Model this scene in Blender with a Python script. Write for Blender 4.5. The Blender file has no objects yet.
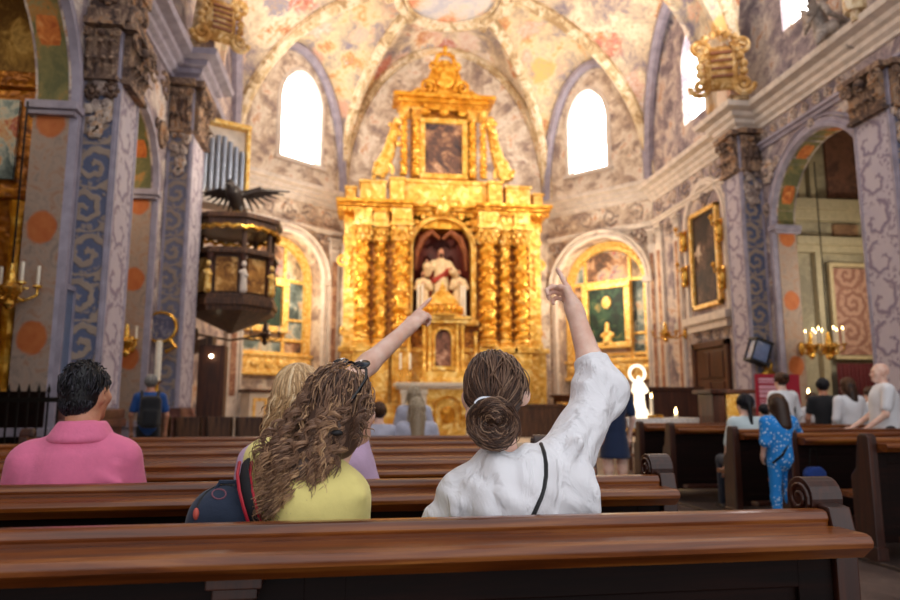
import bpy, math, random
import numpy as np
from mathutils import Vector, Matrix
random.seed(7)
RNG = np.random.default_rng(11)
SC = bpy.context.scene
COL = SC.collection
PI = math.pi
sin, cos, tan, atan2, sqrt = math.sin, math.cos, math.tan, math.atan2, math.sqrt
V3 = lambda *a: Vector(a)

# ------------------------------------------------------------------ camera
CAM = Vector((-2.6, 0.0, 1.17)); YAW = math.radians(7.5); PITCH = math.radians(8.53); F = 700.0
Fw = Vector((sin(YAW) * cos(PITCH), cos(YAW) * cos(PITCH), sin(PITCH)))
Rt = Vector((cos(YAW), -sin(YAW), 0)); Up = Rt.cross(Fw)
def ray(px, py):
    return Fw + Rt * ((px - 450) / F) + Up * ((300 - py) / F)
def at_y(px, py, Y):
    d = ray(px, py); return CAM + d * (Y / d.y)
def at_x(px, py, X):
    d = ray(px, py); return CAM + d * ((X - CAM.x) / d.x)
def at_plane(px, py, p, n):
    d = ray(px, py); return CAM + d * ((p - CAM).dot(n) / d.dot(n))
cd = bpy.data.cameras.new('camera'); cam = bpy.data.objects.new('camera', cd); COL.objects.link(cam)
cd.lens = 28; cd.sensor_width = 36; cam.location = CAM
cam.rotation_euler = (PI / 2 + PITCH, 0, -YAW)
cd.clip_start = 0.05; cd.clip_end = 200
cd.dof.use_dof = True; cd.dof.focus_distance = 2.1; cd.dof.aperture_fstop = 2.6
SC.camera = cam

# ------------------------------------------------------------------ objects
def tag(o, label=None, cat=None, group=None, kind=None):
    if label: o['label'] = label
    if cat: o['category'] = cat
    if group: o['group'] = group
    if kind: o['kind'] = kind
    return o
def empty(name, loc=(0, 0, 0), rz=0.0, label=None, cat=None, group=None):
    o = bpy.data.objects.new(name, None); COL.objects.link(o); o.empty_display_size = .1
    o.location = loc; o.rotation_euler = (0, 0, rz)
    return tag(o, label, cat, group)
def copy_tree(o, parent=None):
    c = o.copy(); COL.objects.link(c)
    if parent: c.parent = parent
    for ch in list(o.children): copy_tree(ch, c)
    return c
def link(name, me, mat, parent=None, smooth=False):
    o = bpy.data.objects.new(name, me); COL.objects.link(o)
    if parent is not None: o.parent = parent
    if mat is not None:
        for m in (mat if isinstance(mat, (list, tuple)) else [mat]): me.materials.append(m)
    if smooth:
        me.polygons.foreach_set('use_smooth', [True] * len(me.polygons))
    me.update()
    return o

class MB:
    """collects shapes into ONE mesh"""
    def __init__(s): s.v = []; s.f = []; s.mi = []; s.cur = 0; s.M = None
    def add(s, vs, fs):
        b = len(s.v)
        if s.M is not None: vs = [s.M @ Vector(v) for v in vs]
        s.v += [tuple(v) for v in vs]; s.f += [tuple(i + b for i in f) for f in fs]; s.mi += [s.cur] * len(fs)
        return s
    def box(s, x0, x1, y0, y1, z0, z1):
        vs = [(x, y, z) for x in (x0, x1) for y in (y0, y1) for z in (z0, z1)]
        return s.add(vs, [(0, 1, 3, 2), (4, 6, 7, 5), (0, 4, 5, 1), (2, 3, 7, 6), (0, 2, 6, 4), (1, 5, 7, 3)])
    def cbox(s, c, sz, M=None):
        x, y, z = sz[0] / 2, sz[1] / 2, sz[2] / 2
        c = Vector(c); M = M or Matrix.Identity(3)
        vs = [c + M @ Vector((a, b, d)) for a in (-x, x) for b in (-y, y) for d in (-z, z)]
        return s.add(vs, [(0, 1, 3, 2), (4, 6, 7, 5), (0, 4, 5, 1), (2, 3, 7, 6), (0, 2, 6, 4), (1, 5, 7, 3)])
    def prism(s, poly, a0, a1, axis='y'):
        """poly of 2-D points extruded along axis: y -> (x,z), x -> (y,z), z -> (x,y)"""
        n = len(poly)
        def P(p, a): return {'y': (p[0], a, p[1]), 'x': (a, p[0], p[1]), 'z': (p[0], p[1], a)}[axis]
        vs = [P(p, a0) for p in poly] + [P(p, a1) for p in poly]
        fs = [tuple(range(n))[::-1], tuple(range(n, 2 * n))] + [(i, (i + 1) % n, n + (i + 1) % n, n + i) for i in range(n)]
        return s.add(vs, fs)
    def lathe(s, prof, c=(0, 0, 0), n=16, sx=1, sy=1, a0=0, a1=2 * PI):
        """prof list of (r,z) bottom to top"""
        full = abs(a1 - a0 - 2 * PI) < 1e-6
        m = n if full else n + 1
        vs = []; fs = []
        for r, z in prof:
            for i in range(m):
                a = a0 + (a1 - a0) * i / n
                vs.append((c[0] + r * cos(a) * sx, c[1] + r * sin(a) * sy, c[2] + z))
        for j in range(len(prof) - 1):
            for i in range(n):
                k = (i + 1) % m
                fs.append((j * m + i, j * m + k, (j + 1) * m + k, (j + 1) * m + i))
        if full:
            fs.append(tuple(range(m))[::-1]); b = (len(prof) - 1) * m; fs.append(tuple(range(b, b + m)))
        return s.add(vs, fs)
    def tube(s, pts, r, n=8, cap=True, flat=1.0):
        pts = [Vector(p) for p in pts]; N = len(pts)
        R = r if isinstance(r, (list, tuple)) else [r] * N
        vs = []; fs = []; prev = None
        for i, p in enumerate(pts):
            t = (pts[min(i + 1, N - 1)] - pts[max(i - 1, 0)])
            if t.length < 1e-9: t = Vector((0, 0, 1))
            t.normalize()
            if prev is None:
                u = t.orthogonal().normalized()
            else:
                u = prev - t * prev.dot(t)
                u = u.normalized() if u.length > 1e-6 else t.orthogonal().normalized()
            prev = u; w = t.cross(u)
            for k in range(n):
                a = 2 * PI * k / n
                vs.append(p + (u * cos(a) + w * sin(a) * flat) * R[i])
        for i in range(N - 1):
            for k in range(n):
                q = (k + 1) % n
                fs.append((i * n + k, i * n + q, (i + 1) * n + q, (i + 1) * n + k))
        if cap: fs.append(tuple(range(n))[::-1]); fs.append(tuple(range((N - 1) * n, N * n)))
        return s.add(vs, fs)
    def cyl(s, p0, p1, r0, r1=None, n=12):
        return s.tube([p0, p1], [r0, r0 if r1 is None else r1], n)
    def ball(s, c, r, n=12, m=8):
        rx, ry, rz = r if isinstance(r, (tuple, list)) else (r, r, r)
        vs = [(c[0], c[1], c[2] - rz)]
        for j in range(1, m):
            t = -PI / 2 + PI * j / m
            for i in range(n):
                a = 2 * PI * i / n
                vs.append((c[0] + rx * cos(t) * cos(a), c[1] + ry * cos(t) * sin(a), c[2] + rz * sin(t)))
        vs.append((c[0], c[1], c[2] + rz)); L = len(vs) - 1; fs = []
        for i in range(n):
            q = (i + 1) % n
            fs.append((0, 1 + q, 1 + i)); b = 1 + (m - 2) * n; fs.append((L, b + i, b + q))
            for j in range(m - 2): fs.append((1 + j * n + i, 1 + j * n + q, 1 + (j + 1) * n + q, 1 + (j + 1) * n + i))
        return s.add(vs, fs)
    def grid(s, P, closed=False):
        """P[i][j] points"""
        m = len(P[0]); vs = [p for row in P for p in row]; fs = []
        for i in range(len(P) - 1):
            for j in range(m - 1): fs.append((i * m + j, i * m + j + 1, (i + 1) * m + j + 1, (i + 1) * m + j))
        return s.add(vs, fs)
    def sweep(s, prof, path, up=Vector((0, 0, 1)), closed=False):
        """moulding: prof = [(out, up)] swept along a horizontal polyline, 'out' to the LEFT of travel"""
        path = [Vector(p) for p in path]; N = len(path); rows = []
        for i, p in enumerate(path):
            d0 = (path[i] - path[i - 1]).normalized() if i > 0 else None
            d1 = (path[i + 1] - path[i]).normalized() if i < N - 1 else None
            n0 = up.cross(d0) if d0 else None; n1 = up.cross(d1) if d1 else None
            if n0 is None: n = n1
            elif n1 is None: n = n0
            else:
                n = n0 + n1; n = n / max(.3, n.dot(n0)) if n.length > 1e-6 else n0
            rows.append([p + n * a + up * b for a, b in prof])
        m = len(prof); vs = [q for r in rows for q in r]; fs = []
        for i in range(N - 1):
            for j in range(m):
                k = (j + 1) % m
                fs.append((i * m + j, i * m + k, (i + 1) * m + k, (i + 1) * m + j))
        fs.append(tuple(range(m))); fs.append(tuple(range((N - 1) * m, N * m))[::-1])
        return s.add(vs, fs)
    def build(s, name, mat, parent=None, smooth=False, bevel=0, label=None, seg=2, angle=35):
        me = bpy.data.meshes.new(name); me.from_pydata(s.v, [], s.f)
        o = link(name, me, mat, parent)
        if len(me.materials) > 1: me.polygons.foreach_set('material_index', s.mi)
        import bmesh
        bm = bmesh.new(); bm.from_mesh(me); bmesh.ops.recalc_face_normals(bm, faces=bm.faces); bm.to_mesh(me); bm.free()
        if smooth:
            me.polygons.foreach_set('use_smooth', [True] * len(me.polygons))
            if angle: me.set_sharp_from_angle(angle=math.radians(angle))
        if bevel:
            b = o.modifiers.new('bevel', 'BEVEL'); b.width = bevel; b.segments = seg; b.limit_method = 'ANGLE'; b.angle_limit = math.radians(40)
        if label: o['label'] = label
        me.update()
        return o

# ------------------------------------------------------------------ smooth bodies (distance field + surface nets)
def cap(a, b, ra, rb=None, k=.03, op=1): return ('c', Vector(a), Vector(b), ra, ra if rb is None else rb, k, op)
def ell(c, r, k=.03, M=None, op=1): return ('e', Vector(c), tuple(r), M, k, op)
def rbox(c, h, r, k=.02, M=None, op=1): return ('b', Vector(c), tuple(h), r, M, k, op)
def _bbox(p):
    if p[0] == 'c':
        lo = [min(p[1][i] - p[3], p[2][i] - p[4]) for i in range(3)]; hi = [max(p[1][i] + p[3], p[2][i] + p[4]) for i in range(3)]
    else:
        r = max(p[2]) * (1.8 if p[0] == 'b' else 1.0) + (p[3] if p[0] == 'b' else 0)
        lo = [p[1][i] - r for i in range(3)]; hi = [p[1][i] + r for i in range(3)]
    return np.array(lo), np.array(hi)
def field_mesh(prims, cell, disp=None, clip=None):
    bb = [_bbox(p) for p in prims]
    add = [b for p, b in zip(prims, bb) if p[-1] == 1]
    lo = np.min([b[0] for b in add], 0) - 3 * cell; hi = np.max([b[1] for b in add], 0) + 3 * cell
    n = np.ceil((hi - lo) / cell).astype(int) + 1
    Fd = np.full(tuple(n), .2, np.float32)
    ax = [lo[i] + cell * np.arange(n[i]) for i in range(3)]
    for p, (b0, b1) in zip(prims, bb):
        k = p[-2]; m = k + 3 * cell
        i0 = np.clip(np.floor((b0 - m - lo) / cell).astype(int), 0, n - 1); i1 = np.clip(np.ceil((b1 + m - lo) / cell).astype(int) + 1, 1, n)
        if np.any(i1 <= i0): continue
        sl = tuple(slice(a, b) for a, b in zip(i0, i1))
        X = ax[0][sl[0]][:, None, None].astype(np.float32); Y = ax[1][sl[1]][None, :, None].astype(np.float32); Z = ax[2][sl[2]][None, None, :].astype(np.float32)
        if p[0] == 'c':
            a, b = p[1], p[2]; ab = b - a; L = max(ab.length_squared, 1e-12)
            t = np.clip(((X - a.x) * ab.x + (Y - a.y) * ab.y + (Z - a.z) * ab.z) / L, 0, 1)
            d = np.sqrt((X - a.x - t * ab.x) ** 2 + (Y - a.y - t * ab.y) ** 2 + (Z - a.z - t * ab.z) ** 2) - (p[3] + (p[4] - p[3]) * t)
        else:
            c = p[1]; M = p[3] if p[0] == 'e' else p[4]
            x, y, z = X - c.x, Y - c.y, Z - c.z
            if M is not None:   # columns of M are the local axes
                x, y, z = (x * M[0][0] + y * M[1][0] + z * M[2][0], x * M[0][1] + y * M[1][1] + z * M[2][1], x * M[0][2] + y * M[1][2] + z * M[2][2])
            h = p[2]
            if p[0] == 'e':
                k0 = np.sqrt((x / h[0]) ** 2 + (y / h[1]) ** 2 + (z / h[2]) ** 2)
                k1 = np.sqrt((x / h[0] ** 2) ** 2 + (y / h[1] ** 2) ** 2 + (z / h[2] ** 2) ** 2) + 1e-9
                d = k0 * (k0 - 1) / k1
                d = np.where(k0 < 1e-3, -min(h), d)
            else:
                r = p[3]
                qx, qy, qz = np.abs(x) - h[0] + r, np.abs(y) - h[1] + r, np.abs(z) - h[2] + r
                d = np.sqrt(np.maximum(qx, 0) ** 2 + np.maximum(qy, 0) ** 2 + np.maximum(qz, 0) ** 2) + np.minimum(np.maximum(np.maximum(qx, qy), qz), 0) - r
        A = Fd[sl]
        if p[-1] == 1:
            hh = np.clip(.5 + .5 * (d - A) / k, 0, 1); Fd[sl] = d * (1 - hh) + A * hh - k * hh * (1 - hh)
        else:
            d = -d; hh = np.clip(.5 - .5 * (d - A) / k, 0, 1); Fd[sl] = d * (1 - hh) + A * hh + k * hh * (1 - hh)
    if disp is not None:
        Fd += disp(ax[0][:, None, None].astype(np.float32), ax[1][None, :, None].astype(np.float32), ax[2][None, None, :].astype(np.float32)).astype(np.float32)
    if clip is not None:   # list of (point, normal): keep the side the normal points away from
        for pt, nn in clip:
            Fd = np.maximum(Fd, ((ax[0][:, None, None] - pt[0]) * nn[0] + (ax[1][None, :, None] - pt[1]) * nn[1] + (ax[2][None, None, :] - pt[2]) * nn[2]).astype(np.float32))
    S = Fd < 0
    c8 = [(i, j, k) for i in (0, 1) for j in (0, 1) for k in (0, 1)]
    cs = lambda A, i, j, k: A[i:A.shape[0] - 1 + i, j:A.shape[1] - 1 + j, k:A.shape[2] - 1 + k]
    cnt = sum(cs(S, *c).astype(np.int8) for c in c8)
    act = np.argwhere((cnt > 0) & (cnt < 8))
    idx = np.full(cnt.shape, -1, np.int32); idx[act[:, 0], act[:, 1], act[:, 2]] = np.arange(len(act))
    vals = {c: Fd[act[:, 0] + c[0], act[:, 1] + c[1], act[:, 2] + c[2]] for c in c8}
    sm = np.zeros((len(act), 3)); ct = np.zeros(len(act))
    for c in c8:
        for a in range(3):
            if c[a] == 0:
                e = list(c); e[a] = 1; e = tuple(e)
                f0, f1 = vals[c], vals[e]; x = (f0 < 0) != (f1 < 0)
                t = np.where(x, f0 / np.where(x, f0 - f1, 1), 0)
                P = np.repeat(np.array(c, float)[None], len(act), 0); P[:, a] += t
                sm += P * x[:, None]; ct += x
    verts = lo + cell * (act + sm / ct[:, None])
    faces = []
    for a in range(3):
        b, c = (a + 1) % 3, (a + 2) % 3
        s0 = [slice(None)] * 3; s1 = [slice(None)] * 3; s0[a] = slice(0, -1); s1[a] = slice(1, None)
        A0, A1 = S[tuple(s0)], S[tuple(s1)]
        e = np.argwhere(A0 != A1)
        e = e[(e[:, b] > 0) & (e[:, c] > 0) & (e[:, b] < n[b] - 1) & (e[:, c] < n[c] - 1)]
        if not len(e): continue
        def I(db, dc):
            q = e.copy(); q[:, b] += db; q[:, c] += dc; return idx[q[:, 0], q[:, 1], q[:, 2]]
        q = np.stack([I(-1, -1), I(0, -1), I(0, 0), I(-1, 0)], 1)
        pos = A0[e[:, 0], e[:, 1], e[:, 2]]
        q[~pos] = q[~pos][:, ::-1]
        faces.append(q)
    fc = np.concatenate(faces); fc = fc[(fc >= 0).all(1)]
    return verts, fc
def body(name, prims, cell, mat, parent=None, disp=None, clip=None, relax=1, label=None):
    v, f = field_mesh(prims, cell, disp, clip)
    if relax:
        e = np.concatenate([f[:, [0, 1]], f[:, [1, 2]], f[:, [2, 3]], f[:, [3, 0]]])
        for _ in range(relax):
            s = np.zeros_like(v); c = np.zeros(len(v))
            np.add.at(s, e[:, 0], v[e[:, 1]]); np.add.at(s, e[:, 1], v[e[:, 0]]); np.add.at(c, e[:, 0], 1); np.add.at(c, e[:, 1], 1)
            v = v * .5 + .5 * s / np.maximum(c, 1)[:, None]
    me = bpy.data.meshes.new(name)
    me.vertices.add(len(v)); me.vertices.foreach_set('co', v.astype(np.float32).ravel())
    me.loops.add(f.size); me.loops.foreach_set('vertex_index', f.astype(np.int32).ravel())
    me.polygons.add(len(f)); me.polygons.foreach_set('loop_start', np.arange(0, f.size, 4, dtype=np.int32))
    me.update(calc_edges=True); me.validate()
    o = link(name, me, mat, parent, smooth=True)
    if label: o['label'] = label
    return o
def strands(name, lines, rad, mat, parent=None, n=4, tints=None):
    """lines: list of (k x 3) arrays; one mesh of thin tubes, tint per strand"""
    vs = []; fs = []; tn = []; b = 0
    for q, P in enumerate(lines):
        P = np.asarray(P, float); m = len(P)
        T = np.gradient(P, axis=0); T /= np.linalg.norm(T, axis=1)[:, None] + 1e-9
        ref = np.array([.31, .52, .79]); U = np.cross(T, ref); U /= np.linalg.norm(U, axis=1)[:, None] + 1e-9; W = np.cross(T, U)
        r = rad if np.isscalar(rad) else rad[q]
        tt = np.linspace(0, 1, m); R = r * np.minimum(1, np.minimum(.55 + tt * 4, .25 + (1 - tt) * 2.5))
        for k in range(n):
            a = 2 * PI * k / n
            vs.append(P + (U * cos(a) + W * sin(a)) * R[:, None])
        for k in range(n):
            k2 = (k + 1) % n
            i = np.arange(m - 1)
            fs.append(np.stack([b + k * m + i, b + k2 * m + i, b + k2 * m + i + 1, b + k * m + i + 1], 1))
        tn.append(np.full(n * m, tints[q] if tints is not None else random.random()))
        b += n * m
    v = np.concatenate(vs); f = np.concatenate(fs); t = np.concatenate(tn)
    me = bpy.data.meshes.new(name)
    me.vertices.add(len(v)); me.vertices.foreach_set('co', v.astype(np.float32).ravel())
    me.loops.add(f.size); me.loops.foreach_set('vertex_index', f.astype(np.int32).ravel())
    me.polygons.add(len(f)); me.polygons.foreach_set('loop_start', np.arange(0, f.size, 4, dtype=np.int32))
    me.update(calc_edges=True)
    at = me.attributes.new('tint', 'FLOAT', 'POINT'); at.data.foreach_set('value', t.astype(np.float32))
    return link(name, me, mat, parent, smooth=True)
# ------------------------------------------------------------------ materials
def srgb(h):
    h = h.lstrip('#'); c = [int(h[i:i + 2], 16) / 255 for i in (0, 2, 4)]
    return tuple((x / 12.92 if x <= .04045 else ((x + .055) / 1.055) ** 2.4) for x in c) + (1,)
class NT:
    def __init__(s, name):
        s.m = bpy.data.materials.new(name); s.m.use_nodes = True; s.t = s.m.node_tree
        s.b = s.t.nodes['Principled BSDF']
        s.tc = None
    def n(s, typ, **kw):
        x = s.t.nodes.new(typ)
        for k, v in kw.items(): setattr(x, k, v)
        return x
    def l(s, a, b): s.t.links.new(a, b)
    def inp(s, sock, v):
        if isinstance(v, bpy.types.NodeSocket): s.l(v, sock)
        else: sock.default_value = v
    def co(s, scale=(1, 1, 1), kind='Object', loc=(0, 0, 0), rot=(0, 0, 0)):
        if s.tc is None: s.tc = s.n('ShaderNodeTexCoord')
        mp = s.n('ShaderNodeMapping'); s.l(s.tc.outputs[kind], mp.inputs[0])
        mp.inputs['Scale'].default_value = scale if not isinstance(scale, (int, float)) else (scale,) * 3
        mp.inputs['Location'].default_value = loc; mp.inputs['Rotation'].default_value = rot
        return mp.outputs[0]
    def noise(s, co, scale=1, detail=4, rough=.55, dist=0.0):
        x = s.n('ShaderNodeTexNoise'); s.l(co, x.inputs['Vector'])
        x.inputs['Scale'].default_value = scale; x.inputs['Detail'].default_value = detail; x.inputs['Roughness'].default_value = rough; x.inputs['Distortion'].default_value = dist
        return x.outputs['Fac'], x.outputs['Color']
    def vor(s, co, scale=1, feature='F1', rnd=1.0):
        x = s.n('ShaderNodeTexVoronoi', feature=feature); s.l(co, x.inputs['Vector']); x.inputs['Scale'].default_value = scale; x.inputs['Randomness'].default_value = rnd
        return x
    def ramp(s, fac, stops, interp='LINEAR'):
        x = s.n('ShaderNodeValToRGB'); s.l(fac, x.inputs[0]); e = x.color_ramp.elements; x.color_ramp.interpolation = interp
        while len(e) < len(stops): e.new(.5)
        for i, (p, c) in enumerate(stops): e[i].position = p; e[i].color = srgb(c) if isinstance(c, str) else c
        return x.outputs[0]
    def mix(s, fac, a, b, mode='MIX'):
        x = s.n('ShaderNodeMix', data_type='RGBA', blend_type=mode)
        s.inp(x.inputs[0], fac); s.inp(x.inputs[6], a); s.inp(x.inputs[7], b)
        return x.outputs[2]
    def math(s, op, a, b=0.0, c=None):
        x = s.n('ShaderNodeMath', operation=op); s.inp(x.inputs[0], a); s.inp(x.inputs[1], b)
        if c is not None: s.inp(x.inputs[2], c)
        return x.outputs[0]
    def smooth(s, v, a, b):
        x = s.n('ShaderNodeMapRange', interpolation_type='SMOOTHSTEP'); s.l(v, x.inputs[0]); x.inputs[1].default_value = a; x.inputs[2].default_value = b
        return x.outputs[0]
    def bump(s, h, strength=.3, dist=.02):
        x = s.n('ShaderNodeBump'); s.l(h, x.inputs['Height']); x.inputs['Strength'].default_value = strength; x.inputs['Distance'].default_value = dist
        s.l(x.outputs[0], s.b.inputs['Normal'])
    def out(s, col=None, rough=.6, metal=0.0, spec=None, coat=0.0, sheen=0.0):
        if col is not None: s.inp(s.b.inputs['Base Color'], col)
        s.inp(s.b.inputs['Roughness'], rough); s.inp(s.b.inputs['Metallic'], metal)
        if spec is not None: s.b.inputs['Specular IOR Level'].default_value = spec
        if coat: s.b.inputs['Coat Weight'].default_value = coat; s.b.inputs['Coat Roughness'].default_value = .15
        if sheen: s.b.inputs['Sheen Weight'].default_value = sheen
        return s.m
def plain(name, c, rough=.6, metal=0.0, var=.12, scale=12, bump=0.0, **kw):
    t = NT(name); f, _ = t.noise(t.co(), scale, 3)
    base = srgb(c) if isinstance(c, str) else c
    dark = tuple(x * (1 - var) for x in base[:3]) + (1,); lite = tuple(min(1, x * (1 + var)) for x in base[:3]) + (1,)
    col = t.ramp(f, [(.3, dark), (.7, lite)])
    if bump: t.bump(f, bump, .01)
    return t.out(col, rough, metal, **kw)
def emis(name, c, strength):
    t = NT(name); t.b.inputs['Base Color'].default_value = srgb(c); t.b.inputs['Emission Color'].default_value = srgb(c); t.b.inputs['Emission Strength'].default_value = strength
    return t.m
def blotch(name, stops, scale=.8, cells=2.2, rough=.75, bump=.15, dist=1.2, fine=9, loc=(0, 0, 0), figures=0.0):
    """painted plaster: distorted noise and soft cells through one colour ramp"""
    t = NT(name); co = t.co(loc=loc)
    f1, c1 = t.noise(co, scale, 5, .6, dist)
    wc = t.n('ShaderNodeVectorMath', operation='MULTIPLY_ADD'); t.l(c1, wc.inputs[0]); wc.inputs[1].default_value = (.9, .9, .9); t.l(co, wc.inputs[2])
    v = t.vor(wc.outputs[0], cells, 'SMOOTH_F1'); sep = t.n('ShaderNodeSeparateColor'); t.l(v.outputs['Color'], sep.inputs[0])
    f2, _ = t.noise(wc.outputs[0], fine, 3, .6, .6)
    fac = t.math('ADD', t.math('MULTIPLY', f1, .55), t.math('MULTIPLY', sep.outputs[0], .33))
    fac = t.math('ADD', fac, t.math('MULTIPLY', t.math('SUBTRACT', f2, .5), .42))
    col = t.ramp(fac, stops)
    if figures:      # painted clouds and draped figures as soft islands of their own colour
        v2 = t.vor(wc.outputs[0], figures, 'F1', .9); s2 = t.n('ShaderNodeSeparateColor'); t.l(v2.outputs['Color'], s2.inputs[0])
        d2 = t.math('ADD', v2.outputs['Distance'], t.math('MULTIPLY', t.math('SUBTRACT', f2, .5), .5))
        mk = t.math('MULTIPLY', t.smooth(d2, .46, .36), t.smooth(s2.outputs[1], .25, .3))
        fc = t.ramp(t.math('ADD', t.math('MULTIPLY', s2.outputs[0], .75), t.math('MULTIPLY', f2, .35)), [(.15, '#e9dccb'), (.32, '#d9a487'), (.45, '#f1e9df'), (.55, '#b9604a'), (.64, '#e7c3a4'), (.76, '#8e8fa0'), (.88, '#e2b36c')])
        col = t.mix(mk, col, fc)
    if bump: t.bump(f2, bump, .02)
    return t.out(col, rough)
def scroll(name, ground, line, w, P, bump=.6, line2=None, turns=2.3, rough=.7, fill=.46):
    """running rinceaux: local x across a strip of width w, local z up with period P"""
    t = NT(name); co = t.co(); f, c = t.noise(co, 7, 2)
    wc = t.n('ShaderNodeVectorMath', operation='MULTIPLY_ADD'); t.l(c, wc.inputs[0]); wc.inputs[1].default_value = (.11, .11, .11); t.l(co, wc.inputs[2])
    sx = t.n('ShaderNodeSeparateXYZ'); t.l(wc.outputs[0], sx.inputs[0])
    x = t.math('DIVIDE', sx.outputs[0], w); z = t.math('DIVIDE', sx.outputs[2], P)
    k = t.math('FLOOR', z); zf = t.math('MULTIPLY', t.math('SUBTRACT', t.math('FRACT', z), .5), P / w)
    fl = t.math('SUBTRACT', t.math('MULTIPLY', t.math('FLOORED_MODULO', k, 2), 2), 1)
    xc = t.math('SUBTRACT', x, t.math('MULTIPLY', fl, .10))
    r = t.math('SQRT', t.math('ADD', t.math('MULTIPLY', xc, xc), t.math('MULTIPLY', zf, zf)))
    th = t.math('ARCTAN2', zf, t.math('MULTIPLY', xc, fl))
    s = t.math('FRACT', t.math('ADD', t.math('MULTIPLY', r, turns), t.math('DIVIDE', th, 2 * PI)))
    s = t.math('ADD', s, t.math('MULTIPLY', t.math('SINE', t.math('MULTIPLY', th, 7.0)), .055))
    m = t.math('MULTIPLY', t.smooth(s, .14, .28), t.math('SUBTRACT', 1, t.smooth(s, .14 + fill, .28 + fill)))
    lf = t.vor(wc.outputs[0], 13); leaf = t.smooth(lf.outputs['Distance'], .5, .3)
    m2 = t.math('MULTIPLY', leaf, t.smooth(r, .42, .55))
    m = t.math('MAXIMUM', m, t.math('MULTIPLY', m2, .8))
    f3, _ = t.noise(co, 3, 4, .6)
    g = t.mix(f3, srgb(ground[0]), srgb(ground[1])); li = t.mix(f3, srgb(line[0]), srgb(line[1]))
    t.bump(m, bump, .015)
    return t.out(t.mix(m, g, li), rough)
def medal(name, ground, spot, P, w):
    """painted strip: orange oval medallions every P metres with faint rinceaux between"""
    t = NT(name); co = t.co(); f, c = t.noise(co, 9, 3)
    sx = t.n('ShaderNodeSeparateXYZ'); t.l(co, sx.inputs[0])
    zf = t.math('MULTIPLY', t.math('SUBTRACT', t.math('FRACT', t.math('DIVIDE', sx.outputs[2], P)), .5), P / .20)
    x = t.math('DIVIDE', sx.outputs[0], w * .33)
    r = t.math('SQRT', t.math('ADD', t.math('MULTIPLY', x, x), t.math('MULTIPLY', zf, zf)))
    r = t.math('ADD', r, t.math('MULTIPLY', f, .3))
    m = t.smooth(r, 1.25, 1.0)
    f3, _ = t.noise(co, 5, 5, .65, 1.5)
    g = t.ramp(f3, [(.35, ground[0]), (.5, ground[1]), (.62, ground[2])])
    e = t.smooth(t.math('ABSOLUTE', sx.outputs[0]), w * .42, w * .46)
    g = t.mix(e, g, srgb(ground[3]))
    return t.out(t.mix(m, g, t.mix(f, srgb(spot[0]), srgb(spot[1]))), .7)
def gilded(name, deep, mid, lite, metal=.45, rough=.35, scale=9, bump=.8):
    t = NT(name); co = t.co(); f, c = t.noise(co, scale, 4, .6, .8)
    v = t.vor(co, scale * 1.6, 'SMOOTH_F1')
    h = t.math('ADD', t.math('MULTIPLY', v.outputs['Distance'], -1.0), f)
    t.bump(h, bump, .05)
    col = t.ramp(f, [(.32, deep), (.5, mid), (.68, lite)])  # recess shade painted in: deep tone follows the lows of the bump noise
    return t.out(col, rough, metal)
def wood(name, a, b, c, rough=.3, axis=0, coat=.3, scale=1.0):
    t = NT(name); sc = [28.0 * scale, 28.0 * scale, 28.0 * scale]; sc[axis] = 1.6 * scale
    co = t.co(tuple(sc)); f, _ = t.noise(co, 1, 6, .6, .6); f2, _ = t.noise(t.co(), 3, 3)
    col = t.ramp(f, [(.3, a), (.5, b), (.7, c)])
    col = t.mix(t.math('MULTIPLY', f2, .35), col, srgb(a))
    t.bump(f, .08, .004)
    return t.out(col, t.math('ADD', rough, t.math('MULTIPLY', f, .12)), 0, coat=coat, spec=.5 if coat else .15)
def cloth(name, c, var=.08, weave=420, rough=.85, sheen=.15, bumps=.35):
    t = NT(name); co = t.co(); f, _ = t.noise(co, 14, 4, .6); w, _ = t.noise(co, weave, 2)
    b = srgb(c); d = tuple(x * (1 - var) for x in b[:3]) + (1,); l = tuple(min(1, x * (1 + var * .6)) for x in b[:3]) + (1,)
    col = t.ramp(f, [(.3, d), (.7, l)])
    h = t.math('ADD', f, t.math('MULTIPLY', w, .08)); t.bump(h, bumps, .02)
    return t.out(col, rough, sheen=sheen)
def hairmat(name, stops, rough=.42):
    t = NT(name); at = t.n('ShaderNodeAttribute', attribute_name='tint'); f, _ = t.noise(t.co(), 35, 3)
    x = t.math('ADD', t.math('MULTIPLY', at.outputs['Fac'], .75), t.math('MULTIPLY', f, .3))
    return t.out(t.ramp(x, stops), rough, spec=.4)
def skinmat(name, a, b):
    t = NT(name); f, _ = t.noise(t.co(), 18, 4); t.b.inputs['Subsurface Weight'].default_value = .12
    t.b.inputs['Subsurface Radius'].default_value = (.02, .008, .004); t.b.inputs['Subsurface Scale'].default_value = .5
    return t.out(t.ramp(f, [(.3, a), (.7, b)]), .5)

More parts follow.
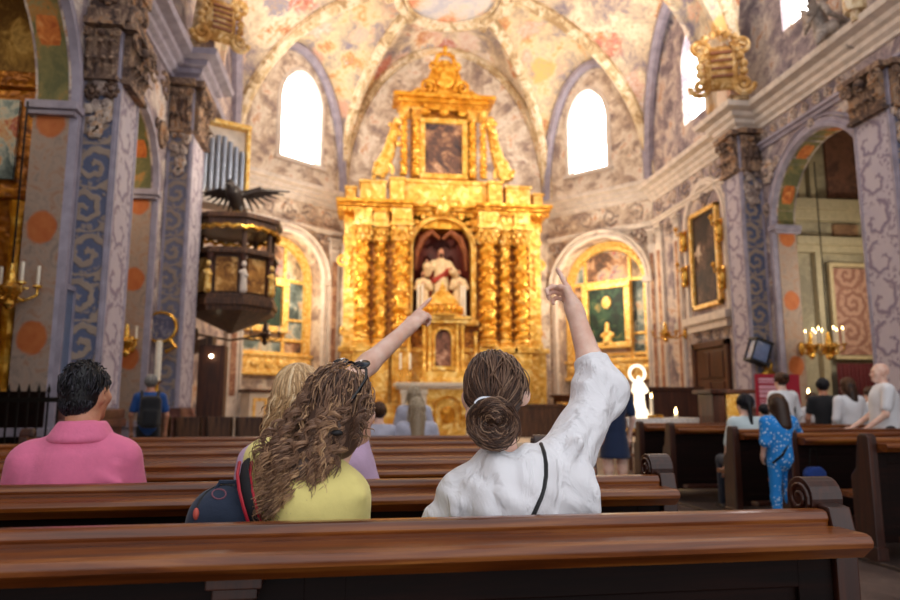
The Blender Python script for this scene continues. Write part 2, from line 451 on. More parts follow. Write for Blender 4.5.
FRESCO = blotch('vault_fresco', [(.24, '#857984'), (.34, '#b7a391'), (.43, '#dcc6a4'), (.50, '#ecdcc2'), (.56, '#d8a878'), (.61, '#b5623c'), (.66, '#e2b894'), (.73, '#c7bfc4'), (.84, '#efe6da')], .9, 1.5, figures=.95)
FRESCO2 = blotch('web_fresco', [(.24, '#8d8390'), (.36, '#c7b294'), (.46, '#e6cfa6'), (.54, '#d8a468'), (.60, '#c27a50'), (.67, '#ecdcc6'), (.8, '#b9b0b8')], 1.1, 1.9, loc=(3.7, 1, 2), figures=1.1)
STUCCO = blotch('wall_stucco', [(.26, '#6c6068'), (.38, '#96868a'), (.47, '#bfaea4'), (.54, '#d8ccc2'), (.60, '#b07850'), (.66, '#cbb6a4'), (.8, '#948a94')], 1.5, 3.0, bump=.5)
STUCCO_PALE = blotch('chancel_stucco', [(.26, '#94807a'), (.38, '#c4ad98'), (.47, '#e3d3bd'), (.55, '#efe4d6'), (.60, '#cf9868'), (.67, '#e3d2bd'), (.8, '#b9aaa6')], 1.6, 3.2, bump=.5)
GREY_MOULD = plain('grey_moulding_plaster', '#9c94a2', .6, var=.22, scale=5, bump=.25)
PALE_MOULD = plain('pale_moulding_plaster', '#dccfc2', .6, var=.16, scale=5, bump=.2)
CREAM_RIB = blotch('rib_plaster', [(.3, '#a88a62'), (.42, '#d8bf94'), (.52, '#efe2c8'), (.6, '#c99a5a'), (.7, '#e6d3b0')], 2.2, 4, bump=.4)
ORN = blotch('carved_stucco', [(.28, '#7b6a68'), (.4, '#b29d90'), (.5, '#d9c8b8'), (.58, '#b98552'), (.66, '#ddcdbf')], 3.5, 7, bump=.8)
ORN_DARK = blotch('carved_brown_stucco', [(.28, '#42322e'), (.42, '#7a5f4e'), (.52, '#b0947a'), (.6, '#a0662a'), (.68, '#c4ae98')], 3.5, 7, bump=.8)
RINC = scroll('blue_rinceaux', ('#47506c', '#6c7088'), ('#b8a28c', '#88766c'), .40, .55)
RINC_G = scroll('grey_rinceaux', ('#666a80', '#7d7a88'), ('#b09c88', '#867670'), .38, .52)
RINC_W = scroll('white_rinceaux', ('#b4acbe', '#cdc4c6'), ('#80748c', '#948698'), .50, .62, bump=.3, turns=1.5, fill=.2)
MED = medal('medallion_strip', ('#8c7c72', '#a89282', '#a07c66', '#948e9e'), ('#a84c1c', '#c87a40'), 1.28, .5)
MED_ARCH = blotch('painted_soffit', [(.3, '#5c5d3a'), (.45, '#7d7446'), (.55, '#b37a3a'), (.65, '#8a8458')], 1.6, 2.4)
GOLD = gilded('gilt', '#a86410', '#dc9722', '#fccb58', .45, .33, 5, .5)
GOLD_SHADED = gilded('shaded_gilt', '#5e2f04', '#96580c', '#c08020', .4, .4, 7, .6)  # darker gilt copy: shade between the columns put into the colour
GOLD_COL = gilded('bright_gilt', '#cc8416', '#f0b03a', '#ffd878', .5, .28, 3.5, .2)  # lit gilt copy: column highlights put into the colour
GOLD_PALE = gilded('pale_gilt', '#c8862a', '#eab44a', '#ffdf90', .35, .36, 5, .5)
GOLD_FRAME = gilded('frame_gilt', '#cc8a28', '#f2c260', '#ffecb0', .3, .38, 14, .4)
REDMARBLE = blotch('red_marble', [(.3, '#4e2e2a'), (.5, '#7a5048'), (.65, '#a07c70')], 2.2, 3, rough=.35, bump=0)
PEW = wood('pew_wood', '#3c1805', '#7c3e10', '#aa6828', .26, 0, .35)
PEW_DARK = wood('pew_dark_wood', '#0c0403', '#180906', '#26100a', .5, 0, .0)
PEW_END = wood('pew_end_wood', '#1e0b04', '#381609', '#562810', .35, 2, .25)
DARKWOOD = wood('dark_carved_wood', '#261610', '#50321f', '#7e5636', .45, 2, .1)
WALNUT = wood('door_wood', '#2a130b', '#4e2816', '#6e3c22', .5, 2, .1)
IRON = plain('black_iron', '#17130f', .5, .6)
BRASS = gilded('brass', '#9c6a1a', '#dca33a', '#ffe08a', .8, .25, 20, .2)
WAX = plain('wax', '#f4ead6', .5)
MARBLE = blotch('floor_marble', [(.3, '#4a3c38'), (.5, '#6d5c54'), (.65, '#8a786c')], 1.0, 1.2, rough=.35, bump=0)
WHITE_MARBLE = plain('white_marble', '#f2ece0', .4, var=.06)
PALE_STONE = plain('pale_stone', '#d9cdbc', .6, var=.12, scale=4)
LINEN = cloth('altar_linen', '#f0ebe6')
PANE = emis('lit_window_pane', '#ffffff', 7.0)
FLAME = emis('flame', '#ffd890', 14.0)
BULB = emis('bulb', '#fff0c8', 12.0)
SKIN = skinmat('skin', '#e6b49c', '#f8d6c4')
SKIN2 = skinmat('tan_skin', '#b87a5c', '#d29a7c')
# ------------------------------------------------------------------ setting
class Fr:
    """a local frame: x along the wall (to the right seen from inside), y into the wall, z up"""
    def __init__(s, O, P):
        s.O = Vector((O[0], O[1], 0)); d = Vector((P[0] - O[0], P[1] - O[1], 0)); s.L = d.length; s.u = d.normalized(); s.b = Vector((0, 0, 1)).cross(s.u)
        s.M = Matrix(((s.u.x, s.b.x, 0, s.O.x), (s.u.y, s.b.y, 0, s.O.y), (0, 0, 1, 0), (0, 0, 0, 1)))
    def put(s, o, x=0, y=0, z=0): o.matrix_world = s.M @ Matrix.Translation((x, y, z)); return o
    def w(s, x, y, z): return s.M @ Vector((x, y, z))
def struct(o, M=None):
    o['kind'] = 'structure'
    if M is not None: o.matrix_world = M
    return o
XL, XR = -6.05, 5.65
PA, PB, PC, PD = (-6.05, 18.6), (-3.2, 21.0), (3.3, 21.0), (5.65, 18.4)
FL = Fr((XL, -2), PA)              # left wall: local x = Y + 2
FR = Fr(PD, (XR, -2))              # right wall: local x = 18.4 - Y
F1 = Fr(PA, PB); F2 = Fr(PB, PC); F3 = Fr(PC, PD)
ZC = 7.5

def arc(ua, ub, zs, rise, N=20, pointed=0.0):
    P = []
    for i in range(N + 1):
        a = PI * i / N; x = -cos(a)
        h = sin(a)
        if pointed: h = (1 - abs(x) ** (2 - pointed * .5)) ** (1 / (1 + .75 / (1 - pointed * .3)))
        P.append(((ua + ub) / 2 + x * (ub - ua) / 2, zs + rise * h))
    return P
def panel(mb, u0, u1, z0, z1, t, hole=None, y0=0.0, N=20):
    """a wall panel of thickness t with an optional arched opening hole=(ua,ub,zb,zs,rise,pointed)"""
    if hole is None: return mb.box(u0, u1, y0, y0 + t, z0, z1)
    ua, ub, zb, zs, rise = hole[:5]; pt = hole[5] if len(hole) > 5 else 0
    mb.box(u0, ua, y0, y0 + t, z0, z1); mb.box(ub, u1, y0, y0 + t, z0, z1)
    if zb > z0 + .01: mb.box(ua, ub, y0, y0 + t, z0, zb)
    A = arc(ua, ub, zs, rise, N, pt)
    for (xa, za), (xb, zb2) in zip(A[:-1], A[1:]):
        mb.prism([(xa, za), (xb, zb2), (xb, z1), (xa, z1)], y0, y0 + t, 'y')
    return mb
def arch_band(mb, ua, ub, zb, zs, rise, w, d, y0=0.0, N=24, pointed=0, legs=True, out=0.0):
    """a moulded band of width w round an arched opening, standing d proud of the wall face"""
    A = arc(ua - out, ub + out, zs, rise + out, N, pointed); B = arc(ua - out - w, ub + out + w, zs, rise + out + w, N, pointed)
    if legs: A = [(ua - out, zb)] + A + [(ub + out, zb)]; B = [(ua - out - w, zb)] + B + [(ub + out + w, zb)]
    rows = [[(a[0], y0, a[1]), (a[0] + (b[0] - a[0]) * .12, y0 - d, a[1] + (b[1] - a[1]) * .12), (a[0] + (b[0] - a[0]) * .45, y0 - d, a[1] + (b[1] - a[1]) * .45),
             (a[0] + (b[0] - a[0]) * .55, y0 - d * .55, a[1] + (b[1] - a[1]) * .55), (a[0] + (b[0] - a[0]) * .88, y0 - d * .7, a[1] + (b[1] - a[1]) * .88), (b[0], y0, b[1])] for a, b in zip(A, B)]
    return mb.grid(rows)
def spiral(c, r0, r1, turns, n=22, flip=1, y=0.0, a0=0.0):
    return [(c[0] + flip * (r0 + (r1 - r0) * i / n) * cos(a0 + turns * 2 * PI * i / n), y, c[1] + (r0 + (r1 - r0) * i / n) * sin(a0 + turns * 2 * PI * i / n)) for i in range(n + 1)]
def capital(mb, cx, z0, w, h, y0, d):
    """a leafy pilaster capital: bell, two rows of curling leaves, corner volutes, abacus"""
    mb.box(cx - w * .42, cx + w * .42, y0 - d * .55, y0, z0, z0 + h * .86)
    mb.box(cx - w * .60, cx + w * .60, y0 - d * 1.15, y0, z0 + h * .88, z0 + h)
    mb.box(cx - w * .50, cx + w * .50, y0 - d * .75, y0, z0 - h * .05, z0 + h * .03)
    for row, (n, zz, hh) in enumerate(((4, 0.02, .40), (3, .30, .42))):
        for i in range(n):
            x = cx + w * .46 * (2 * (i + .5) / n - 1); lw = w * .5 / n
            P = []
            for j in range(7):
                t = j / 6; o = d * (.58 + .12 * t + (.55 * max(0, t - .55) / .45))
                z = z0 + h * (zz + hh * (t if t < .8 else 1.6 - t)); wd = lw * (1 - .55 * t * t)
                P.append([(x - wd, y0 - o + d * .08, z), (x, y0 - o - d * .08, z), (x + wd, y0 - o + d * .08, z)])
            mb.grid(P)
    for sgn in (-1, 1):
        mb.tube(spiral((cx + sgn * w * .43, z0 + h * .74), .01, w * .16, 1.6, 20, sgn, y0 - d * .95), w * .035, 5)
    mb.ball((cx, y0 - d * .95, z0 + h * .74), w * .11, 8, 6)
def scrollwork(mb, u0, u1, z0, z1, y0, r=.02):
    """relief scrolls running along a frieze"""
    h = z1 - z0; n = max(1, round((u1 - u0) / (h * 1.25))); st = (u1 - u0) / n
    for i in range(n):
        c = (u0 + (i + .5) * st, (z0 + z1) / 2); s = 1 if i % 2 else -1
        mb.tube([(p[0], p[1], c[1] + (p[2] - c[1]) * s) for p in spiral(c, h * .06, h * .44, 1.4, 18, s, y0)], [r * (.7 + .5 * k / 18) for k in range(19)], 5)
        for k in range(3):
            a = 1.1 + 2.1 * k; mb.ball((c[0] + s * h * .36 * cos(a), y0, c[1] + h * .36 * sin(a)), (h * .12, r * 1.3, h * .08), 6, 4)

# floor
m = MB(); m.box(-9, 9, -3, 22, -.12, 0); struct(m.build('floor', MARBLE))
m = MB(); m.box(1.22, 5.2, 4.2, 9.95, 0, .03); struct(m.build('floor_platform', blotch('platform_stone', [(.3, '#3c302c'), (.5, '#584a42'), (.65, '#6e5e54')], 1.5, 2, rough=.4, bump=0), bevel=.005))
m = MB(); m.box(-6, 5.6, 15.6, 21, 0, .16); m.box(-5.7, 5.4, 16.0, 21, .16, .32); struct(m.build('chancel_step', PALE_STONE, bevel=.01))

# side walls -------------------------------------------------------------
def side_wall(fr, name, opens, Lend, z1=13.4):
    m = MB(); pos = 0.0
    for (ua, ub) in opens:
        m.box(pos, ua, 0, .4, 0, z1)
        panel(m, ua, ub, 0, z1, .4, (ua, ub, 0, 4.7, (ub - ua) / 2 * 1.06))
        pos = ub
    m.box(pos, Lend, 0, .4, 0, z1)
    return struct(m.build(name, STUCCO), fr.M)
LO = [(8.0, 10.43), (11.85, 13.84)]                    # openings on the left wall in its local x (= Y + 2)
RO = [(5.75, 8.45)]                                    # opening on the right wall (= 18.4 - Y)
side_wall(FL, 'wall_left', LO, FL.L)
# right wall has lit windows above the cornice: build it in pieces
m = MB()
panel(m, 0, 4.6, 0, 13.4, .4, (2.1, 3.2, 8.3, 9.9, .8, .5))
m.box(4.6, 5.75, 0, .4, 0, 13.4); panel(m, 5.75, 8.45, 0, 8.0, .4, (5.75, 8.45, 0, 4.7, 1.43))
panel(m, 5.75, 8.45, 8.0, 13.4, .4, (6.4, 7.4, 8.5, 9.6, .8, .5))
m.box(8.45, 20.4, 0, .4, 0, 13.4); struct(m.build('wall_right', STUCCO), FR.M)

def decorated(fr, name, mat, cx, w, z0, z1, y0, side=None):
    """a painted panel on a face: own object so the pattern follows its local x"""
    m = MB(); m.box(-w / 2, w / 2, -.012, 0, z0, z1)
    o = struct(m.build(name, mat)); M = fr.M @ Matrix.Translation((cx, y0, 0))
    if side == 'cam_l': M = fr.M @ Matrix.Translation((cx, y0, 0)) @ Matrix.Rotation(-PI / 2, 4, 'Z')   # faces local -x
    if side == 'cam_r': M = fr.M @ Matrix.Translation((cx, y0, 0)) @ Matrix.Rotation(PI / 2, 4, 'Z')    # faces local +x
    o.matrix_world = M; return o
def pilaster(fr, ua, ub, d, z1, cap_z, side, rin, mat=GREY_MOULD):
    """projecting pier: shaft, base, capital; the side facing the nave entrance carries the blue rinceaux"""
    m = MB(); m.box(ua, ub, -d, 0, 0, z1)
    b_ = MB(); b_.box(ua - .06, ub + .06, -d - .06, 0, 0, .9); b_.box(ua - .1, ub + .1, -d - .1, 0, .9, 1.0); b_.box(ua - .08, ub + .08, -d - .08, 0, 1.0, 1.12); struct(b_.build('pilaster_plinth', REDMARBLE, bevel=.01), fr.M)
    s = ua if side == 'cam_l' else ub; q = -1 if side == 'cam_l' else 1
    for yy in (-d + .02, -.02):                         # moulded edges of the painted side
        m.box(min(s, s + q * .03), max(s, s + q * .03), yy - .025, yy + .025, 1.12, cap_z)
    for uu in (ua + .03, ub - .03): m.box(uu - .03, uu + .03, -d - .025, -d, 1.12, cap_z)
    struct(m.build('pilaster', mat, bevel=.008), fr.M)
    decorated(fr, 'pilaster_panel', rin, s, d - .08, 1.14, cap_z - .02, -d / 2, side)
    decorated(fr, 'pilaster_panel', RINC_W, (ua + ub) / 2, ub - ua - .12, 1.14, cap_z - .02, -d)
    m = MB(); w = ub - ua
    capital(m, (ua + ub) / 2, cap_z, w, z1 - cap_z, -d, .16)
    mm = MB(); capital(mm, 0, cap_z, d, z1 - cap_z, 0, .16)
    R = Matrix.Translation((s, -d / 2, 0)) @ Matrix.Rotation(-PI / 2 if side == 'cam_l' else PI / 2, 4, 'Z')
    m.add([R @ Vector(v) for v in mm.v], mm.f)
    o = struct(m.build('pilaster_capital', ORN_DARK, smooth=True), fr.M)
    # hanging stucco trophies under the capital on the painted side
    m = MB(); k = 0
    for zz in (cap_z - .12, cap_z - .34, cap_z - .52, cap_z - .68):
        wd = d * (.42 - .09 * k); k += 1
        for j in range(5):
            a = random.uniform(-1, 1); m.ball((s + q * .03, -d / 2 + a * wd, zz + random.uniform(-.07, .07)), (.05, random.uniform(.05, .09), random.uniform(.06, .1)), 7, 5)
    struct(m.build('stucco_trophy', ORN, smooth=True), fr.M)
pilaster(FL, 10.76, 11.5, .42, 5.95, 5.2, 'cam_l', RINC)
m = MB(); m.box(10.66, 11.6, -.54, 0, 5.95, 6.12); m.box(10.74, 11.52, -.46, 0, 6.12, 6.6); m.box(10.7, 11.56, -.5, 0, 6.6, 7.0); struct(m.build('pilaster_entablature', ORN_DARK, bevel=.015), FL.M)
m = MB(); m.box(9.3, 20.0, 0, .0, 0, 0) if 0 else m.box(10.40, 10.425, .0, 2.0, 0, 1.32); struct(m.build('chapel_screen', PEW_DARK), FL.M)
pilaster(FL, 14.57, 15.5, .41, 7.0, 6.05, 'cam_l', RINC_G)
pilaster(FR, 4.70, 5.33, .45, 6.86, 6.0, 'cam_r', RINC)
pilaster(FR, 8.62, 9.4, .42, 6.3, 5.6, 'cam_r', RINC)
# lower stucco corbels and brown foliage on the near left pier
m = MB()
for k in range(14):
    u = random.uniform(10.8, 11.5); z = random.uniform(6.2, 6.5); m.ball((u, -.46, z), (random.uniform(.06, .1), .06, random.uniform(.05, .1)), 7, 5)
for k in (-1, 1): m.tube(spiral((11.13 + k * .2, 6.36), .02, .16, 1.6, 20, k, -.48), .03, 5)
struct(m.build('stucco_foliage', ORN_DARK, smooth=True), FL.M)
m = MB()
for (y0_, z0_, s_) in ((-.22, 6.36, .15), (-.34, 5.05, .1), (-.12, 5.02, .1)):
    for k in range(8): a_ = 2 * PI * k / 8; m.ball((10.72, y0_ + s_ * .7 * cos(a_), z0_ + s_ * .8 * sin(a_)), (.05, s_ * .36, s_ * .36), 7, 5)
    m.ball((10.71, y0_, z0_), (.07, s_ * .4, s_ * .45), 8, 6)
struct(m.build('stucco_foliage', ORN_DARK, smooth=True), FL.M)

# far jambs of the chapel arches, painted with orange medallions; arch mouldings and imposts
def jamb(fr, u, side, z1=4.55, mat=MED):
    decorated(fr, 'jamb_panel', mat, u, .40, .9, z1, .2, side)
    m = MB(); q = -1 if side == 'cam_l' else 1
    m.box(min(u, u + q * .02), max(u, u + q * .02), -.02, .42, 0, .9); m.box(u - .07, u + .07, -.06, .46, .82, .92)
    m.box(u - .08, u + .08, -.08, .46, z1, z1 + .06); m.box(u - .12, u + .12, -.12, .46, z1 + .06, z1 + .16)
    struct(m.build('arch_impost', GREY_MOULD, bevel=.008), fr.M)
jamb(FL, 10.43, 'cam_l'); jamb(FL, 13.84, 'cam_l'); jamb(FR, 5.75, 'cam_r')
for fr, ops in ((FL, LO), (FR, RO)):
    for (ua, ub) in ops:
        m = MB(); arch_band(m, ua, ub, 0, 4.7, (ub - ua) / 2 * 1.06, .2, .09, legs=True); arch_band(m, ua, ub, 0, 4.7, (ub - ua) / 2 * 1.06, .05, .05, y0=-.0, out=.22, legs=False)
        struct(m.build('arch_moulding', GREY_MOULD, smooth=True), fr.M)
        # painted soffit with its own pigments
        A = arc(ua + .004, ub - .004, 4.7, (ub - ua) / 2 * 1.06 - .004, 28)
        m = MB(); m.grid([[(a[0], .03, a[1]), (a[0], .37, a[1])] for a in A]); struct(m.build('arch_soffit', MED_ARCH, smooth=True), fr.M)
        m = MB()
        for i in range(4, 28, 6):
            a = A[i]; c = Vector((a[0], .2, a[1])); t = (Vector((A[i + 1][0], 0, A[i + 1][1])) - Vector((A[i - 1][0], 0, A[i - 1][1]))).normalized(); nn = Vector((-t.z, 0, t.x))
            if nn.z > 0: nn = -nn
            vs = [c + nn * .012 + t * .26 * cos(b * PI / 10) + Vector((0, .13 * sin(b * PI / 10), 0)) for b in range(20)]
            m.add(vs, [tuple(range(20))])
        struct(m.build('soffit_medallion', blotch('orange_medallion', [(.3, '#a8521c'), (.5, '#d07a34'), (.7, '#dca060')], 5, 8)), fr.M)

# cornice and frieze
CPROF = [(0, 0), (.05, 0), (.06, .07), (.14, .12), (.15, .2), (.24, .24), (.26, .32), (.42, .36), (.45, .46), (0, .5)]
def cornice(name, path, mat, prof=CPROF):
    m = MB(); m.sweep(prof, path); return struct(m.build(name, mat, smooth=True, angle=25))
zc = 7.0; zr = 6.86
cornice('trim_1', [(XR, -2, zr), (XR, 13.07, zr), (XR - .45, 13.07, zr), (XR - .45, 13.7, zr), (XR, 13.7, zr), (XR, 18.4, zr)], PALE_MOULD)
cornice('trim_2', [(XR, 18.4, zc), (3.3, 21, zc)], PALE_MOULD)
cornice('trim_3', [(-3.2, 21, zc), (XL, 18.6, zc)], PALE_MOULD)
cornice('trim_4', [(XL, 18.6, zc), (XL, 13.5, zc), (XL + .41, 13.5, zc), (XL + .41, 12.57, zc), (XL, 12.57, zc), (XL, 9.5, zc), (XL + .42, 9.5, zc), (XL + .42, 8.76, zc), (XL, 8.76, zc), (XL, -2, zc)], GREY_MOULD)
BPROF = [(0, 0), (.05, 0), (.07, .06), (.12, .08), (.12, .13), (0, .15)]
cornice('trim_5', [(XR, 13.72, 6.2), (XR, 18.4, 6.2), (3.3, 21, 6.2)], PALE_MOULD, BPROF)
cornice('trim_6', [(-3.2, 21, 6.2), (XL, 18.6, 6.2), (XL, 13.5, 6.2)], PALE_MOULD, BPROF)
cornice('trim_7', [(XR, 9.0, 6.4), (XR, 13.05, 6.4)], GREY_MOULD, BPROF)
for nm, fr, a, b, z0, z1, mt in (('trim_8', F1, .1, 3.6, 6.38, 6.98, ORN), ('trim_9', F3, .1, 3.4, 6.38, 6.98, ORN), ('trim_10', FR, .1, 4.6, 6.38, 6.98, ORN), ('trim_11', FR, 5.4, 8.4, 6.58, 6.84, ORN), ('trim_12', FL, 11.6, 14.5, 6.42, 6.98, ORN_DARK)):
    m = MB(); scrollwork(m, a, b, z0, z1, -.01, .028); struct(m.build(nm, mt, smooth=True), fr.M)
# spandrel stucco around the chapel arches: mask heads, leaves
def spandrel(fr, pts, mat=ORN, nm='stucco_ornament'):
    m = MB()
    for (u, z, s) in pts:
        for k in range(9):
            a = 2 * PI * k / 9; m.ball((u + s * .8 * cos(a), -.03, z + s * 1.0 * sin(a)), (s * .36, .05, s * .42), 7, 5)
        m.ball((u, -.05, z), (s * .5, .09, s * .62), 8, 6)
        m.tube(spiral((u - s * 1.5, z + s * .4), .01, s * .6, 1.3, 16, -1, -.02), s * .12, 5); m.tube(spiral((u + s * 1.5, z + s * .4), .01, s * .6, 1.3, 16, 1, -.02), s * .12, 5)
    struct(m.build(nm, mat, smooth=True), fr.M)
spandrel(FR, [(5.6, 5.9, .2), (7.1, 6.28, .10), (8.4, 6.0, .14), (5.55, 5.1, .12)])
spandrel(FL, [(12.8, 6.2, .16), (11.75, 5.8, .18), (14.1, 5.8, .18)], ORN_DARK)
spandrel(F1, [(.45, 5.9, .17), (3.0, 5.95, .17), (1.8, 6.3, .12)]); spandrel(F3, [(.35, 5.9, .17), (3.1, 5.95, .17), (1.75, 6.3, .12)])
spandrel(FR, [(1.0, 5.9, .15), (2.95, 6.1, .14), (4.3, 5.9, .16)])

# chancel facets: arched niche below, lit window above -------------------
def facet(fr, nm, arch, win):
    m = MB(); panel(m, 0, fr.L, 0, 7.2, .55, arch)
    panel(m, 0, fr.L, 7.2, 13.4, .4, win)
    struct(m.build(nm, STUCCO_PALE), fr.M)
    ua, ub, zb, zs, rise = arch[:5]
    m = MB(); m.box(ua - .1, ub + .1, .55, .65, 0, zs + rise + .1); struct(m.build(nm + '_niche_back', STUCCO_PALE), fr.M)
    m = MB(); arch_band(m, ua, ub, 0, zs, rise, .2, .1, legs=True); arch_band(m, ua, ub, zs, zs, rise, .07, .16, out=.2, legs=False)
    for u in (ua - .1, ub + .1): m.box(u - .14, u + .14, -.16, 0, zs - .1, zs + .06); m.box(u - .14, u + .14, -.13, 0, 0, 1.3)
    m.box(ua - .02, ub + .02, .0, .5, 0, .9)
    struct(m.build(nm + '_arch_moulding', PALE_MOULD, smooth=True, angle=30), fr.M)
    wa, wb, wz, ws, wr = win[:5]
    m = MB(); arch_band(m, wa, wb, wz, ws, wr, .16, .06, pointed=win[5]); m.box(wa - .2, wb + .2, -.12, .4, wz - .12, wz); struct(m.build(nm + '_window_surround', PALE_MOULD, smooth=True, angle=30), fr.M)
facet(F1, 'wall_apse_left', (.55, 3.08, 0, 4.75, 1.27), (1.5, 2.85, 8.2, 9.95, 1.0, .5))
facet(F3, 'wall_apse_right', (.30, 3.2, 0, 4.7, 1.4), (.85, 2.12, 8.25, 9.85, 1.0, .5))
m = MB(); m.box(0, F2.L, 0, .4, 0, 13.6); struct(m.build('wall_apse_back', STUCCO_PALE), F2.M)
wn = 0
def window(fr, win, bars=True):
    global wn; wn += 1
    wa, wb, wz, ws, wr, pt = win; A = [(wa, wz)] + arc(wa, wb, ws, wr, 18, pt) + [(wb, wz)]
    root = empty('window_%d' % wn); root['kind'] = 'structure'; root.matrix_world = fr.M
    m = MB(); m.add([(a[0], .24, a[1]) for a in A], [tuple(range(len(A)))]); m.build('window_pane', PANE, root)
    m = MB()
    for (x0, z0), (x1, z1) in zip(A[:-1], A[1:]): m.cyl((x0, .21, z0), (x1, .21, z1), .03, n=5)
    m.build('window_frame', PALE_MOULD, root)
window(F1, (1.5, 2.85, 8.2, 9.95, 1.0, .5)); window(F3, (.85, 2.12, 8.25, 9.85, 1.0, .5)); window(FR, (2.1, 3.2, 8.3, 9.9, .8, .5)); window(FR, (6.4, 7.4, 8.5, 9.6, .8, .5))
# the painted wreath low on the right apse window
m = MB()
for k in range(26): m.ball((1.45 + random.gauss(0, .22), .2, 8.95 + random.gauss(0, .28)), (.05, .01, .035), 5, 4)
o = struct(m.build('window_emblem', plain('stained_red', '#c86a5a', .4)), F3.M)

# side pilasters between the facet arches
def thin_pilaster(fr, u, w, z0, z1, mat, y0=0):
    m = MB(); m.box(u - w / 2, u + w / 2, y0 - .09, y0, z0, z1); m.box(u - w * .62, u + w * .62, y0 - .13, y0, z0, z0 + 1.2)
    capital(m, u, z1, w, .5, y0 - .0, .13); struct(m.build('apse_pilaster', mat, smooth=True, angle=30), fr.M)
    decorated(fr, 'apse_pilaster_panel', blotch('jasper', [(.3, '#8a5a44'), (.45, '#b98c70'), (.55, '#d3b08c'), (.65, '#a0705a')], 3, 5) if 'jasper' not in bpy.data.materials else bpy.data.materials['jasper'], u, w * .5, z0 + 1.4, z1 - .2, y0 - .09)
thin_pilaster(F1, .26, .34, 0, 5.6, PALE_MOULD); thin_pilaster(F1, 3.48, .36, 0, 5.6, PALE_MOULD); thin_pilaster(F3, 3.44, .22, 0, 5.6, PALE_MOULD)
thin_pilaster(FR, .42, .38, 0, 5.6, PALE_MOULD); thin_pilaster(FR, 1.5, .3, 0, 5.6, PALE_MOULD); thin_pilaster(FR, 4.25, .4, 0, 5.6, GREY_MOULD)

# vault -------------------------------------------------------------------
def rib_pt(P0, K, zk, a, z0=ZC):
    P0 = Vector(P0); q = 1 - cos(a); p = P0.lerp(Vector(K), q); return Vector((p.x, p.y, z0 + (zk - z0) * (sin(a) ** .92)))
def web(P0, P1, zc, K, zk, mat, nm, N=14, M=8):
    """one severy: from the wall arch between two springers up to the boss"""
    mid = ((P0[0] + P1[0]) / 2, (P0[1] + P1[1]) / 2); m = MB()
    for Q in (P0, P1):
        rows = []
        for i in range(N + 1):
            a = PI / 2 * i / N; A = rib_pt(Q, mid, zc, a); R = rib_pt(Q, K, zk, a)
            rows.append([A.lerp(R, j / M) + Vector((0, 0, .22 * sin(PI * j / M) * sin(a))) for j in range(M + 1)])
        m.grid(rows)
    return struct(m.build(nm, mat, smooth=True, angle=0))
def rib(P, K, zk, r, mat, nm='vault_rib'):
    m = MB(); pts = [rib_pt(P, K, zk, PI / 2 * i / 24) - Vector((0, 0, r * .5)) for i in range(23)]
    m.tube(pts, r, 8); m.tube([p - Vector((0, 0, r * .9)) for p in pts], r * .45, 6)
    return struct(m.build(nm, mat, smooth=True))
K1 = (-.2, 17.9); ZK = 13.0
NL, NR = (-5.62, 13.1), (5.2, 13.4); c4 = [NL, PA, PB, PC, PD, NR]
for i, (a, b, z, mt) in enumerate(((NL, PA, 11.8, FRESCO), (PA, PB, 11.7, FRESCO2), (PB, PC, 12.5, FRESCO), (PC, PD, 11.7, FRESCO2), (PD, NR, 11.8, FRESCO), (NR, NL, 12.3, FRESCO2))):
    web(a, b, z, K1, ZK, mt, 'ceiling_%d' % (i + 1))
for p in c4: rib(p, K1, ZK, .17, CREAM_RIB)
# wall arches (formerets)
def formeret(P0, P1, zc, fr_in, r, mat):
    mid = ((P0[0] + P1[0]) / 2, (P0[1] + P1[1]) / 2); c = Vector((K1[0], K1[1], 0))
    pts = [rib_pt(P0, mid, zc, PI / 2 * i / 16) for i in range(17)] + [rib_pt(P1, mid, zc, PI / 2 * i / 16) for i in range(15, -1, -1)]
    pts = [p + (Vector((c.x - p.x, c.y - p.y, 0)).normalized() * .08) - Vector((0, 0, .06)) for p in pts]
    m = MB(); m.tube(pts, r, 7); return struct(m.build('wall_rib', mat, smooth=True))
formeret(PA, PB, 11.7, F1, .15, GREY_MOULD); formeret(PC, PD, 11.7, F3, .15, GREY_MOULD); formeret(PB, PC, 12.5, F2, .13, CREAM_RIB); formeret(NL, PA, 11.8, FL, .16, GREY_MOULD); formeret(PD, NR, 11.8, FR, .16, GREY_MOULD)
# painted oculus round the boss
m = MB(); n = 40; r0 = 1.5
def ring(R, r): return [(K1[0] + R * cos(2 * PI * i / n), K1[1] + R * sin(2 * PI * i / n), 12.36) for i in range(n + 1)]
m.tube(ring(r0, 0), .13, 8); m.tube(ring(r0 - .22, 0), .06, 6); struct(m.build('ceiling_ring', CREAM_RIB, smooth=True))
m = MB(); m.add([(K1[0] + r0 * cos(-2 * PI * i / 40), K1[1] + r0 * sin(-2 * PI * i / 40), 12.41) for i in range(40)], [tuple(range(40))]); struct(m.build('ceiling_medallion', blotch('medallion_fresco', [(.3, '#b9b7bf'), (.45, '#d9cfc2'), (.55, '#e8b48c'), (.62, '#cf7a50'), (.7, '#f0d8bc')], 1.0, 1.4), smooth=True))
# bundles of gilt leaf where ribs meet the ring
m = MB()
for p in c4:
    d = (Vector((p[0], p[1], 0)) - Vector((K1[0], K1[1], 0))).normalized()
    for k in range(8): m.ball(Vector((K1[0], K1[1], 12.34)) + d * 1.6 + Vector((random.gauss(0, .13), random.gauss(0, .13), random.gauss(0, .05))), .11, 7, 5)
struct(m.build('ceiling_leaf_knot', CREAM_RIB, smooth=True))
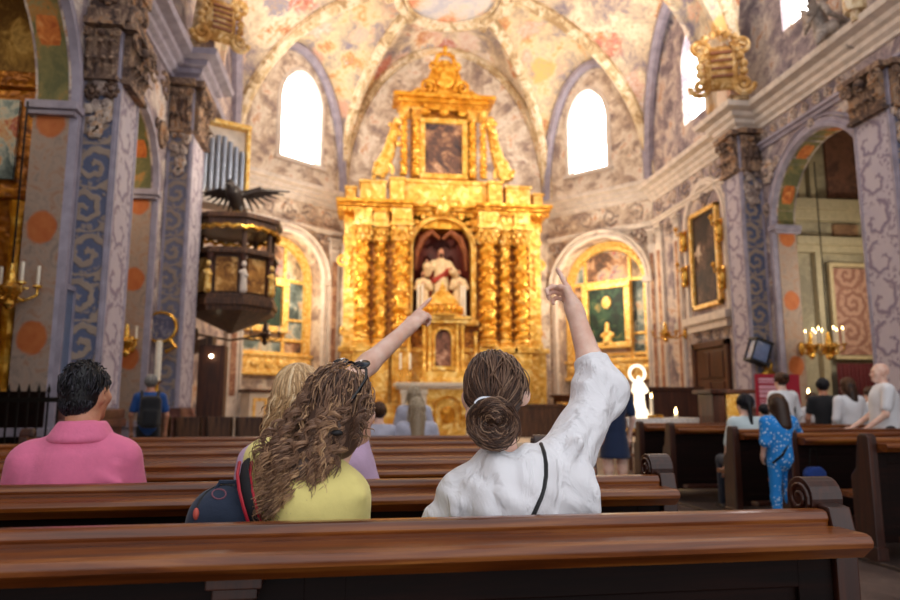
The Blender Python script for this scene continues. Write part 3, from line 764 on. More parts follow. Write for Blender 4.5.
# transverse arch between nave and chancel
def band_arch(P0, P1, zc, w, th, mat, nm):
    mid = ((P0[0] + P1[0]) / 2, (P0[1] + P1[1]) / 2)
    pts = [rib_pt(P0, mid, zc, PI / 2 * i / 18) for i in range(19)] + [rib_pt(P1, mid, zc, PI / 2 * i / 18) for i in range(17, -1, -1)]
    m = MB(); rows = []
    for i, p in enumerate(pts):
        t = (pts[min(i + 1, len(pts) - 1)] - pts[max(0, i - 1)]).normalized(); nn = Vector((t.z, 0, -t.x)); y = Vector((0, w / 2, 0))
        rows.append([p - y, p - y + nn * th, p - y * .75 + nn * th, p - y * .7 + nn * th * .7, p + y * .7 + nn * th * .7, p + y * .75 + nn * th, p + y + nn * th, p + y])
    m.grid(rows); o = struct(m.build(nm, mat, smooth=True, angle=30)); return pts
band_arch((-5.62, 12.95), (5.2, 13.25), 12.2, 1.0, .3, blotch('arch_band_fresco', [(.3, '#8f8490'), (.42, '#cdb898'), (.5, '#e8d8ba'), (.57, '#cf8a4c'), (.62, '#e0b27c'), (.72, '#b8aeb4')], 1.6, 2.4, bump=.3, figures=1.5), 'transverse_arch')
# nave bay next to the chancel
K2 = (-.2, 11.1); ZK2 = 13.4; NL2, NR2 = (-5.62, 9.15), (5.22, 9.5); NL1, NR1 = (-5.62, 12.6), (5.2, 12.9)
for i, (a, b, z, mt) in enumerate(((NL2, NL1, 11.6, FRESCO), (NR1, NR2, 11.6, FRESCO), (NR1, NL1, 12.2, FRESCO2))): web(a, b, z, K2, ZK2, mt, 'ceiling_%d' % (i + 7))
for p in (NL1, NR1, NL2, NR2): rib(p, K2, ZK2, .17, CREAM_RIB)

# chapels behind the side arches -----------------------------------------
CH = blotch('chapel_plaster', [(.3, '#8f8672'), (.5, '#b3a88c'), (.7, '#cabfa2')], 1.2, 2, bump=.05)
CH_GOLD = blotch('chapel_gilt_plaster', [(.3, '#6a4a1c'), (.45, '#a8823e'), (.55, '#d0ab62'), (.7, '#8a6a34')], 1.4, 2.5, bump=.3)
m = MB(); m.box(6.05, 8.6, 13.2, 13.4, 0, 7.6); m.box(8.4, 8.6, 9.9, 13.4, 0, 7.6); m.box(6.05, 8.6, 9.7, 9.9, 0, 7.6); m.box(6.05, 8.6, 9.7, 13.4, 7.4, 7.6); struct(m.build('wall_chapel_right', CH))
m = MB(); m.box(-8.6, -6.45, 8.9, 9.1, 0, 7.4); m.box(-8.8, -8.6, 5.6, 9.1, 0, 7.4); m.box(-8.6, -6.45, 5.6, 5.8, 0, 7.4); m.box(-8.8, -6.45, 5.6, 9.1, 7.2, 7.4); struct(m.build('wall_chapel_left', CH_GOLD))
m = MB(); m.box(-8.6, -6.45, 12.1, 12.3, 0, 7.4); m.box(-8.8, -8.6, 9.6, 12.3, 0, 7.4); m.box(-8.8, -6.45, 9.6, 12.3, 7.2, 7.4); struct(m.build('wall_chapel_pulpit', CH_GOLD))
# right chapel: pilasters, cornices, framed damask panel, red curtain
m = MB()
m.box(6.3, 8.4, 12.95, 13.2, 5.2, 5.42); m.box(6.3, 8.4, 13.02, 13.2, 4.98, 5.2); m.box(6.3, 8.4, 12.98, 13.2, 4.45, 4.62); m.box(6.3, 8.4, 13.05, 13.2, 4.3, 4.45)
for x in (6.55, 6.82, 8.05): m.box(x - .08, x + .08, 13.06, 13.2, 5.42, 7.4)
m.box(6.72, 6.86, 13.04, 13.2, 0, 4.3)
struct(m.build('trim_13', plain('chapel_trim', '#b8ab8c', .6), bevel=.01))
m = MB(); m.box(7.2, 7.9, 13.12, 13.2, 5.5, 7.3); struct(m.build('chapel_panel', blotch('damask_dark', [(.3, '#5d4038'), (.5, '#8a5e4c'), (.65, '#74503f')], 2.5, 5)))
m = MB(); m.box(7.25, 7.8, 13.12, 13.2, 4.68, 4.92); struct(m.build('chapel_panel', blotch('damask_mid', [(.3, '#7a5a44'), (.5, '#9a7658'), (.65, '#b08c68')], 3, 6)))
o = decorated(Fr((7.5, 13.1), (8.5, 13.1)), 'chapel_panel', scroll('pink_damask', ('#c39a84', '#b88c78'), ('#8c5e50', '#a27462'), .5, .6, turns=2.8), .02, .86, 2.18, 3.98, 0)
m = MB()
for x0, x1, z0, z1 in ((7.0, 7.08, 2.08, 4.08), (7.96, 8.04, 2.08, 4.08), (7.08, 7.96, 2.08, 2.16), (7.08, 7.96, 4.0, 4.08)): m.box(x0, x1, 13.02, 13.12, z0, z1)
struct(m.build('trim_14', plain('chapel_frame', '#c8b48c', .5), bevel=.015))
# ------------------------------------------------------------------ pews
RAIL = .893
def make_pew(x0, x1, endx, label, group, brackets=True, scrolls=True):
    """pew whose back rail stands at local y=0 and whose seat looks to +y; x along the pew. endx: list of x where a panelled scroll end stands"""
    root = empty('church_pew', (0, 0, 0), 0, label, 'pew', group)
    xs0, xs1 = x0, x1
    m = MB()   # top rail: rounded cap with a moulded rear face
    m.prism([(-.022, .80), (-.026, .862), (-.03, .872), (-.024, RAIL - .004), (-.01, RAIL), (.02, RAIL), (.03, RAIL - .01), (.03, .80)], xs0, xs1, 'x')
    m.build('top_rail', PEW, root, bevel=.004)
    m = MB()   # book ledge on the rear face
    m.prism([(-.165, .822), (-.168, .835), (-.16, .848), (-.145, .853), (-.022, .853), (-.022, .80), (-.05, .785), (-.13, .793), (-.15, .81)], xs0, xs1 + .015, 'x')
    m.build('book_ledge', PEW, root, bevel=.003)
    m = MB(); m.box(xs0, xs1, -.01, .012, .12, .80)
    n = max(2, round((x1 - x0) / 1.2)); st = (x1 - x0) / n
    for i in range(n + 1): x = min(max(x0 + i * st, x0 + .05), x1 - .05); m.box(x - .05, x + .05, -.026, -.01, .12, .80)
    m.box(xs0, xs1, -.024, -.01, .70, .79); m.box(xs0, xs1, -.024, -.01, .12, .24)
    m.build('back_panel', PEW_DARK, root, bevel=.004)
    if brackets:
        for i in range(1, n):
            x = x0 + i * st - .2; m = MB()
            m.box(x - .05, x + .05, -.07, -.02, .735, .79); m.box(x - .062, x + .062, -.09, -.015, .762, .79); m.box(x - .04, x + .04, -.055, -.02, .60, .735); m.box(x - .048, x + .048, -.065, -.02, .69, .71); m.box(x - .03, x + .03, -.045, -.02, .52, .60)
            m.build('bracket', PEW_END, root, bevel=.004)
    m = MB(); m.prism([(.02, .40), (.44, .42), (.455, .43), (.455, .455), (.44, .462), (.02, .445)], xs0, xs1, 'x'); m.build('seat', PEW, root, bevel=.003)
    m = MB(); m.box(xs0, xs1, -.33, -.19, .16, .20); m.build('kneeler', PEW_END, root, bevel=.006)
    for (ex, s) in endx:
        if not scrolls:
            m = MB(); a, b = (ex, ex + .075 * s) if s > 0 else (ex - .075, ex)
            m.prism([(-.06, 0), (.16, 0), (.16, .60), (.10, .66), (.06, .90), (.03, .925), (-.03, .925), (-.06, .90)], a, b, 'x'); m.box(a - .01, b + .01, -.075, .18, 0, .1); m.build('pew_end', PEW_END, root, bevel=.008); continue
        m = MB(); a, b = (ex, ex + .065 * s) if s > 0 else (ex - .065, ex)
        P = [(-.05, 0), (.44, 0), (.45, .10), (.41, .16), (.41, .44), (.46, .50), (.47, .58), (.44, .63), (.36, .64), (.24, .68), (.16, .76), (.12, .86), (.05, .91), (-.03, .90), (-.045, .84), (-.045, .14), (-.05, .1)]
        m.prism(P, a, b, 'x'); m.box(a - .008, b + .008, -.07, .47, 0, .09)
        m.box(a - .01, b + .01, .08, .34, .2, .23); m.box(a - .01, b + .01, .08, .34, .50, .53); m.box(a - .01, b + .01, .06, .09, .2, .53); m.box(a - .01, b + .01, .33, .36, .2, .53)
        e = m.build('pew_end', PEW_END, root, bevel=.006)
        m = MB(); cc = (.07, .915); r = .056
        ax0, ax1 = a - .014, b + .014
        m.prism([(cc[0] + r * cos(2 * PI * i / 20), cc[1] + r * sin(2 * PI * i / 20)) for i in range(20)], ax0, ax1, 'x')
        for xx, q in ((ax0, -1), (ax1, 1)):
            pts = [(xx + q * .002, cc[0] + p[0], cc[1] + p[2]) for p in spiral((0, 0), .008, .047, 1.75, 26)]; m.tube(pts, .007, 5)
        m.build('scroll', PEW_END, e, bevel=.004)
    return root
def strip_labels(root, label): root['label'] = label; return root
LX0, LX1 = -5.35, -1.40
P_LEFT = make_pew(LX0, LX1, [(LX1, 1), (LX0, -1)], 'long dark-brown wooden pew nearest the viewer, women leaning on its back rail', 'pews left of the aisle')
ROWS = [1.78 + .945 * k for k in range(6)]
LLAB = ['', 'long wooden pew in the second row, man in pink polo on it', 'long wooden pew one row ahead of the man in pink', 'long wooden pew two rows ahead of the man in pink', 'long wooden pew, second from the front of the block', 'front long wooden pew, two blonde heads just beyond its back']
for k, y in enumerate(ROWS):
    p = P_LEFT if k == 0 else copy_tree(P_LEFT)
    p.location = (0, y, 0); p.rotation_euler.z = .022; p.location = (-2.6 + 2.6 * cos(.022) + (.05 if k == 0 else 0), y + 2.6 * sin(.022), 0)
    if k: p['label'] = LLAB[k]
RX0, RX1 = 1.30, 5.0
P_RIGHT = make_pew(RX0, RX1, [(RX0, -1), (RX1, 1)], '', 'pews right of the aisle', True, False)
RY = [4.98, 5.95, 6.92, 8.4, 9.35]
RLAB = ['dark pew across the aisle beneath the bald man in white', 'pew across the aisle with the child in blue at its end', 'pew across the aisle behind the seated figure in pale shirt', 'low dark pew across the aisle before the linen-covered tables', 'frontmost dark pew across the aisle near the golden ambo']
for k, y in enumerate(RY):
    p = P_RIGHT if k == 0 else copy_tree(P_RIGHT)
    p.location = (0, y, .03); p['label'] = RLAB[k]
# leaflets, blue bag and small things on the right ledges
def thing1(name, mb, mat, label, cat, group=None, loc=None, smooth=False, bevel=0):
    o = mb.build(name, mat, None, smooth, bevel); tag(o, label, cat, group)
    if loc is not None: o.location = loc
    return o

LEAF = plain('leaflet_paper', '#ece8ee', .5, var=.05)
for i, (x, y, a, l) in enumerate(((1.48, 5.20, .3, 'topmost of the small scattered heap'), (1.56, 5.30, -.2, 'lying partly under the others'), (1.66, 5.16, .1, 'nearest the bald man side'))):
    m = MB(); m.box(-.10, .10, -.07, .07, 0, .006); m.box(-.10, .10, -.07, .07, .008, .012 + .004 * i)
    o = thing1('leaflet', m, LEAF, 'white leaflet on the aisle pew seat, ' + l, 'leaflet', 'leaflets on the aisle pew', (x, y, .498 + .02 * (2 - i))); o.rotation_euler = (.06, .05, a)
m = MB(); m.prism([(-.09, 0), (.09, 0), (.10, .13), (.05, .17), (-.06, .17), (-.10, .12)], -.045, .03, 'y'); b_ = empty('cloth_bag', (1.42, 5.875, .46), 0, 'small blue cloth bag hanging on the back of the pew beside the child', 'bag'); m.build('pouch', cloth('blue_nylon', '#1c3f8c'), b_, bevel=.02)
m = MB(); m.tube([(-.05, -.01, .16), (-.02, .0, .33), (.03, 0, .33), (.05, -.01, .16)], .006, 6); m.build('handle', IRON, b_, smooth=True)
m = MB(); m.ball((0, 0, 0), (.17, .11, .09), 14, 8); m.tube([(-.1, 0, .07), (-.06, 0, .16), (.06, 0, .16), (.1, 0, .07)], .012, 6); o = thing1('handbag', m, cloth('maroon_leather', '#7a1430'), 'maroon handbag on the aisle floor beside the end of the nearest pew', 'bag', None, (.36, 3.45, .09), True)
# ------------------------------------------------------------------ high altar retable (local x right, y into the wall, z up)
RO_ = Vector((-.16, 19.55, .32))
def rl(px, py, y=0.0):
    """local x,z on the plane at local depth y"""
    p = at_y(px, py, RO_.y + y); return p.x - RO_.x, p.z - RO_.z
RET = empty('altar_retable', RO_, 0, 'towering gilded altar retable with twisted columns behind the high altar', 'altarpiece')
Z0 = 0.0
def rb(m, x0, x1, y0, y1, z0, z1): m.box(x0, x1, y0, y1, z0 - RO_.z, z1 - RO_.z)
def dentils(m, x0, x1, y, z, s, d):
    n = int((x1 - x0) / s)
    for i in range(n): x = x0 + (i + .5) * (x1 - x0) / n; rb(m, x - s * .28, x + s * .28, y - d, y, z, z + s * .6)
# backing wall of the main storey and predella
m = MB(); rb(m, -2.92, 2.92, 0, .9, 1.0, 2.72); rb(m, -3.0, 3.0, -.1, .9, .32, 1.0); rb(m, -3.0, 3.0, -.08, .1, 2.62, 2.76); rb(m, -2.98, 2.98, -.06, .1, 1.0, 1.1)
for x in (-2.36, -1.86, -1.28, 1.18, 1.71, 2.17):
    w = .24; rb(m, x - w, x + w, -.42, 0, 1.0, 2.72); rb(m, x - w - .05, x + w + .05, -.47, 0, 2.60, 2.76); rb(m, x - w - .05, x + w + .05, -.47, 0, .9, 1.08)
    rb(m, x - w + .06, x + w - .06, -.45, -.4, 1.25, 2.45)
m.build('predella', GOLD_PALE, RET, bevel=.02)
m = MB(); nx0, nx1 = -.93, .72; zsp = 5.62; 
for (a, b) in ((-2.75, nx0), (nx1, 2.75)): rb(m, a, b, 0, .9, 2.72, 6.3)
A = arc(nx0, nx1, zsp, .82, 18)
for (xa, za), (xb, zb) in zip(A[:-1], A[1:]): m.prism([(xa, za - RO_.z), (xb, zb - RO_.z), (xb, 6.3 + .3 - RO_.z), (xa, 6.3 + .3 - RO_.z)], 0, .9, 'y')
rb(m, nx0, nx1, 0, .9, 2.72, 3.5)
m.build('main_storey', GOLD_SHADED, RET)
m = MB(); arch_band(m, nx0, nx1, 3.5 - RO_.z, zsp - RO_.z, .82, .17, .16); rb(m, nx0 - .2, nx1 + .2, -.25, .05, 3.38, 3.52)
for i in range(3, 26, 2):
    a = arc(nx0 - .22, nx1 + .22, zsp, 1.04, 28)[i]; m.ball((a[0], -.12, a[1] - RO_.z), .075, 8, 6)
m.build('niche_frame', GOLD_PALE, RET, smooth=True)
m = MB(); m.lathe([(.80, 2.9), (.80, 5.3), (.76, 5.65), (.6, 5.95), (.35, 6.15), (.01, 6.22)], ((nx0 + nx1) / 2, .02, .0), 20, a0=0, a1=PI)
m.build('niche_shell', plain('niche_red', '#5e1e12', .6, var=.3, scale=6), RET, smooth=True)
# heart-shaped canopy with swags in the niche
m = MB()
for s in (-1, 1):
    pts = [((nx0 + nx1) / 2 + s * .04, .15, 5.62), ((nx0 + nx1) / 2 + s * .28, .12, 5.82), ((nx0 + nx1) / 2 + s * .55, .12, 5.62), ((nx0 + nx1) / 2 + s * .72, .15, 5.2), ((nx0 + nx1) / 2 + s * .74, .2, 4.7)]
    m.tube(pts, [.05, .09, .11, .09, .04], 7)
m.build('niche_drapery', plain('drapery_brown', '#8a4a22', .6, var=.3), RET, smooth=True)

def solomonic(m, x, y, z0, z1, r, turns, ph=0):
    n = 64; k = 16; rows = []
    for j in range(n + 1):
        t = j / n; z = z0 + (z1 - z0) * t; row = []; a0 = 2 * PI * turns * t + ph
        ox, oy = r * .20 * cos(a0), r * .20 * sin(a0); rr = r * (.86 - .1 * t) * (1 + .16 * sin(2 * PI * turns * 2 * t))
        for i in range(k + 1):
            a = 2 * PI * i / k; q = rr * (1 + .10 * cos(3 * (a - a0)))
            row.append((x + ox + q * cos(a), y + oy + q * sin(a), z - RO_.z))
        rows.append(row)
    m.grid(rows)
    for j in range(2, n - 1, 2):               # vine leaves and grapes in the hollows
        t = j / n; a0 = 2 * PI * turns * t + ph + PI; z = z0 + (z1 - z0) * t
        if sin(a0) < .4: m.ball((x + r * .92 * cos(a0), y + r * .92 * sin(a0), z - RO_.z), (r * .30, r * .24, r * .30), 6, 4)
def round_capital(m, x, y, z, r, h):
    z -= RO_.z
    m.lathe([(r * .9, 0), (r * 1.02, .02), (r * .85, .05), (r * .95, h * .4), (r * 1.3, h * .8), (r * 1.2, h * .84)], (x, y, z), 14)
    m.box(x - r * 1.45, x + r * 1.45, y - r * 1.45, y + r * 1.45, z + h * .84, z + h)
    for row in range(2):
        for i in range(8):
            a = 2 * PI * (i + .5 * row) / 8; q = r * (1.05 + .2 * row); m.ball((x + q * cos(a), y + q * sin(a), z + h * (.22 + .3 * row)), (r * .26, r * .26, h * .2), 6, 5)
    for i in range(4):
        a = PI / 4 + PI / 2 * i; m.ball((x + r * 1.4 * cos(a), y + r * 1.4 * sin(a), z + h * .72), r * .3, 7, 5)
for i, (x, y, r) in enumerate(((-2.36, -.22, .2), (-1.86, -.12, .18), (-1.28, -.28, .23), (1.18, -.28, .23), (1.71, -.12, .18), (2.17, -.22, .2))):
    m = MB(); solomonic(m, x, y, 3.0, 5.72, r, 5.5, PI * (i % 2)); c = m.build('column', GOLD_COL, RET, smooth=True, angle=0)
    m = MB(); round_capital(m, x, y, 5.70, r, .5); m.build('capital', GOLD_PALE, c, smooth=True)
    m = MB(); m.lathe([(r * 1.35, 0), (r * 1.35, .08), (r * 1.1, .1), (r * 1.25, .15), (r * 1.0, .22)], (x, y, 2.76 - RO_.z), 16); m.build('base', GOLD_PALE, c, smooth=True)
    m = MB(); rb(m, x - r * 1.2, x + r * 1.2, y - r * 1.2, .1, 6.2, 6.62); rb(m, x - r * .8, x + r * .8, y - r * 1.35, .1, 6.28, 6.56); m.build('entablature_block', GOLD_PALE, RET, bevel=.015)
for s in (-1, 1):   # outer flat pilasters with hanging drops
    x = 2.7 * s - (.0 if s < 0 else .1); m = MB(); rb(m, x - .17, x + .17, -.1, .5, 2.72, 6.3); rb(m, x - .2, x + .2, -.14, .5, 5.75, 5.9); rb(m, x - .2, x + .2, -.14, .5, 2.72, 2.9)
    for k in range(6): m.ball((x, -.13, 5.5 - k * .2 - RO_.z), (.09 - .008 * k, .05, .1), 7, 5)
    m.tube(spiral((x + s * .2, 5.2 - RO_.z), .02, .2, 1.5, 20, s, .1), .045, 6); m.tube(spiral((x + s * .12, 3.2 - RO_.z), .02, .16, 1.5, 20, s, .1), .04, 6)
    m.build('pilaster', GOLD_PALE, RET, smooth=True, angle=30)
m = MB(); rb(m, -2.9, 2.86, 0, .9, 6.2, 6.62)
for (a, b, d) in ((-3.08, -1.0, .5), (-1.0, .85, .2), (.85, 3.0, .5)):
    rb(m, a, b, -d + .12, .9, 6.60, 6.68); rb(m, a, b, -d + .02, .9, 6.68, 6.76); rb(m, a - .04, b + .04, -d - .1, .9, 6.76, 6.86)
    dentils(m, a, b, -d + .12, 6.52, .13, .05)
m.build('main_cornice', GOLD, RET, bevel=.012)
# broken pediment blocks and attic pedestals
m = MB()
for s in (-1, 1):
    for (c, w, h, d) in ((2.1, .36, .62, .3), (1.42, .2, .72, .35), (2.72, .14, .45, .2)): rb(m, s * c - w, s * c + w, -d, .5, 6.86, 6.86 + h); rb(m, s * c - w - .04, s * c + w + .04, -d - .05, .5, 6.86 + h - .08, 6.86 + h)
rb(m, -1.2, 1.2, -.1, .8, 6.86, 7.6); rb(m, -1.25, 1.25, -.16, .8, 7.5, 7.62)
m.build('attic_pedestal', GOLD_PALE, RET, bevel=.015)
# medallion with cherub head over the niche
m = MB(); m.ball((-.1, -.28, 6.75 - RO_.z), (.2, .14, .24), 12, 8); m.ball((-.1, -.36, 7.0 - RO_.z), (.1, .1, .12), 8, 6)
for s in (-1, 1): m.tube(spiral((-.1 + s * .42, 6.82 - RO_.z), .02, .2, 1.5, 20, s, -.2), .05, 6); m.ball((-.1 + s * .3, -.26, 6.85 - RO_.z), (.16, .06, .1), 7, 5)
m.build('cherub_medallion', GOLD_PALE, RET, smooth=True)
# attic storey: framed picture, slender columns, scroll wings
px0, px1, pz0, pz1 = -.60, .50, 7.86, 9.4
m = MB(); rb(m, -1.0, .95, .12, .8, 7.5, 10.0); m.build('attic_wall', GOLD_SHADED, RET)
m = MB()
for (a, b, c, d) in ((px0 - .16, px1 + .16, pz0 - .16, pz0), (px0 - .16, px1 + .16, pz1, pz1 + .16), (px0 - .16, px0, pz0, pz1), (px1, px1 + .16, pz0, pz1)): rb(m, a, b, -.04, .14, c, d)
fr_ = m.build('picture_frame', GOLD_PALE, RET, bevel=.03)
m = MB(); rb(m, px0, px1, .06, .12, pz0, pz1); m.build('picture', blotch('holy_picture', [(.28, '#2e2a30'), (.42, '#6b4a3c'), (.5, '#a97d5c'), (.57, '#d8b08a'), (.62, '#5f6c7c'), (.68, '#a8483a'), (.76, '#d9c6a8')], 1.6, 2.6), fr_)
for s, x in ((-1, -.86), (-1, -1.22), (1, .80), (1, 1.12)):
    m = MB(); solomonic(m, x, -.02, 7.75, 9.5, .11, 5, 0 if s > 0 else PI); c = m.build('attic_column', GOLD_COL, RET, smooth=True, angle=0)
    m = MB(); round_capital(m, x, -.02, 9.48, .11, .3); m.build('capital', GOLD_PALE, c, smooth=True)
for s in (-1, 1):
    m = MB(); x = 1.32 * s - .05
    pts = [(x + s * .05, .1, 9.5 - RO_.z), (x + s * .16, .08, 9.0 - RO_.z), (x + s * .30, .05, 8.4 - RO_.z), (x + s * .5, .04, 7.95 - RO_.z), (x + s * .58, .04, 7.72 - RO_.z)]
    m.tube(pts, [.1, .15, .19, .24, .2], 10)
    for k in range(26):
        t = random.random(); i = min(3, int(t * 4)); a = Vector(pts[i]).lerp(Vector(pts[i + 1]), t * 4 - i); m.ball(a + Vector((random.gauss(0, .11), -.1 - random.random() * .1, random.gauss(0, .08))), random.uniform(.06, .11), 7, 5)
    m.tube(spiral((x + s * .42, 7.9 - RO_.z), .02, .26, 1.6, 24, s, -.06), .06, 6)
    m.build('scroll_wing', GILT_WHITE if 'GILT_WHITE' in globals() else GOLD_PALE, RET, smooth=True)
m = MB(); rb(m, -1.3, 1.2, -.06, .8, 9.80, 10.0); rb(m, -1.4, 1.3, -.14, .8, 10.0, 10.12); rb(m, -1.55, 1.48, -.26, .8, 10.12, 10.24); dentils(m, -1.35, 1.3, -.06, 9.9, .12, .05)
for x in (-.6, -.05, .5): m.ball((x, -.1, 9.72 - RO_.z), (.16, .1, .12), 8, 6)
m.build('attic_cornice', GOLD, RET, bevel=.015)
# crowning cartouche
m = MB(); m.prism([(-.62, 10.24 - RO_.z), (.58, 10.24 - RO_.z), (.54, 10.7 - RO_.z), (.36, 11.15 - RO_.z), (.1, 11.4 - RO_.z), (-.14, 11.4 - RO_.z), (-.4, 11.15 - RO_.z), (-.58, 10.7 - RO_.z)], 0, .3, 'y'); m.ball((-.02, -.02, 10.85 - RO_.z), (.36, .16, .4), 14, 10)
for s in (-1, 1):
    m.tube(spiral((-.02 + s * .52, 10.5 - RO_.z), .02, .24, 1.6, 22, s, -.08), .06, 6); m.tube(spiral((-.02 + s * .34, 11.15 - RO_.z), .02, .17, 1.5, 22, s, -.08, 1), .05, 6); m.tube([(-.02 + s * .6, -.02, 10.3 - RO_.z), (-.02 + s * .8, -.02, 10.42 - RO_.z), (-.02 + s * .95, -.02, 10.3 - RO_.z)], .07, 6)
for k in range(7): a = PI * k / 6; m.ball((-.02 + .26 * cos(a), -.06, 11.38 - RO_.z + .2 * sin(a)), .08, 7, 5)
m.ball((-.02, -.05, 11.72 - RO_.z), (.08, .08, .12), 8, 6)
m.build('crown_cartouche', GOLD, RET, smooth=True, angle=40)

# saint in the niche: a thing of its own, standing on the niche floor
def robe_figure(name, loc, h, label, mats, arms, cat='statue', yaw=0.0, cell=.03, lean=0.0, parent=None, wide=1.0):
    """a robed standing figure of height h: one body mesh in flesh, robe and mantle as children"""
    s = h / 1.75; root = empty(name, loc, yaw, label, cat) if parent is None else parent
    P = lambda x, y, z: (x * s, y * s, z * s)
    prims = [cap(P(0, 0, .2), P(0, 0, 1.0), .14 * s, .15 * s), cap(P(0, 0, 1.0), P(0, .0, 1.42), .15 * s, .12 * s), cap(P(0, 0, 1.45), P(0, -.01, 1.56), .055 * s), ell(P(0, -.02, 1.64), (.078 * s, .095 * s, .115 * s)), ell(P(0, -.115, 1.63), (.015 * s, .02 * s, .025 * s), .02)]
    for sg, (el, ha) in zip((-1, 1), arms):
        sh = (sg * .19, 0, 1.40); prims += [cap(P(*sh), P(*el), .055 * s, .045 * s), cap(P(*el), P(*ha), .045 * s, .03 * s), ell(P(*ha), (.04 * s,) * 3, .02)]
    body('figure', prims, cell * s, mats[0], root)
    rp = [cap(P(0, 0, .02), P(0, 0, .95), .27 * s * wide, .17 * s, .06), cap(P(0, 0, .95), P(0, 0, 1.38), .18 * s, .15 * s, .06)]
    for sg, (el, ha) in zip((-1, 1), arms):
        sh = (sg * .18, 0, 1.38); mid = Vector(el).lerp(Vector(ha), .6); rp += [cap(P(*sh), P(*el), .09 * s, .085 * s, .05), cap(P(*el), P(*mid), .085 * s, .10 * s, .04)]
    for k in range(9):
        a = -PI + PI * k / 8; rp.append(cap(P(.25 * wide * cos(a), .25 * sin(a), .02), P(.13 * cos(a), .14 * sin(a), 1.1), .05 * s, .03 * s, .03))
    body('robe', rp, cell * s, mats[1], root)
    if mats[2] is not None:
        mp = [cap(P(.2, .1, .3), P(.16, .08, 1.38), .12 * s, .09 * s, .06), cap(P(-.2, .1, .3), P(-.16, .08, 1.38), .12 * s, .09 * s, .06), cap(P(0, .16, .1), P(0, .1, 1.4), .2 * s, .14 * s, .08), cap(P(-.15, -.14, .95), P(.2, -.1, 1.2), .07 * s, .08 * s, .05)]
        body('mantle', mp, cell * s, mats[2], root)
    if mats[3] is not None:
        body('hair', [ell(P(0, .015, 1.67), (.09 * s, .1 * s, .11 * s)), ell(P(0, -.09, 1.56), (.05 * s, .04 * s, .07 * s))], cell * s * .8, mats[3], root)
    return root
RED = plain('red_robe', '#a8321e', .6, var=.25); CREAMR = plain('cream_robe', '#e2c69a', .6, var=.2); BROWN = plain('brown_hair', '#4a2c1a', .6)
nc = RO_.x + (nx0 + nx1) / 2
robe_figure('saint_statue', (nc, 19.78, 3.52), 2.15, 'bishop saint statue in red cope inside the central niche', (SKIN2, CREAMR, RED, BROWN), [((-.33, -.12, 1.12), (-.36, -.28, 1.38)), ((.32, -.15, 1.1), (.2, -.34, 1.2))])
for sx, h in ((-.52, 1.45), (.50, 1.5)):
    robe_figure('attendant_statue', (nc + sx, 19.66, 3.52), h, 'small pale kneeling attendant %s the bishop saint in the niche' % ('under the raised hand of' if sx < 0 else 'beside the crozier side of'), (SKIN2, CREAMR, None, BROWN), [((-.25, -.15, 1.12), (-.05, -.25, 1.3)), ((.25, -.15, 1.12), (.05, -.25, 1.3))], cell=.04)
def candle(name, loc, h, r, label, group, holder=True, lit=False, hm=None):
    root = empty(name, loc, 0, label, 'candle', group)
    hm = hm or BRASS; z = 0
    if holder:
        m = MB(); q = h * .45; m.lathe([(r * 3, 0), (r * 3, q * .05), (r * 1.2, q * .15), (r * .9, q * .4), (r * 1.6, q * .5), (r * .9, q * .6), (r * 1.1, q * .85), (r * 2.2, q * .95), (r * 2.2, q)], (0, 0, 0), 10); m.build('candle_holder', hm, root, smooth=True); z = q
    m = MB(); m.lathe([(r, z), (r, h), (r * .3, h + r * .4)], (0, 0, 0), 8); m.build('candle_stick', WAX, root, smooth=True)
    if lit: m = MB(); m.lathe([(.002, h), (r * .7, h + r * 1.0), (r * .5, h + r * 2), (.002, h + r * 3.4)], (0, 0, 0), 6); m.build('flame', FLAME, root, smooth=True)
    return root
for i, sx in enumerate((-.74, -.62, .60, .70)):
    candle('altar_candle', (nc + sx * .92, 19.42, 3.52), 1.0, .035, 'white candle on the niche sill, %s' % ('outermost near the left-hand-side column' if 0 else ['outer one by the raised-hand side', 'inner one by the raised-hand side', 'inner one by the crozier side', 'outer one by the crozier side'][i]), 'candles on the niche sill', holder=False)

# tabernacle: a little domed temple in front of the predella
TB = empty('tabernacle', (-.36, 18.62, 1.742), 0, 'gilded domed tabernacle with an arched painted door above the altar', 'tabernacle')
m = MB(); m.box(-.62, .62, -.3, .42, -.0, .12); m.box(-.56, .56, -.26, .4, .12, .3); m.build('base', GOLD_PALE, TB, bevel=.015)
m = MB(); m.box(-.42, .42, -.12, .4, .3, 1.62)
m.build('body', GOLD, TB, bevel=.01)
m = MB(); arch_band(m, -.2, .22, .42, 1.2, .22, .09, .1, y0=-.12); m.box(-.3, .32, -.24, -.1, .34, .44); d0 = m.build('door_frame', GOLD_PALE, TB, smooth=True, angle=30)
m = MB(); m.add([(a[0], -.128, a[1]) for a in [(-.2, .42)] + arc(-.2, .22, 1.2, .22, 14) + [(.22, .42)]], [tuple(range(17))]); m.build('door', blotch('painted_door', [(.3, '#4a2c22'), (.45, '#8a5a48'), (.55, '#caa084'), (.65, '#6a6a8a'), (.75, '#d6bfa4')], 3, 5), TB)
for x in (-.5, -.36, .38, .52, .9, -.9):
    m = MB(); m.lathe([(.06, 0), (.06, .06), (.04, .1), (.045, 1.1), (.06, 1.2), (.075, 1.26)], (x, -.2 if abs(x) < .6 else -.05, .3 if abs(x) < .6 else .12), 10); m.build('column', GOLD_PALE, TB, smooth=True)
m = MB(); m.box(-.64, .66, -.32, .42, 1.58, 1.68); m.box(-.7, .72, -.38, .42, 1.68, 1.76); m.build('cornice', GOLD_PALE, TB, bevel=.012)
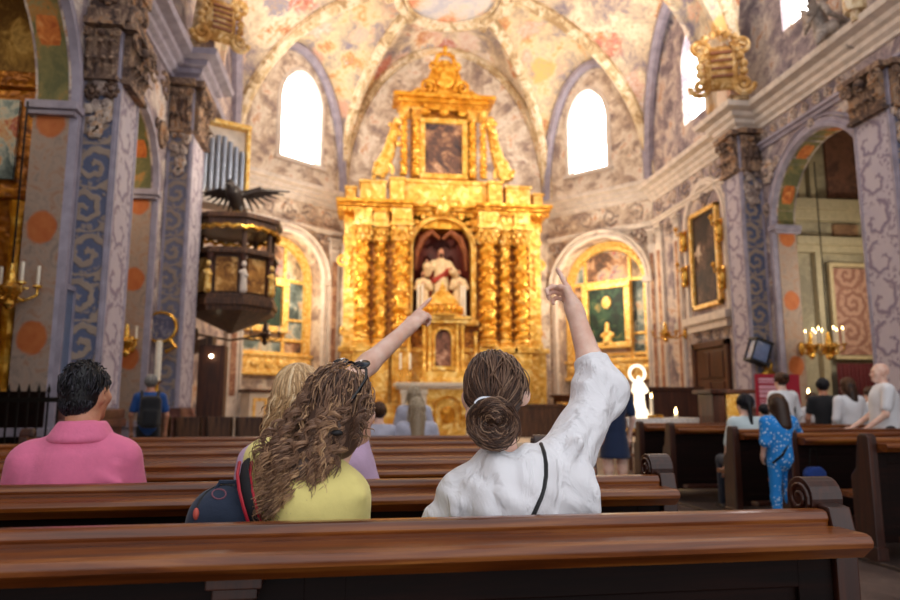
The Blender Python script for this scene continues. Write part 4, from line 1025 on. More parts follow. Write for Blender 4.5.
m = MB(); m.lathe([(.52, 0), (.54, .05), (.44, .1), (.44, .28), (.48, .32), (.42, .42), (.34, .55), (.2, .68), (.08, .76), (.1, .82), (.04, .9), (.02, 1.0)], (.01, .02, 1.76), 20); m.build('dome', GOLD_PALE, TB, smooth=True, angle=30)
m = MB()
for i in range(18): a = 2 * PI * i / 18; m.ball((.01 + .5 * cos(a), .02 + .45 * sin(a), 1.95), (.085, .085, .11), 7, 5)
m.build('dome_cherub_ring', GOLD, TB, smooth=True)
# altar table
AL = empty('altar_table', (-.3, 18.3, .32), 0, 'gilded high altar table with pale stone top and carved front', 'altar')
m = MB(); m.box(-1.35, 1.3, -.5, .76, 1.32, 1.42); m.box(-1.3, 1.25, -.45, .74, 1.26, 1.32); m.build('table_top', PALE_STONE, AL, bevel=.015)
m = MB(); m.box(-1.2, 1.15, -.34, .35, 0, 1.26); m.build('front_panel', GOLD_PALE, AL, bevel=.01)
m = MB()
for x in (-1.12, -.62, .56, 1.06): pass
for x in (-1.12, -.62, .56, 1.06):
    m = MB(); m.box(x - .07, x + .07, -.42, -.3, .06, 1.24); m.box(x - .1, x + .1, -.45, -.3, 1.12, 1.24); m.box(x - .1, x + .1, -.45, -.3, .0, .12); m.build('pilaster', PALE_STONE, AL, bevel=.01)
m = MB(); arch_band(m, -.3, .3, .3, .8, .22, .06, .05, y0=-.36); m.tube(spiral((-.42, .5), .01, .1, 1.5, 18, -1, -.36), .025, 5); m.tube(spiral((.42, .5), .01, .1, 1.5, 18, 1, -.36), .025, 5); m.ball((0, -.36, .6), (.2, .05, .22), 10, 7); m.build('carved_relief', GOLD, AL, smooth=True)
for i, x in enumerate((-1.2, -.95, .8, 1.05)):
    candle('altar_candle', (-.3 + x, 18.2, 1.742), .75, .03, ['brass candlestick at one end of the altar, before the columns', 'brass candlestick second from the pointing hand end of altar', 'brass candlestick on the altar beside the tabernacle columns', 'brass candlestick at the altar end nearest the bun-haired woman'][i], 'altar candlesticks', True)
# low stone balustrade steps under the retable sides
m = MB(); m.box(-3.1, -1.6, 18.5, 19.0, .32, 1.15); m.box(-3.14, -1.56, 18.45, 19.0, 1.12, 1.2); o = thing1('credence_table', m, GOLD_PALE, 'gilded side table beneath the twisted columns near the pulpit side', 'table', None, None, False, .012)
m = MB(); m.box(1.3, 2.85, 18.5, 19.0, .32, 1.15); m.box(1.26, 2.9, 18.45, 19.0, 1.12, 1.2); o = thing1('credence_table', m, DARKWOOD, 'dark wooden side table beneath the twisted columns behind the raised white sleeve', 'table', None, None, False, .012)
# ------------------------------------------------------------------ side altars in the two apse arches
def picmat(name, stops, s=1.8, c=3.2): return blotch(name, stops, s, c, rough=.7, bump=.05)
PANELS = [[(.28, '#6a5a4a'), (.42, '#a89070'), (.5, '#d9c8a4'), (.57, '#8e9a94'), (.63, '#b8553c'), (.72, '#e0d0b0')], [(.28, '#3e4a48'), (.42, '#7c8a86'), (.5, '#b9b8a8'), (.58, '#c79a6a'), (.64, '#a8402e'), (.74, '#dccfb4')], [(.28, '#4e3a30'), (.42, '#94694c'), (.5, '#d0a880'), (.58, '#6f7c86'), (.64, '#b04a34'), (.74, '#e2cfae')]]
PM = [picmat('panel_painting', p) for p in PANELS]
GREENP = picmat('green_painting', [(.3, '#0c1c14'), (.46, '#1c3a28'), (.56, '#37543a'), (.64, '#8a7440'), (.74, '#c8a860')], 2.5, 4)
def side_altar(fr, label, ua, ub, zs, rise, cx, cz0, cz1, cw, z_low, nm='side_altarpiece', bust=False):
    root = empty(nm, (0, 0, 0), 0, label, 'altarpiece'); root.matrix_world = fr.M @ Matrix.Translation((0, .5, 0))
    m = MB(); arch_band(m, ua + .3, ub - .3, z_low, zs, rise - .3, .3, .12, legs=True)
    for i in range(1, 40, 2): a = arc(ua + .15, ub - .15, zs, rise - .15, 40)[i]; m.ball((a[0], -.1, a[1]), .05, 6, 4)
    m.build('arch_frame', GOLD_FRAME, root, smooth=True, angle=30)
    # painted panels between gilt bars
    u0, u1 = ua + .3, ub - .3; xs = [u0, cx - cw * .92, cx + cw * .92, u1]; k = 0
    zt = zs + rise - .34
    rowz = [z_low + .55, cz0 - .35, cz1 + .22, zt]
    for i in range(3):
        for j in range(3):
            if i == 1 and j == 1: continue
            za, zb = rowz[j], rowz[j + 1]; A = []
            def top(u): 
                t = max(0, 1 - ((u - (ua + ub) / 2) / ((u1 - u0) / 2)) ** 2); return zs + (rise - .3) * sqrt(t)
            m = MB(); n = 6
            for q in range(n):
                a = xs[i] + (xs[i + 1] - xs[i]) * q / n; b = xs[i] + (xs[i + 1] - xs[i]) * (q + 1) / n
                ta, tb = (min(zb, top(a)), min(zb, top(b))) if j == 2 else (zb, zb)
                if max(ta, tb) <= za + .05: continue
                m.prism([(a, za), (b, za), (b, max(tb, za + .02)), (a, max(ta, za + .02))], .0, .05, 'y')
            if m.v: m.build('painted_panel', PM[(i + 2 * j + k) % 3], root)
    m = MB()
    for u in xs[1:3]: m.box(u - .05, u + .05, -.05, .03, rowz[0], min(zt, top(u)))
    for z in rowz[:3]: m.box(u0, u1, -.06, .03, z - .05, z + .05)
    m.box(u0 + .0, xs[1], -.05, .03, rowz[1] + .55, rowz[1] + .62); m.box(xs[2], u1, -.05, .03, rowz[1] + .55, rowz[1] + .62)
    m.build('panel_bars', GOLD_FRAME, root, bevel=.012)
    m = MB(); w = cw
    for (a, b, c, d) in ((cx - w, cx + w, cz1, cz1 + .18), (cx - w, cx + w, cz0 - .18, cz0), (cx - w, cx - w + .2, cz0, cz1), (cx + w - .2, cx + w, cz0, cz1)): m.box(a, b, -.22, .0, c, d)
    f = m.build('centre_frame', GOLD_FRAME, root, bevel=.03)
    m = MB(); m.box(cx - w + .2, cx + w - .2, -.1, 0, cz0, cz1); m.build('centre_picture', GREENP, f)
    if bust:
        body('gilt_bust', [ell((cx, -.13, cz1 - .42), (.16, .07, .2)), cap((cx, -.12, cz0 + .3), (cx, -.12, cz0 + .55), .09, .07), ell((cx, -.12, cz0 + .22), (.24, .06, .12)), cap((cx, -.12, cz0 + .03), (cx, -.12, cz0 + .2), .16, .06)], .025, GOLD_FRAME, f)
    m = MB(); m.box(ua + .05, ub - .05, -.16, .05, z_low, z_low + .5); m.box(ua, ub, -.2, .05, z_low + .46, z_low + .54); m.box(ua, ub, -.2, .05, z_low - .06, z_low + .04)
    for k in range(6): u = ua + (ub - ua) * (k + .5) / 6; m.ball((u, -.17, z_low + .25), (.16, .05, .13), 8, 5)
    m.build('predella', GOLD_FRAME, root, bevel=.01)
    return root
side_altar(F1, 'tall gilded altarpiece with green centre picture in the arch behind the pulpit', .55, 3.08, 4.75, 1.27, 1.46, 3.35, 4.5, .72, 2.05)
side_altar(F3, 'tall gilded altarpiece with bust on green ground in the arch behind the raised hand', .30, 3.2, 4.7, 1.4, 1.75, 3.0, 4.62, .80, 1.95, bust=True)
# altar blocks beneath them
def altar_block(fr, u0, u1, zt, label, gold=True):
    root = empty('side_altar', (0, 0, 0), 0, label, 'altar'); root.matrix_world = fr.M @ Matrix.Translation((0, -.56, .32))
    m = MB(); m.box(u0, u1, 0, .42, 0, zt - .08); m.build('altar_body', WALNUT if not gold else PALE_STONE, root, bevel=.012)
    m = MB(); m.box(u0 - .08, u1 + .08, -.08, .42, zt - .08, zt); m.build('altar_top', WALNUT, root, bevel=.012)
    n = 4 if gold else 3
    for i in range(n):
        a = u0 + (u1 - u0) * (i + .15) / n; b = u0 + (u1 - u0) * (i + .85) / n; m = MB()
        for (p, q, r, s) in ((a, b, .14, .22), (a, b, zt - .3, zt - .22), (a, a + .08, .22, zt - .3), (b - .08, b, .22, zt - .3)): m.box(p, q, -.03, .01, r, s)
        m.build('gilt_panel', GOLD_FRAME, root, bevel=.01)
    return root
altar_block(F1, .5, 2.9, 1.25, 'stone side altar with gilt panels below the altarpiece behind the pulpit')
altar_block(F3, .4, 3.1, 1.15, 'dark wooden side altar below the altarpiece with the bust', False)

# ------------------------------------------------------------------ painting, door and sconces on the right chancel wall (local x = 18.4 - Y)
def fx(Y): return 18.4 - Y
PT = empty('wall_painting', (0, 0, 0), 0, 'tall dark painting in gold frame above the wooden side door', 'painting'); PT.matrix_world = FR.M
m = MB(); u0, u1, z0, z1 = 2.25, 3.62, 3.45, 5.85
for (a, b, c, d) in ((u0, u1, z0, z0 + .11), (u0, u1, z1 - .11, z1), (u0, u0 + .11, z0, z1), (u1 - .11, u1, z0, z1)): m.box(a, b, -.12, 0, c, d)
m.build('picture_frame', GOLD_FRAME, PT, bevel=.02)
m = MB(); m.box(u0 + .1, u1 - .1, -.05, 0, z0 + .1, z1 - .1); m.build('canvas', picmat('dark_painting', [(.3, '#140e0c'), (.45, '#33211a'), (.55, '#5c4234'), (.60, '#8c705a'), (.66, '#d8c4ac')], 1.1, 1.9), PT)
m = MB(); arch_band(m, 2.05, 3.82, 3.2, 5.5, .9, .22, .09); m.box(1.9, 3.98, -.22, 0, 3.1, 3.28); m.box(2.0, 3.88, -.14, 0, 2.92, 3.1); struct(m.build('trim_15', PALE_MOULD, smooth=True, angle=30), FR.M)
m = MB()
for (u, z) in ((2.0, 5.3), (3.86, 5.3), (2.0, 4.3), (3.86, 4.0), (2.0, 3.6), (3.86, 3.5)): pass
for i, (u, z) in enumerate(((2.05, 5.25), (2.05, 4.35), (3.82, 5.1), (3.82, 4.0))):
    root = empty('wall_sconce', (0, 0, 0), 0, ['gilt bracket high beside the dark painting, altar side', 'gilt bracket low beside the dark painting, altar side', 'gilt bracket high beside the dark painting, nave side', 'gilt bracket low beside the dark painting, nave side'][i], 'sconce', 'gilt brackets round the dark painting'); root.matrix_world = FR.M @ Matrix.Translation((u, -.1, z))
    m = MB(); m.ball((0, -.06, 0), (.1, .1, .2), 8, 6); m.ball((0, -.1, .18), (.07, .08, .08), 8, 6); m.ball((0, -.08, -.2), (.06, .07, .1), 7, 5); m.box(-.06, .06, -.02, .02, -.25, .28); m.build('bracket', BRASS, root, smooth=True, angle=40)
    m = MB(); m.tube([(0, -.1, .2), (0, -.22, .12), (0, -.24, .26)], .025, 6); m.lathe([(.05, 0), (.07, .03), (.03, .1)], (0, -.24, .26), 8); m.build('arm', BRASS, root, smooth=True)
DR = empty('door_1', (0, 0, 0)); DR['kind'] = 'structure'; DR.matrix_world = FR.M
m = MB(); m.box(2.2, 3.6, -.05, .02, .16, 2.5)
for a, b in ((2.3, 2.86), (2.94, 3.5)):
    for c, d in ((.3, .95), (1.05, 1.7), (1.8, 2.4)): m.box(a, b, -.075, -.05, c, d)
m.build('door_leaf', WALNUT, DR, bevel=.01)
m = MB(); m.box(2.05, 2.2, -.1, 0, .16, 2.65); m.box(3.6, 3.75, -.1, 0, .16, 2.65); m.box(2.05, 3.75, -.1, 0, 2.5, 2.65); m.build('door_frame', WALNUT, DR, bevel=.01)
m = MB(); scrollwork(m, 2.1, 3.8, 2.66, 3.0, -.01, .03); struct(m.build('trim_16', ORN, smooth=True), FR.M)

def candelabrum(loc, label, n, R, mat, lit=True, yaw=0, wall=None, group='candelabra of the side walls', drop=0.0, cat='candelabrum', ch=.2):
    root = empty('candelabrum', loc, yaw, label, cat, group)
    m = MB(); m.lathe([(.02, -.22), (.07, -.16), (.04, -.1), (.1, -.04), (.14, .02), (.06, .08), (.04, .2), (.02, .3)], (0, 0, 0), 12); m.build('stem', mat, root, smooth=True)
    if drop: m = MB(); m.cyl((0, 0, .28), (0, 0, drop), .012, n=6); m.build('chain', IRON, root)
    if wall: m = MB(); m.tube([(0, 0, 0), (wall[0] * .5, wall[1] * .5, -.12), (wall[0], wall[1], .0)], .025, 7); m.ball((wall[0], wall[1], 0), (.06, .06, .14), 8, 6); m.build('wall_arm', mat, root, smooth=True)
    for i in range(n):
        a = 2 * PI * i / n + .3; x, y = R * cos(a), R * sin(a)
        m = MB(); m.tube([(0, 0, -.02), (x * .5, y * .5, -.12), (x, y, -.04), (x, y, .04)], .016, 6); m.lathe([(.02, 0), (.05, .02), (.05, .035), (.015, .05)], (x, y, .03), 8); ar = m.build('arm', mat, root, smooth=True)
        m = MB(); m.lathe([(.018, .07), (.018, .07 + ch), (.004, .075 + ch)], (x, y, 0), 7); m.build('candle_stick', WAX, ar, smooth=True)
        if lit: m = MB(); m.lathe([(.002, 0), (.012, .02), (.002, .06)], (x, y, .08 + ch), 6); m.build('flame', FLAME, ar, smooth=True)
    return root
c = at_y(680, 338, 16.6); candelabrum((5.1, 16.75, 2.95), 'brass candle bracket on the wall between the apse arch and side door', 5, .32, BRASS, False, 0, (.52, 0, .1))
p = at_y(829, 348, 11.6); candelabrum(p, 'hanging brass candelabrum with white candles in the chapel arch', 6, .24, BRASS, True, 0, None, 'candelabra of the side walls', 3.5, ch=.24)
p = at_y(10, 290, 8.2); candelabrum(p, 'dull brass candelabrum with pale candles by the near painted pier', 6, .26, BRASS, False, 0, None, 'candelabra of the side walls', 2.2, ch=.22)
candelabrum((-6.2, 11.5, at_x(123, 342, -6.2).z), 'small brass candle bracket on the medallion jamb between the piers', 2, .14, BRASS, False, 0, (0, .3, .05))
candelabrum((at_y(805, 350, 12.5).x, 12.3, 2.25), 'small brass candle bracket on the jamb below the chapel arch', 2, .14, BRASS, True, 0, (0, .3, .05))
# tall white processional candle and round brass clock-like disc on the left pier
o = candle('processional_candle', (at_y(151, 350, 11.7).x + .12, 11.7, 1.55), .62, .05, 'thick white candle leaning out beside the painted pier above the man with backpack', None, False)
m = MB(); m.lathe([(.05, -1.5), (.22, -1.5), (.2, -1.4), (.04, -1.3), (.03, -.05), (.1, 0)], (0, 0, 1.5), 12); ob = m.build('candle_stand', BRASS, o, smooth=True); ob.location = (0, 0, -1.5)
RD = empty('round_shield', (0, 0, 0), 0, 'round painted shield with brass rim hung on the far painted pier', 'shield'); cs = at_y(163, 328, 12.5); RD.location = (cs.x, 12.40, cs.z); 
m = MB(); m.lathe([(.02, 0), (.2, .0), (.24, .03), (.25, .05)], (0, 0, 0), 20); ob = m.build('disc', blotch('shield_paint', [(.35, '#55536a'), (.5, '#8a8490'), (.6, '#b9a070'), (.7, '#c8b8a8')], 5, 8), RD, smooth=True); ob.rotation_euler = (PI / 2, 0, 0)
m = MB(); m.tube([(.25 * cos(2 * PI * i / 24), -.04, .25 * sin(2 * PI * i / 24)) for i in range(25)], .03, 6); m.tube([(.15, -.05, -.2), (.26, -.06, -.34), (.1, -.06, -.42)], .04, 6); m.build('rim', BRASS, RD, smooth=True)
# its twin bracket on the right pier: tilted blue cushion-like shield on a brass arm
cs = at_y(757, 352, 13.0); RS = empty('wall_lantern', (cs.x, 12.95, cs.z), 0, 'tilted blue glass lantern on a brass arm at the right-hand painted pier'.replace('right-hand ', 'chancel '), 'lantern')
m = MB(); m.M = Matrix.Rotation(.35, 4, 'Y'); m.box(-.16, .16, -.12, .12, -.2, .2); m.build('glass_box', plain('lantern_blue', '#5a6c94', .2), RS, bevel=.02)
m = MB(); m.M = Matrix.Rotation(.35, 4, 'Y')
for x in (-.17, .17):
    for y in (-.13, .13): m.cyl((x, y, -.22), (x, y, .22), .018, n=6)
m.box(-.19, .19, -.15, .15, .2, .24); m.box(-.19, .19, -.15, .15, -.24, -.2); m.build('frame', IRON, RS)
m = MB(); m.tube([(.15, .05, -.3), (.3, .08, -.42), (.34, .1, -.2), (.2, .12, -.5)], .03, 7); m.ball((.22, .05, -.45), (.16, .08, .12), 8, 6); m.build('brass_arm', BRASS, RS, smooth=True)

# ------------------------------------------------------------------ pulpit with tester, eagle and organ
PU = empty('pulpit', (-5.12, 14.35, 0), 0, 'dark carved wooden pulpit hanging from the wall, with panelled balcony', 'pulpit')
def octo(r, n=8): return [(r * cos(PI / n + 2 * PI * i / n), r * sin(PI / n + 2 * PI * i / n)) for i in range(n)]
m = MB(); m.lathe([(.05, 2.58), (.12, 2.62), (.36, 2.72), (.68, 2.86), (.86, 2.95), (.88, 3.05)], (0, 0, 0), 8, a0=PI / 8, a1=PI / 8 + 2 * PI); m.build('underside', DARKWOOD, PU)
m = MB(); m.prism(octo(.92), 3.05, 3.18, 'z'); m.prism(octo(.88), 3.18, 3.26, 'z'); m.build('floor_moulding', DARKWOOD, PU, bevel=.012)
m = MB(); m.prism(octo(.78), 3.2, 4.05, 'z'); m.build('balcony_panel', DARKWOOD, PU)
for i in range(8):
    a = 2 * PI * i / 8 + PI / 4; M = Matrix.Rotation(a, 4, 'Z')
    m = MB(); m.M = M; m.box(.715, .75, -.2, .2, 3.32, 3.98); m.build('gilt_panel', picmat('pulpit_panel', [(.3, '#6a3e14'), (.45, '#b88038'), (.55, '#ecc078'), (.65, '#8a5a28')], 3, 5) if 'pulpit_panel' not in bpy.data.materials else bpy.data.materials['pulpit_panel'], PU)
for x, y in octo(.80):
    m = MB(); m.lathe([(.08, 3.2), (.05, 3.3), (.06, 3.5), (.08, 3.7), (.05, 3.9), (.09, 4.05)], (x, y, 0), 8); m.build('baluster', WALNUT, PU, smooth=True)
m = MB(); m.prism(octo(.92), 4.05, 4.12, 'z'); m.prism(octo(.86), 4.12, 4.18, 'z'); m.build('hand_rail', DARKWOOD, PU, bevel=.012)
for k, (x, y) in enumerate(octo(.86)):
    if y < .3: body('corner_figure', [cap((x, y, 3.34), (x, y, 3.7), .075, .055, .03), ell((x, y, 3.84), (.05, .05, .065), .02), cap((x - .06, y - .03, 3.68), (x + .06, y - .03, 3.62), .035, None, .03)], .018, GOLD_FRAME if k % 2 else PALE_MOULD, PU)
# twisted posts that carry the tester
for x, y in (octo(.78)[0], octo(.78)[1], octo(.78)[7], octo(.78)[6], octo(.78)[3], octo(.78)[4]):
    m = MB(); m.cyl((x, y, 4.18), (x, y, 4.62), .05, n=8); m.build('post', DARKWOOD, PU)
TE = PU
m = MB(); m.prism(octo(.92), 4.62, 4.74, 'z'); m.prism(octo(.98), 4.74, 4.84, 'z'); m.build('canopy', DARKWOOD, TE, bevel=.012)
m = MB(); m.tube([((.84 + .03 * (i % 2)) * cos(2 * PI * i / 48), (.84 + .03 * (i % 2)) * sin(2 * PI * i / 48), 4.6 - .05 * (i % 2)) for i in range(49)], .05, 6); m.build('fringe', BRASS, TE, smooth=True)
# eagle with spread wings
EG = empty('eagle_lectern', (-5.02, 13.9, 4.90), -.2, 'dark bronze eagle with spread wings perched over the pulpit', 'statue')
BRZ = plain('dark_bronze', '#2a2220', .45, .3, var=.3)
prims = [cap((0, .1, .12), (-.05, -.12, .42), .13, .15, .06), ell((-.09, -.22, .56), (.08, .1, .09), .05), cap((-.1, -.3, .55), (-.12, -.38, .5), .03, .012, .02), cap((0, .15, .15), (.05, .38, .05), .1, .04, .05)]
for s in (-1, 1):
    prims += [cap((s * .12, -.02, .40), (s * .42, .05, .52), .07, .06, .05)]
    for k in range(7): t = k / 6; prims.append(cap((s * (.15 + .3 * t), .02, .40 + .1 * t), (s * (.25 + .72 * t), .16 + .08 * t, .1 + .42 * t), .04, .018, .02))
    prims.append(cap((s * .07, 0, .12), (s * .08, -.04, -.02), .05, .035, .03))
body('figure', prims, .018, BRZ, EG)
m = MB(); m.ball((0, .0, -.0), (.2, .2, .06), 12, 6); m.build('globe', BRASS, EG, smooth=True)
# hanging lamp below
c = at_y(265, 335, 15.4); candelabrum(c, 'dark bronze sanctuary lamp on a bracket beside the pulpit', 4, .3, DARKWOOD, False, 0, (-6.03 - c.x, .05, .25), ch=.14)
# beam and post under the pulpit stair
ST = empty('pulpit_stair', (-5.5, 14.35, 0), 0, 'brown wooden stair post and door beneath the hanging pulpit', 'stair')
m = MB(); m.box(-.15, .35, -.32, .02, .16, 2.32); m.build('post', WALNUT, ST, bevel=.02)
m = MB(); m.prism([(-.5, 2.1), (.1, 2.28), (.1, 2.5), (-.5, 2.34)], -.3, .05, 'y'); m.build('string_board', DARKWOOD, ST, bevel=.015)
m = MB(); m.ball((.1, -.36, 2.1), .035, 8, 6); m.build('lamp_bulb', BULB, ST, smooth=True)
# organ case: pipes above the pulpit on the left wall
OG = empty('pipe_organ', (-5.62, 14.9, 0), math.radians(-62), 'small organ case with grey metal pipes high above the pulpit', 'organ')
m = MB(); m.box(-.25, .3, -.62, .62, 5.3, 5.46); m.box(-.25, .24, -.58, .58, 5.46, 5.56); m.box(-.3, -.02, -.6, .6, 5.5, 7.2); m.build('case', PALE_MOULD, OG, bevel=.015)
for i in range(8):
    y = -.46 + i * .131; h = 6.9 - .09 * abs(i - 3.5); m = MB(); m.lathe([(.02, 5.56), (.052, 5.74), (.052, h), (.04, h)], (.1, y, 0), 10); m.build('pipe', plain('organ_pipe', '#9aa0ac', .3, .7) if 'organ_pipe' not in bpy.data.materials else bpy.data.materials['organ_pipe'], OG, smooth=True, angle=40)
m = MB(); m.box(-.3, .2, -.62, .62, 7.1, 7.2); m.box(-.02, .16, -.62, -.54, 5.5, 7.2); m.box(-.02, .16, .54, .62, 5.5, 7.2); m.build('cornice', GOLD_FRAME, OG, bevel=.015)

# ------------------------------------------------------------------ right chancel: statue, tables, poster, ambo
def linen_table(loc, w, d, h, label):
    root = empty('side_table', loc, 0, label, 'table', 'linen-covered tables before the apse')
    m = MB(); m.box(-w / 2, w / 2, -d / 2, d / 2, h - .04, h); m.build('table_top', WALNUT, root, bevel=.01)
    for x in (-w / 2 + .05, w / 2 - .05):
        for y in (-d / 2 + .05, d / 2 - .05): mm = MB(); mm.box(x - .03, x + .03, y - .03, y + .03, 0, h - .04); mm.build('leg', WALNUT, root)
    return root
t1p = at_y(640, 420, 12.6); t2p = at_y(676, 420, 12.6)
def cloth_over(loc, w, d, h, label):
    m = MB(); m.box(-w / 2 - .015, w / 2 + .015, -d / 2 - .015, d / 2 + .015, h + .001, h + .012)
    rows = []; n = 40
    for i in range(n + 1): x = -w / 2 - .02 + (w + .04) * i / n; b = .012 * sin(i * 1.1); rows.append([(x, -d / 2 - .018, h + .01), (x, -d / 2 - .03 + b, h - .06), (x, -d / 2 - .04 + b * 1.6, h - .16 + .01 * sin(i * .5))])
    m.grid(rows); o = m.build('tablecloth', LINEN, None, True, 0, None, 2, 40); tag(o, label, 'tablecloth'); o.location = loc; return o
for (tp, la, lb) in ((t1p, 'dark-legged side table carrying the glowing white statue', 'white linen cloth under the glowing statue'), (t2p, 'dark-legged side table carrying one small lit candle', 'white linen cloth under the small lit candle')):
    linen_table((tp.x, 12.6, 0), .68, .5, .92, la); cloth_over((tp.x, 12.6, 0), .68, .5, .92, lb)
LUM = NT('lit_alabaster'); LUM.b.inputs['Base Color'].default_value = srgb('#fff2dc'); LUM.b.inputs['Emission Color'].default_value = srgb('#fff0d6'); LUM.b.inputs['Emission Strength'].default_value = 1.1; LUM = LUM.m  # emission in the stone stands in for light falling on the statue
VS = robe_figure('virgin_statue', (t1p.x, 12.6, .934), .78, 'glowing white alabaster statue with a ring halo on the linen table', (LUM, LUM, None, None), [((-.26, -.12, 1.12), (-.08, -.22, 1.28)), ((.26, -.12, 1.12), (.08, -.22, 1.28))], cell=.03)
m = MB(); m.tube([(.15 * cos(2 * PI * i / 24), .05, .82 + .15 * sin(2 * PI * i / 24)) for i in range(25)], .028, 7); m.build('halo', LUM, VS, smooth=True)
m = MB(); m.lathe([(.2, 0), (.2, .05), (.16, .08), (.14, .16)], (0, 0, 0), 16); m.build('base', LUM, VS, smooth=True)
m = MB()
for s in (-1, 1): m.lathe([(.05, 0), (.03, .04), (.03, .3), (.05, .34)], (s * .24, 0, 0), 10)
for i, s in enumerate((-1, 1)):
    o = candle('vigil_candle', (t1p.x + s * .22, 12.56, .934), .36, .03, 'lit white candle at the statue, %s' % ('bun-haired woman side' if s < 0 else 'side door side'), 'lit candles by the glowing statue', False, True)
candle('vigil_candle', (t2p.x - .02, 12.55, .934), .06, .04, 'small lit candle alone on the second linen table', None, False, True)
for i in range(3):
    m = MB(); m.lathe([(.05, 0), (.06, .02), (.055, .05), (.04, .055)], (0, 0, 0), 12); o = thing1('brass_bowl', m, BRASS, 'gilt votive bowl by the glowing statue foot, %s' % ['front one', 'one nearest the candle', 'one by the tablecloth corner'][i], 'bowl', 'votive bowls', (t1p.x + .12 + .1 * i, 12.42 + .05 * (i % 2), .934), True)
# altar cross table behind (dark desk)
DK = empty('priest_bench', (at_y(672, 400, 15.4).x, 15.3, .0), 0, 'dark wooden sedilia bench against the chancel wall behind the statue', 'bench')
m = MB(); m.box(-.75, .75, -.22, .22, .42, .48); m.build('seat', WALNUT, DK, bevel=.01)
m = MB(); m.box(-.75, .75, .16, .22, .48, 1.5); m.box(-.8, .8, .12, .24, 1.5, 1.58); m.build('backrest', WALNUT, DK, bevel=.01)
for x in (-.72, .72): m = MB(); m.box(x - .04, x + .04, -.22, .22, 0, .95); m.build('side_panel', WALNUT, DK, bevel=.01)
# golden ambo
a = at_y(731, 400, 11.2); AM = empty('ambo', (a.x, 11.2, 0), 0, 'wooden ambo with glowing golden painted panel beside the red banner', 'ambo')
m = MB(); m.box(-.34, .30, -.02, .5, 0, 1.36); m.build('body', WALNUT, AM, bevel=.012)
m = MB(); m.box(-.42, .40, -.12, .55, 1.36, 1.43); m.build('desk', WALNUT, AM, bevel=.012)
m = MB(); m.box(-.08, .24, -.05, -.02, .84, 1.32); m.build('painted_panel', picmat('ambo_panel', [(.3, '#d08a24'), (.45, '#f0bc48'), (.56, '#ffe08a'), (.66, '#b8502a'), (.76, '#fff0cc')], 6, 9), AM)  # panel glow put into brightened colours, no emission
m = MB()
for (p, q, r, s) in ((-.12, .28, .80, .85), (-.12, .28, 1.31, 1.36), (-.12, -.08, .85, 1.31), (.24, .28, .85, 1.31)): m.box(p, q, -.07, -.02, r, s)
m.build('panel_frame', GOLD_FRAME, AM, bevel=.008)
# red information banner
b0 = at_y(755, 374, 9.9); b1 = at_y(799, 374, 9.9); BN = empty('red_banner', ((b0.x + b1.x) / 2, 9.9, 0), 0, 'red upright information banner with pale lines of text behind the visitors', 'banner'); bw = b1.x - b0.x; bt = b0.z
m = MB(); m.box(-bw / 2, bw / 2, 0, .03, .3, bt); m.build('board', plain('banner_red', '#a81830', .6, var=.05), BN)
m = MB()
for i, (x1, z, h) in enumerate(((.05, .06, .035), (-.02, .11, .022), (.12, .17, .05), (.13, .235, .05), (.05, .30, .05), (.13, .38, .02), (.13, .42, .02), (.1, .46, .02), (.13, .5, .02), (.1, .54, .02))):
    m.box(-bw / 2 + .05, x1, -.004, 0, bt - z - h, bt - z)
m.build('text_lines', plain('banner_text', '#e2a8b4', .7), BN)
for s in (-1, 1): m = MB(); m.box(s * bw * .4 - .02, s * bw * .4 + .02, 0, .03, 0, .3); m.box(s * bw * .4 - .03, s * bw * .4 + .03, -.2, .22, 0, .03); m.build('stand', IRON, BN)
# red curtain in the chapel
CU = MB(); rows = []
for i in range(61):
    x = 6.95 + .95 * i / 60; w = .03 * sin(i * 1.15); rows.append([(x, 12.98 + w, z) for z in (.02, .7, 1.4, 2.0)])
CU.grid(rows); cu = CU.build('red_curtain', cloth('red_velvet', '#5a1014'), None, True); tag(cu, 'dark red velvet curtain hanging below the damask panel in the chapel', 'curtain')
sd = cu.modifiers.new('thick', 'SOLIDIFY'); sd.thickness = .01
# chapel altar with candles, pale block
m = MB(); m.box(-.3, .3, -.25, .25, 0, .95); m.box(-.34, .34, -.29, .29, .95, 1.02); o = thing1('offering_stand', m, plain('orange_wood', '#b8602a', .5), 'orange wooden offering stand just past the red banner', 'stand', None, (at_y(806, 425, 12.2).x, 12.1, 0), False, .01)
candle('vigil_candle', (at_y(809, 400, 12.0).x, 12.0, 1.02), .3, .045, 'bright lit candle on the orange offering stand', None, False, True)
# dark chairs before the side altar, row of them left of the aisle front
def chair_proto(label):
    root = empty('choir_chair', (0, 0, 0), 0, label, 'chair', 'dark choir chairs below the pulpit')
    m = MB(); m.box(-.22, .22, -.22, .22, .42, .46); m.build('seat', DARKWOOD, root, bevel=.008)
    m = MB(); m.box(-.22, .22, -.24, -.2, .62, .98); m.build('backrest', DARKWOOD, root, bevel=.008)
    for x in (-.2, .2):
        for y in (-.22, .2): m = MB(); m.box(x - .02, x + .02, y - .02, y + .02, 0, .98 if y < 0 else .42); m.build('leg', DARKWOOD, root)
    return root
ch0 = chair_proto(''); CHL = ['nearest the curly-haired woman', 'second from the curly-haired woman', 'in the middle of their row', 'second from the pulpit post', 'nearest the pulpit post']
for i in range(5):
    c = ch0 if i == 0 else copy_tree(ch0); p = at_y(256, 420, 11.6); c.location = (p.x + .34 - .48 * i, 12.1, 0); c['label'] = 'dark wooden choir chair below the pulpit, ' + CHL[i]
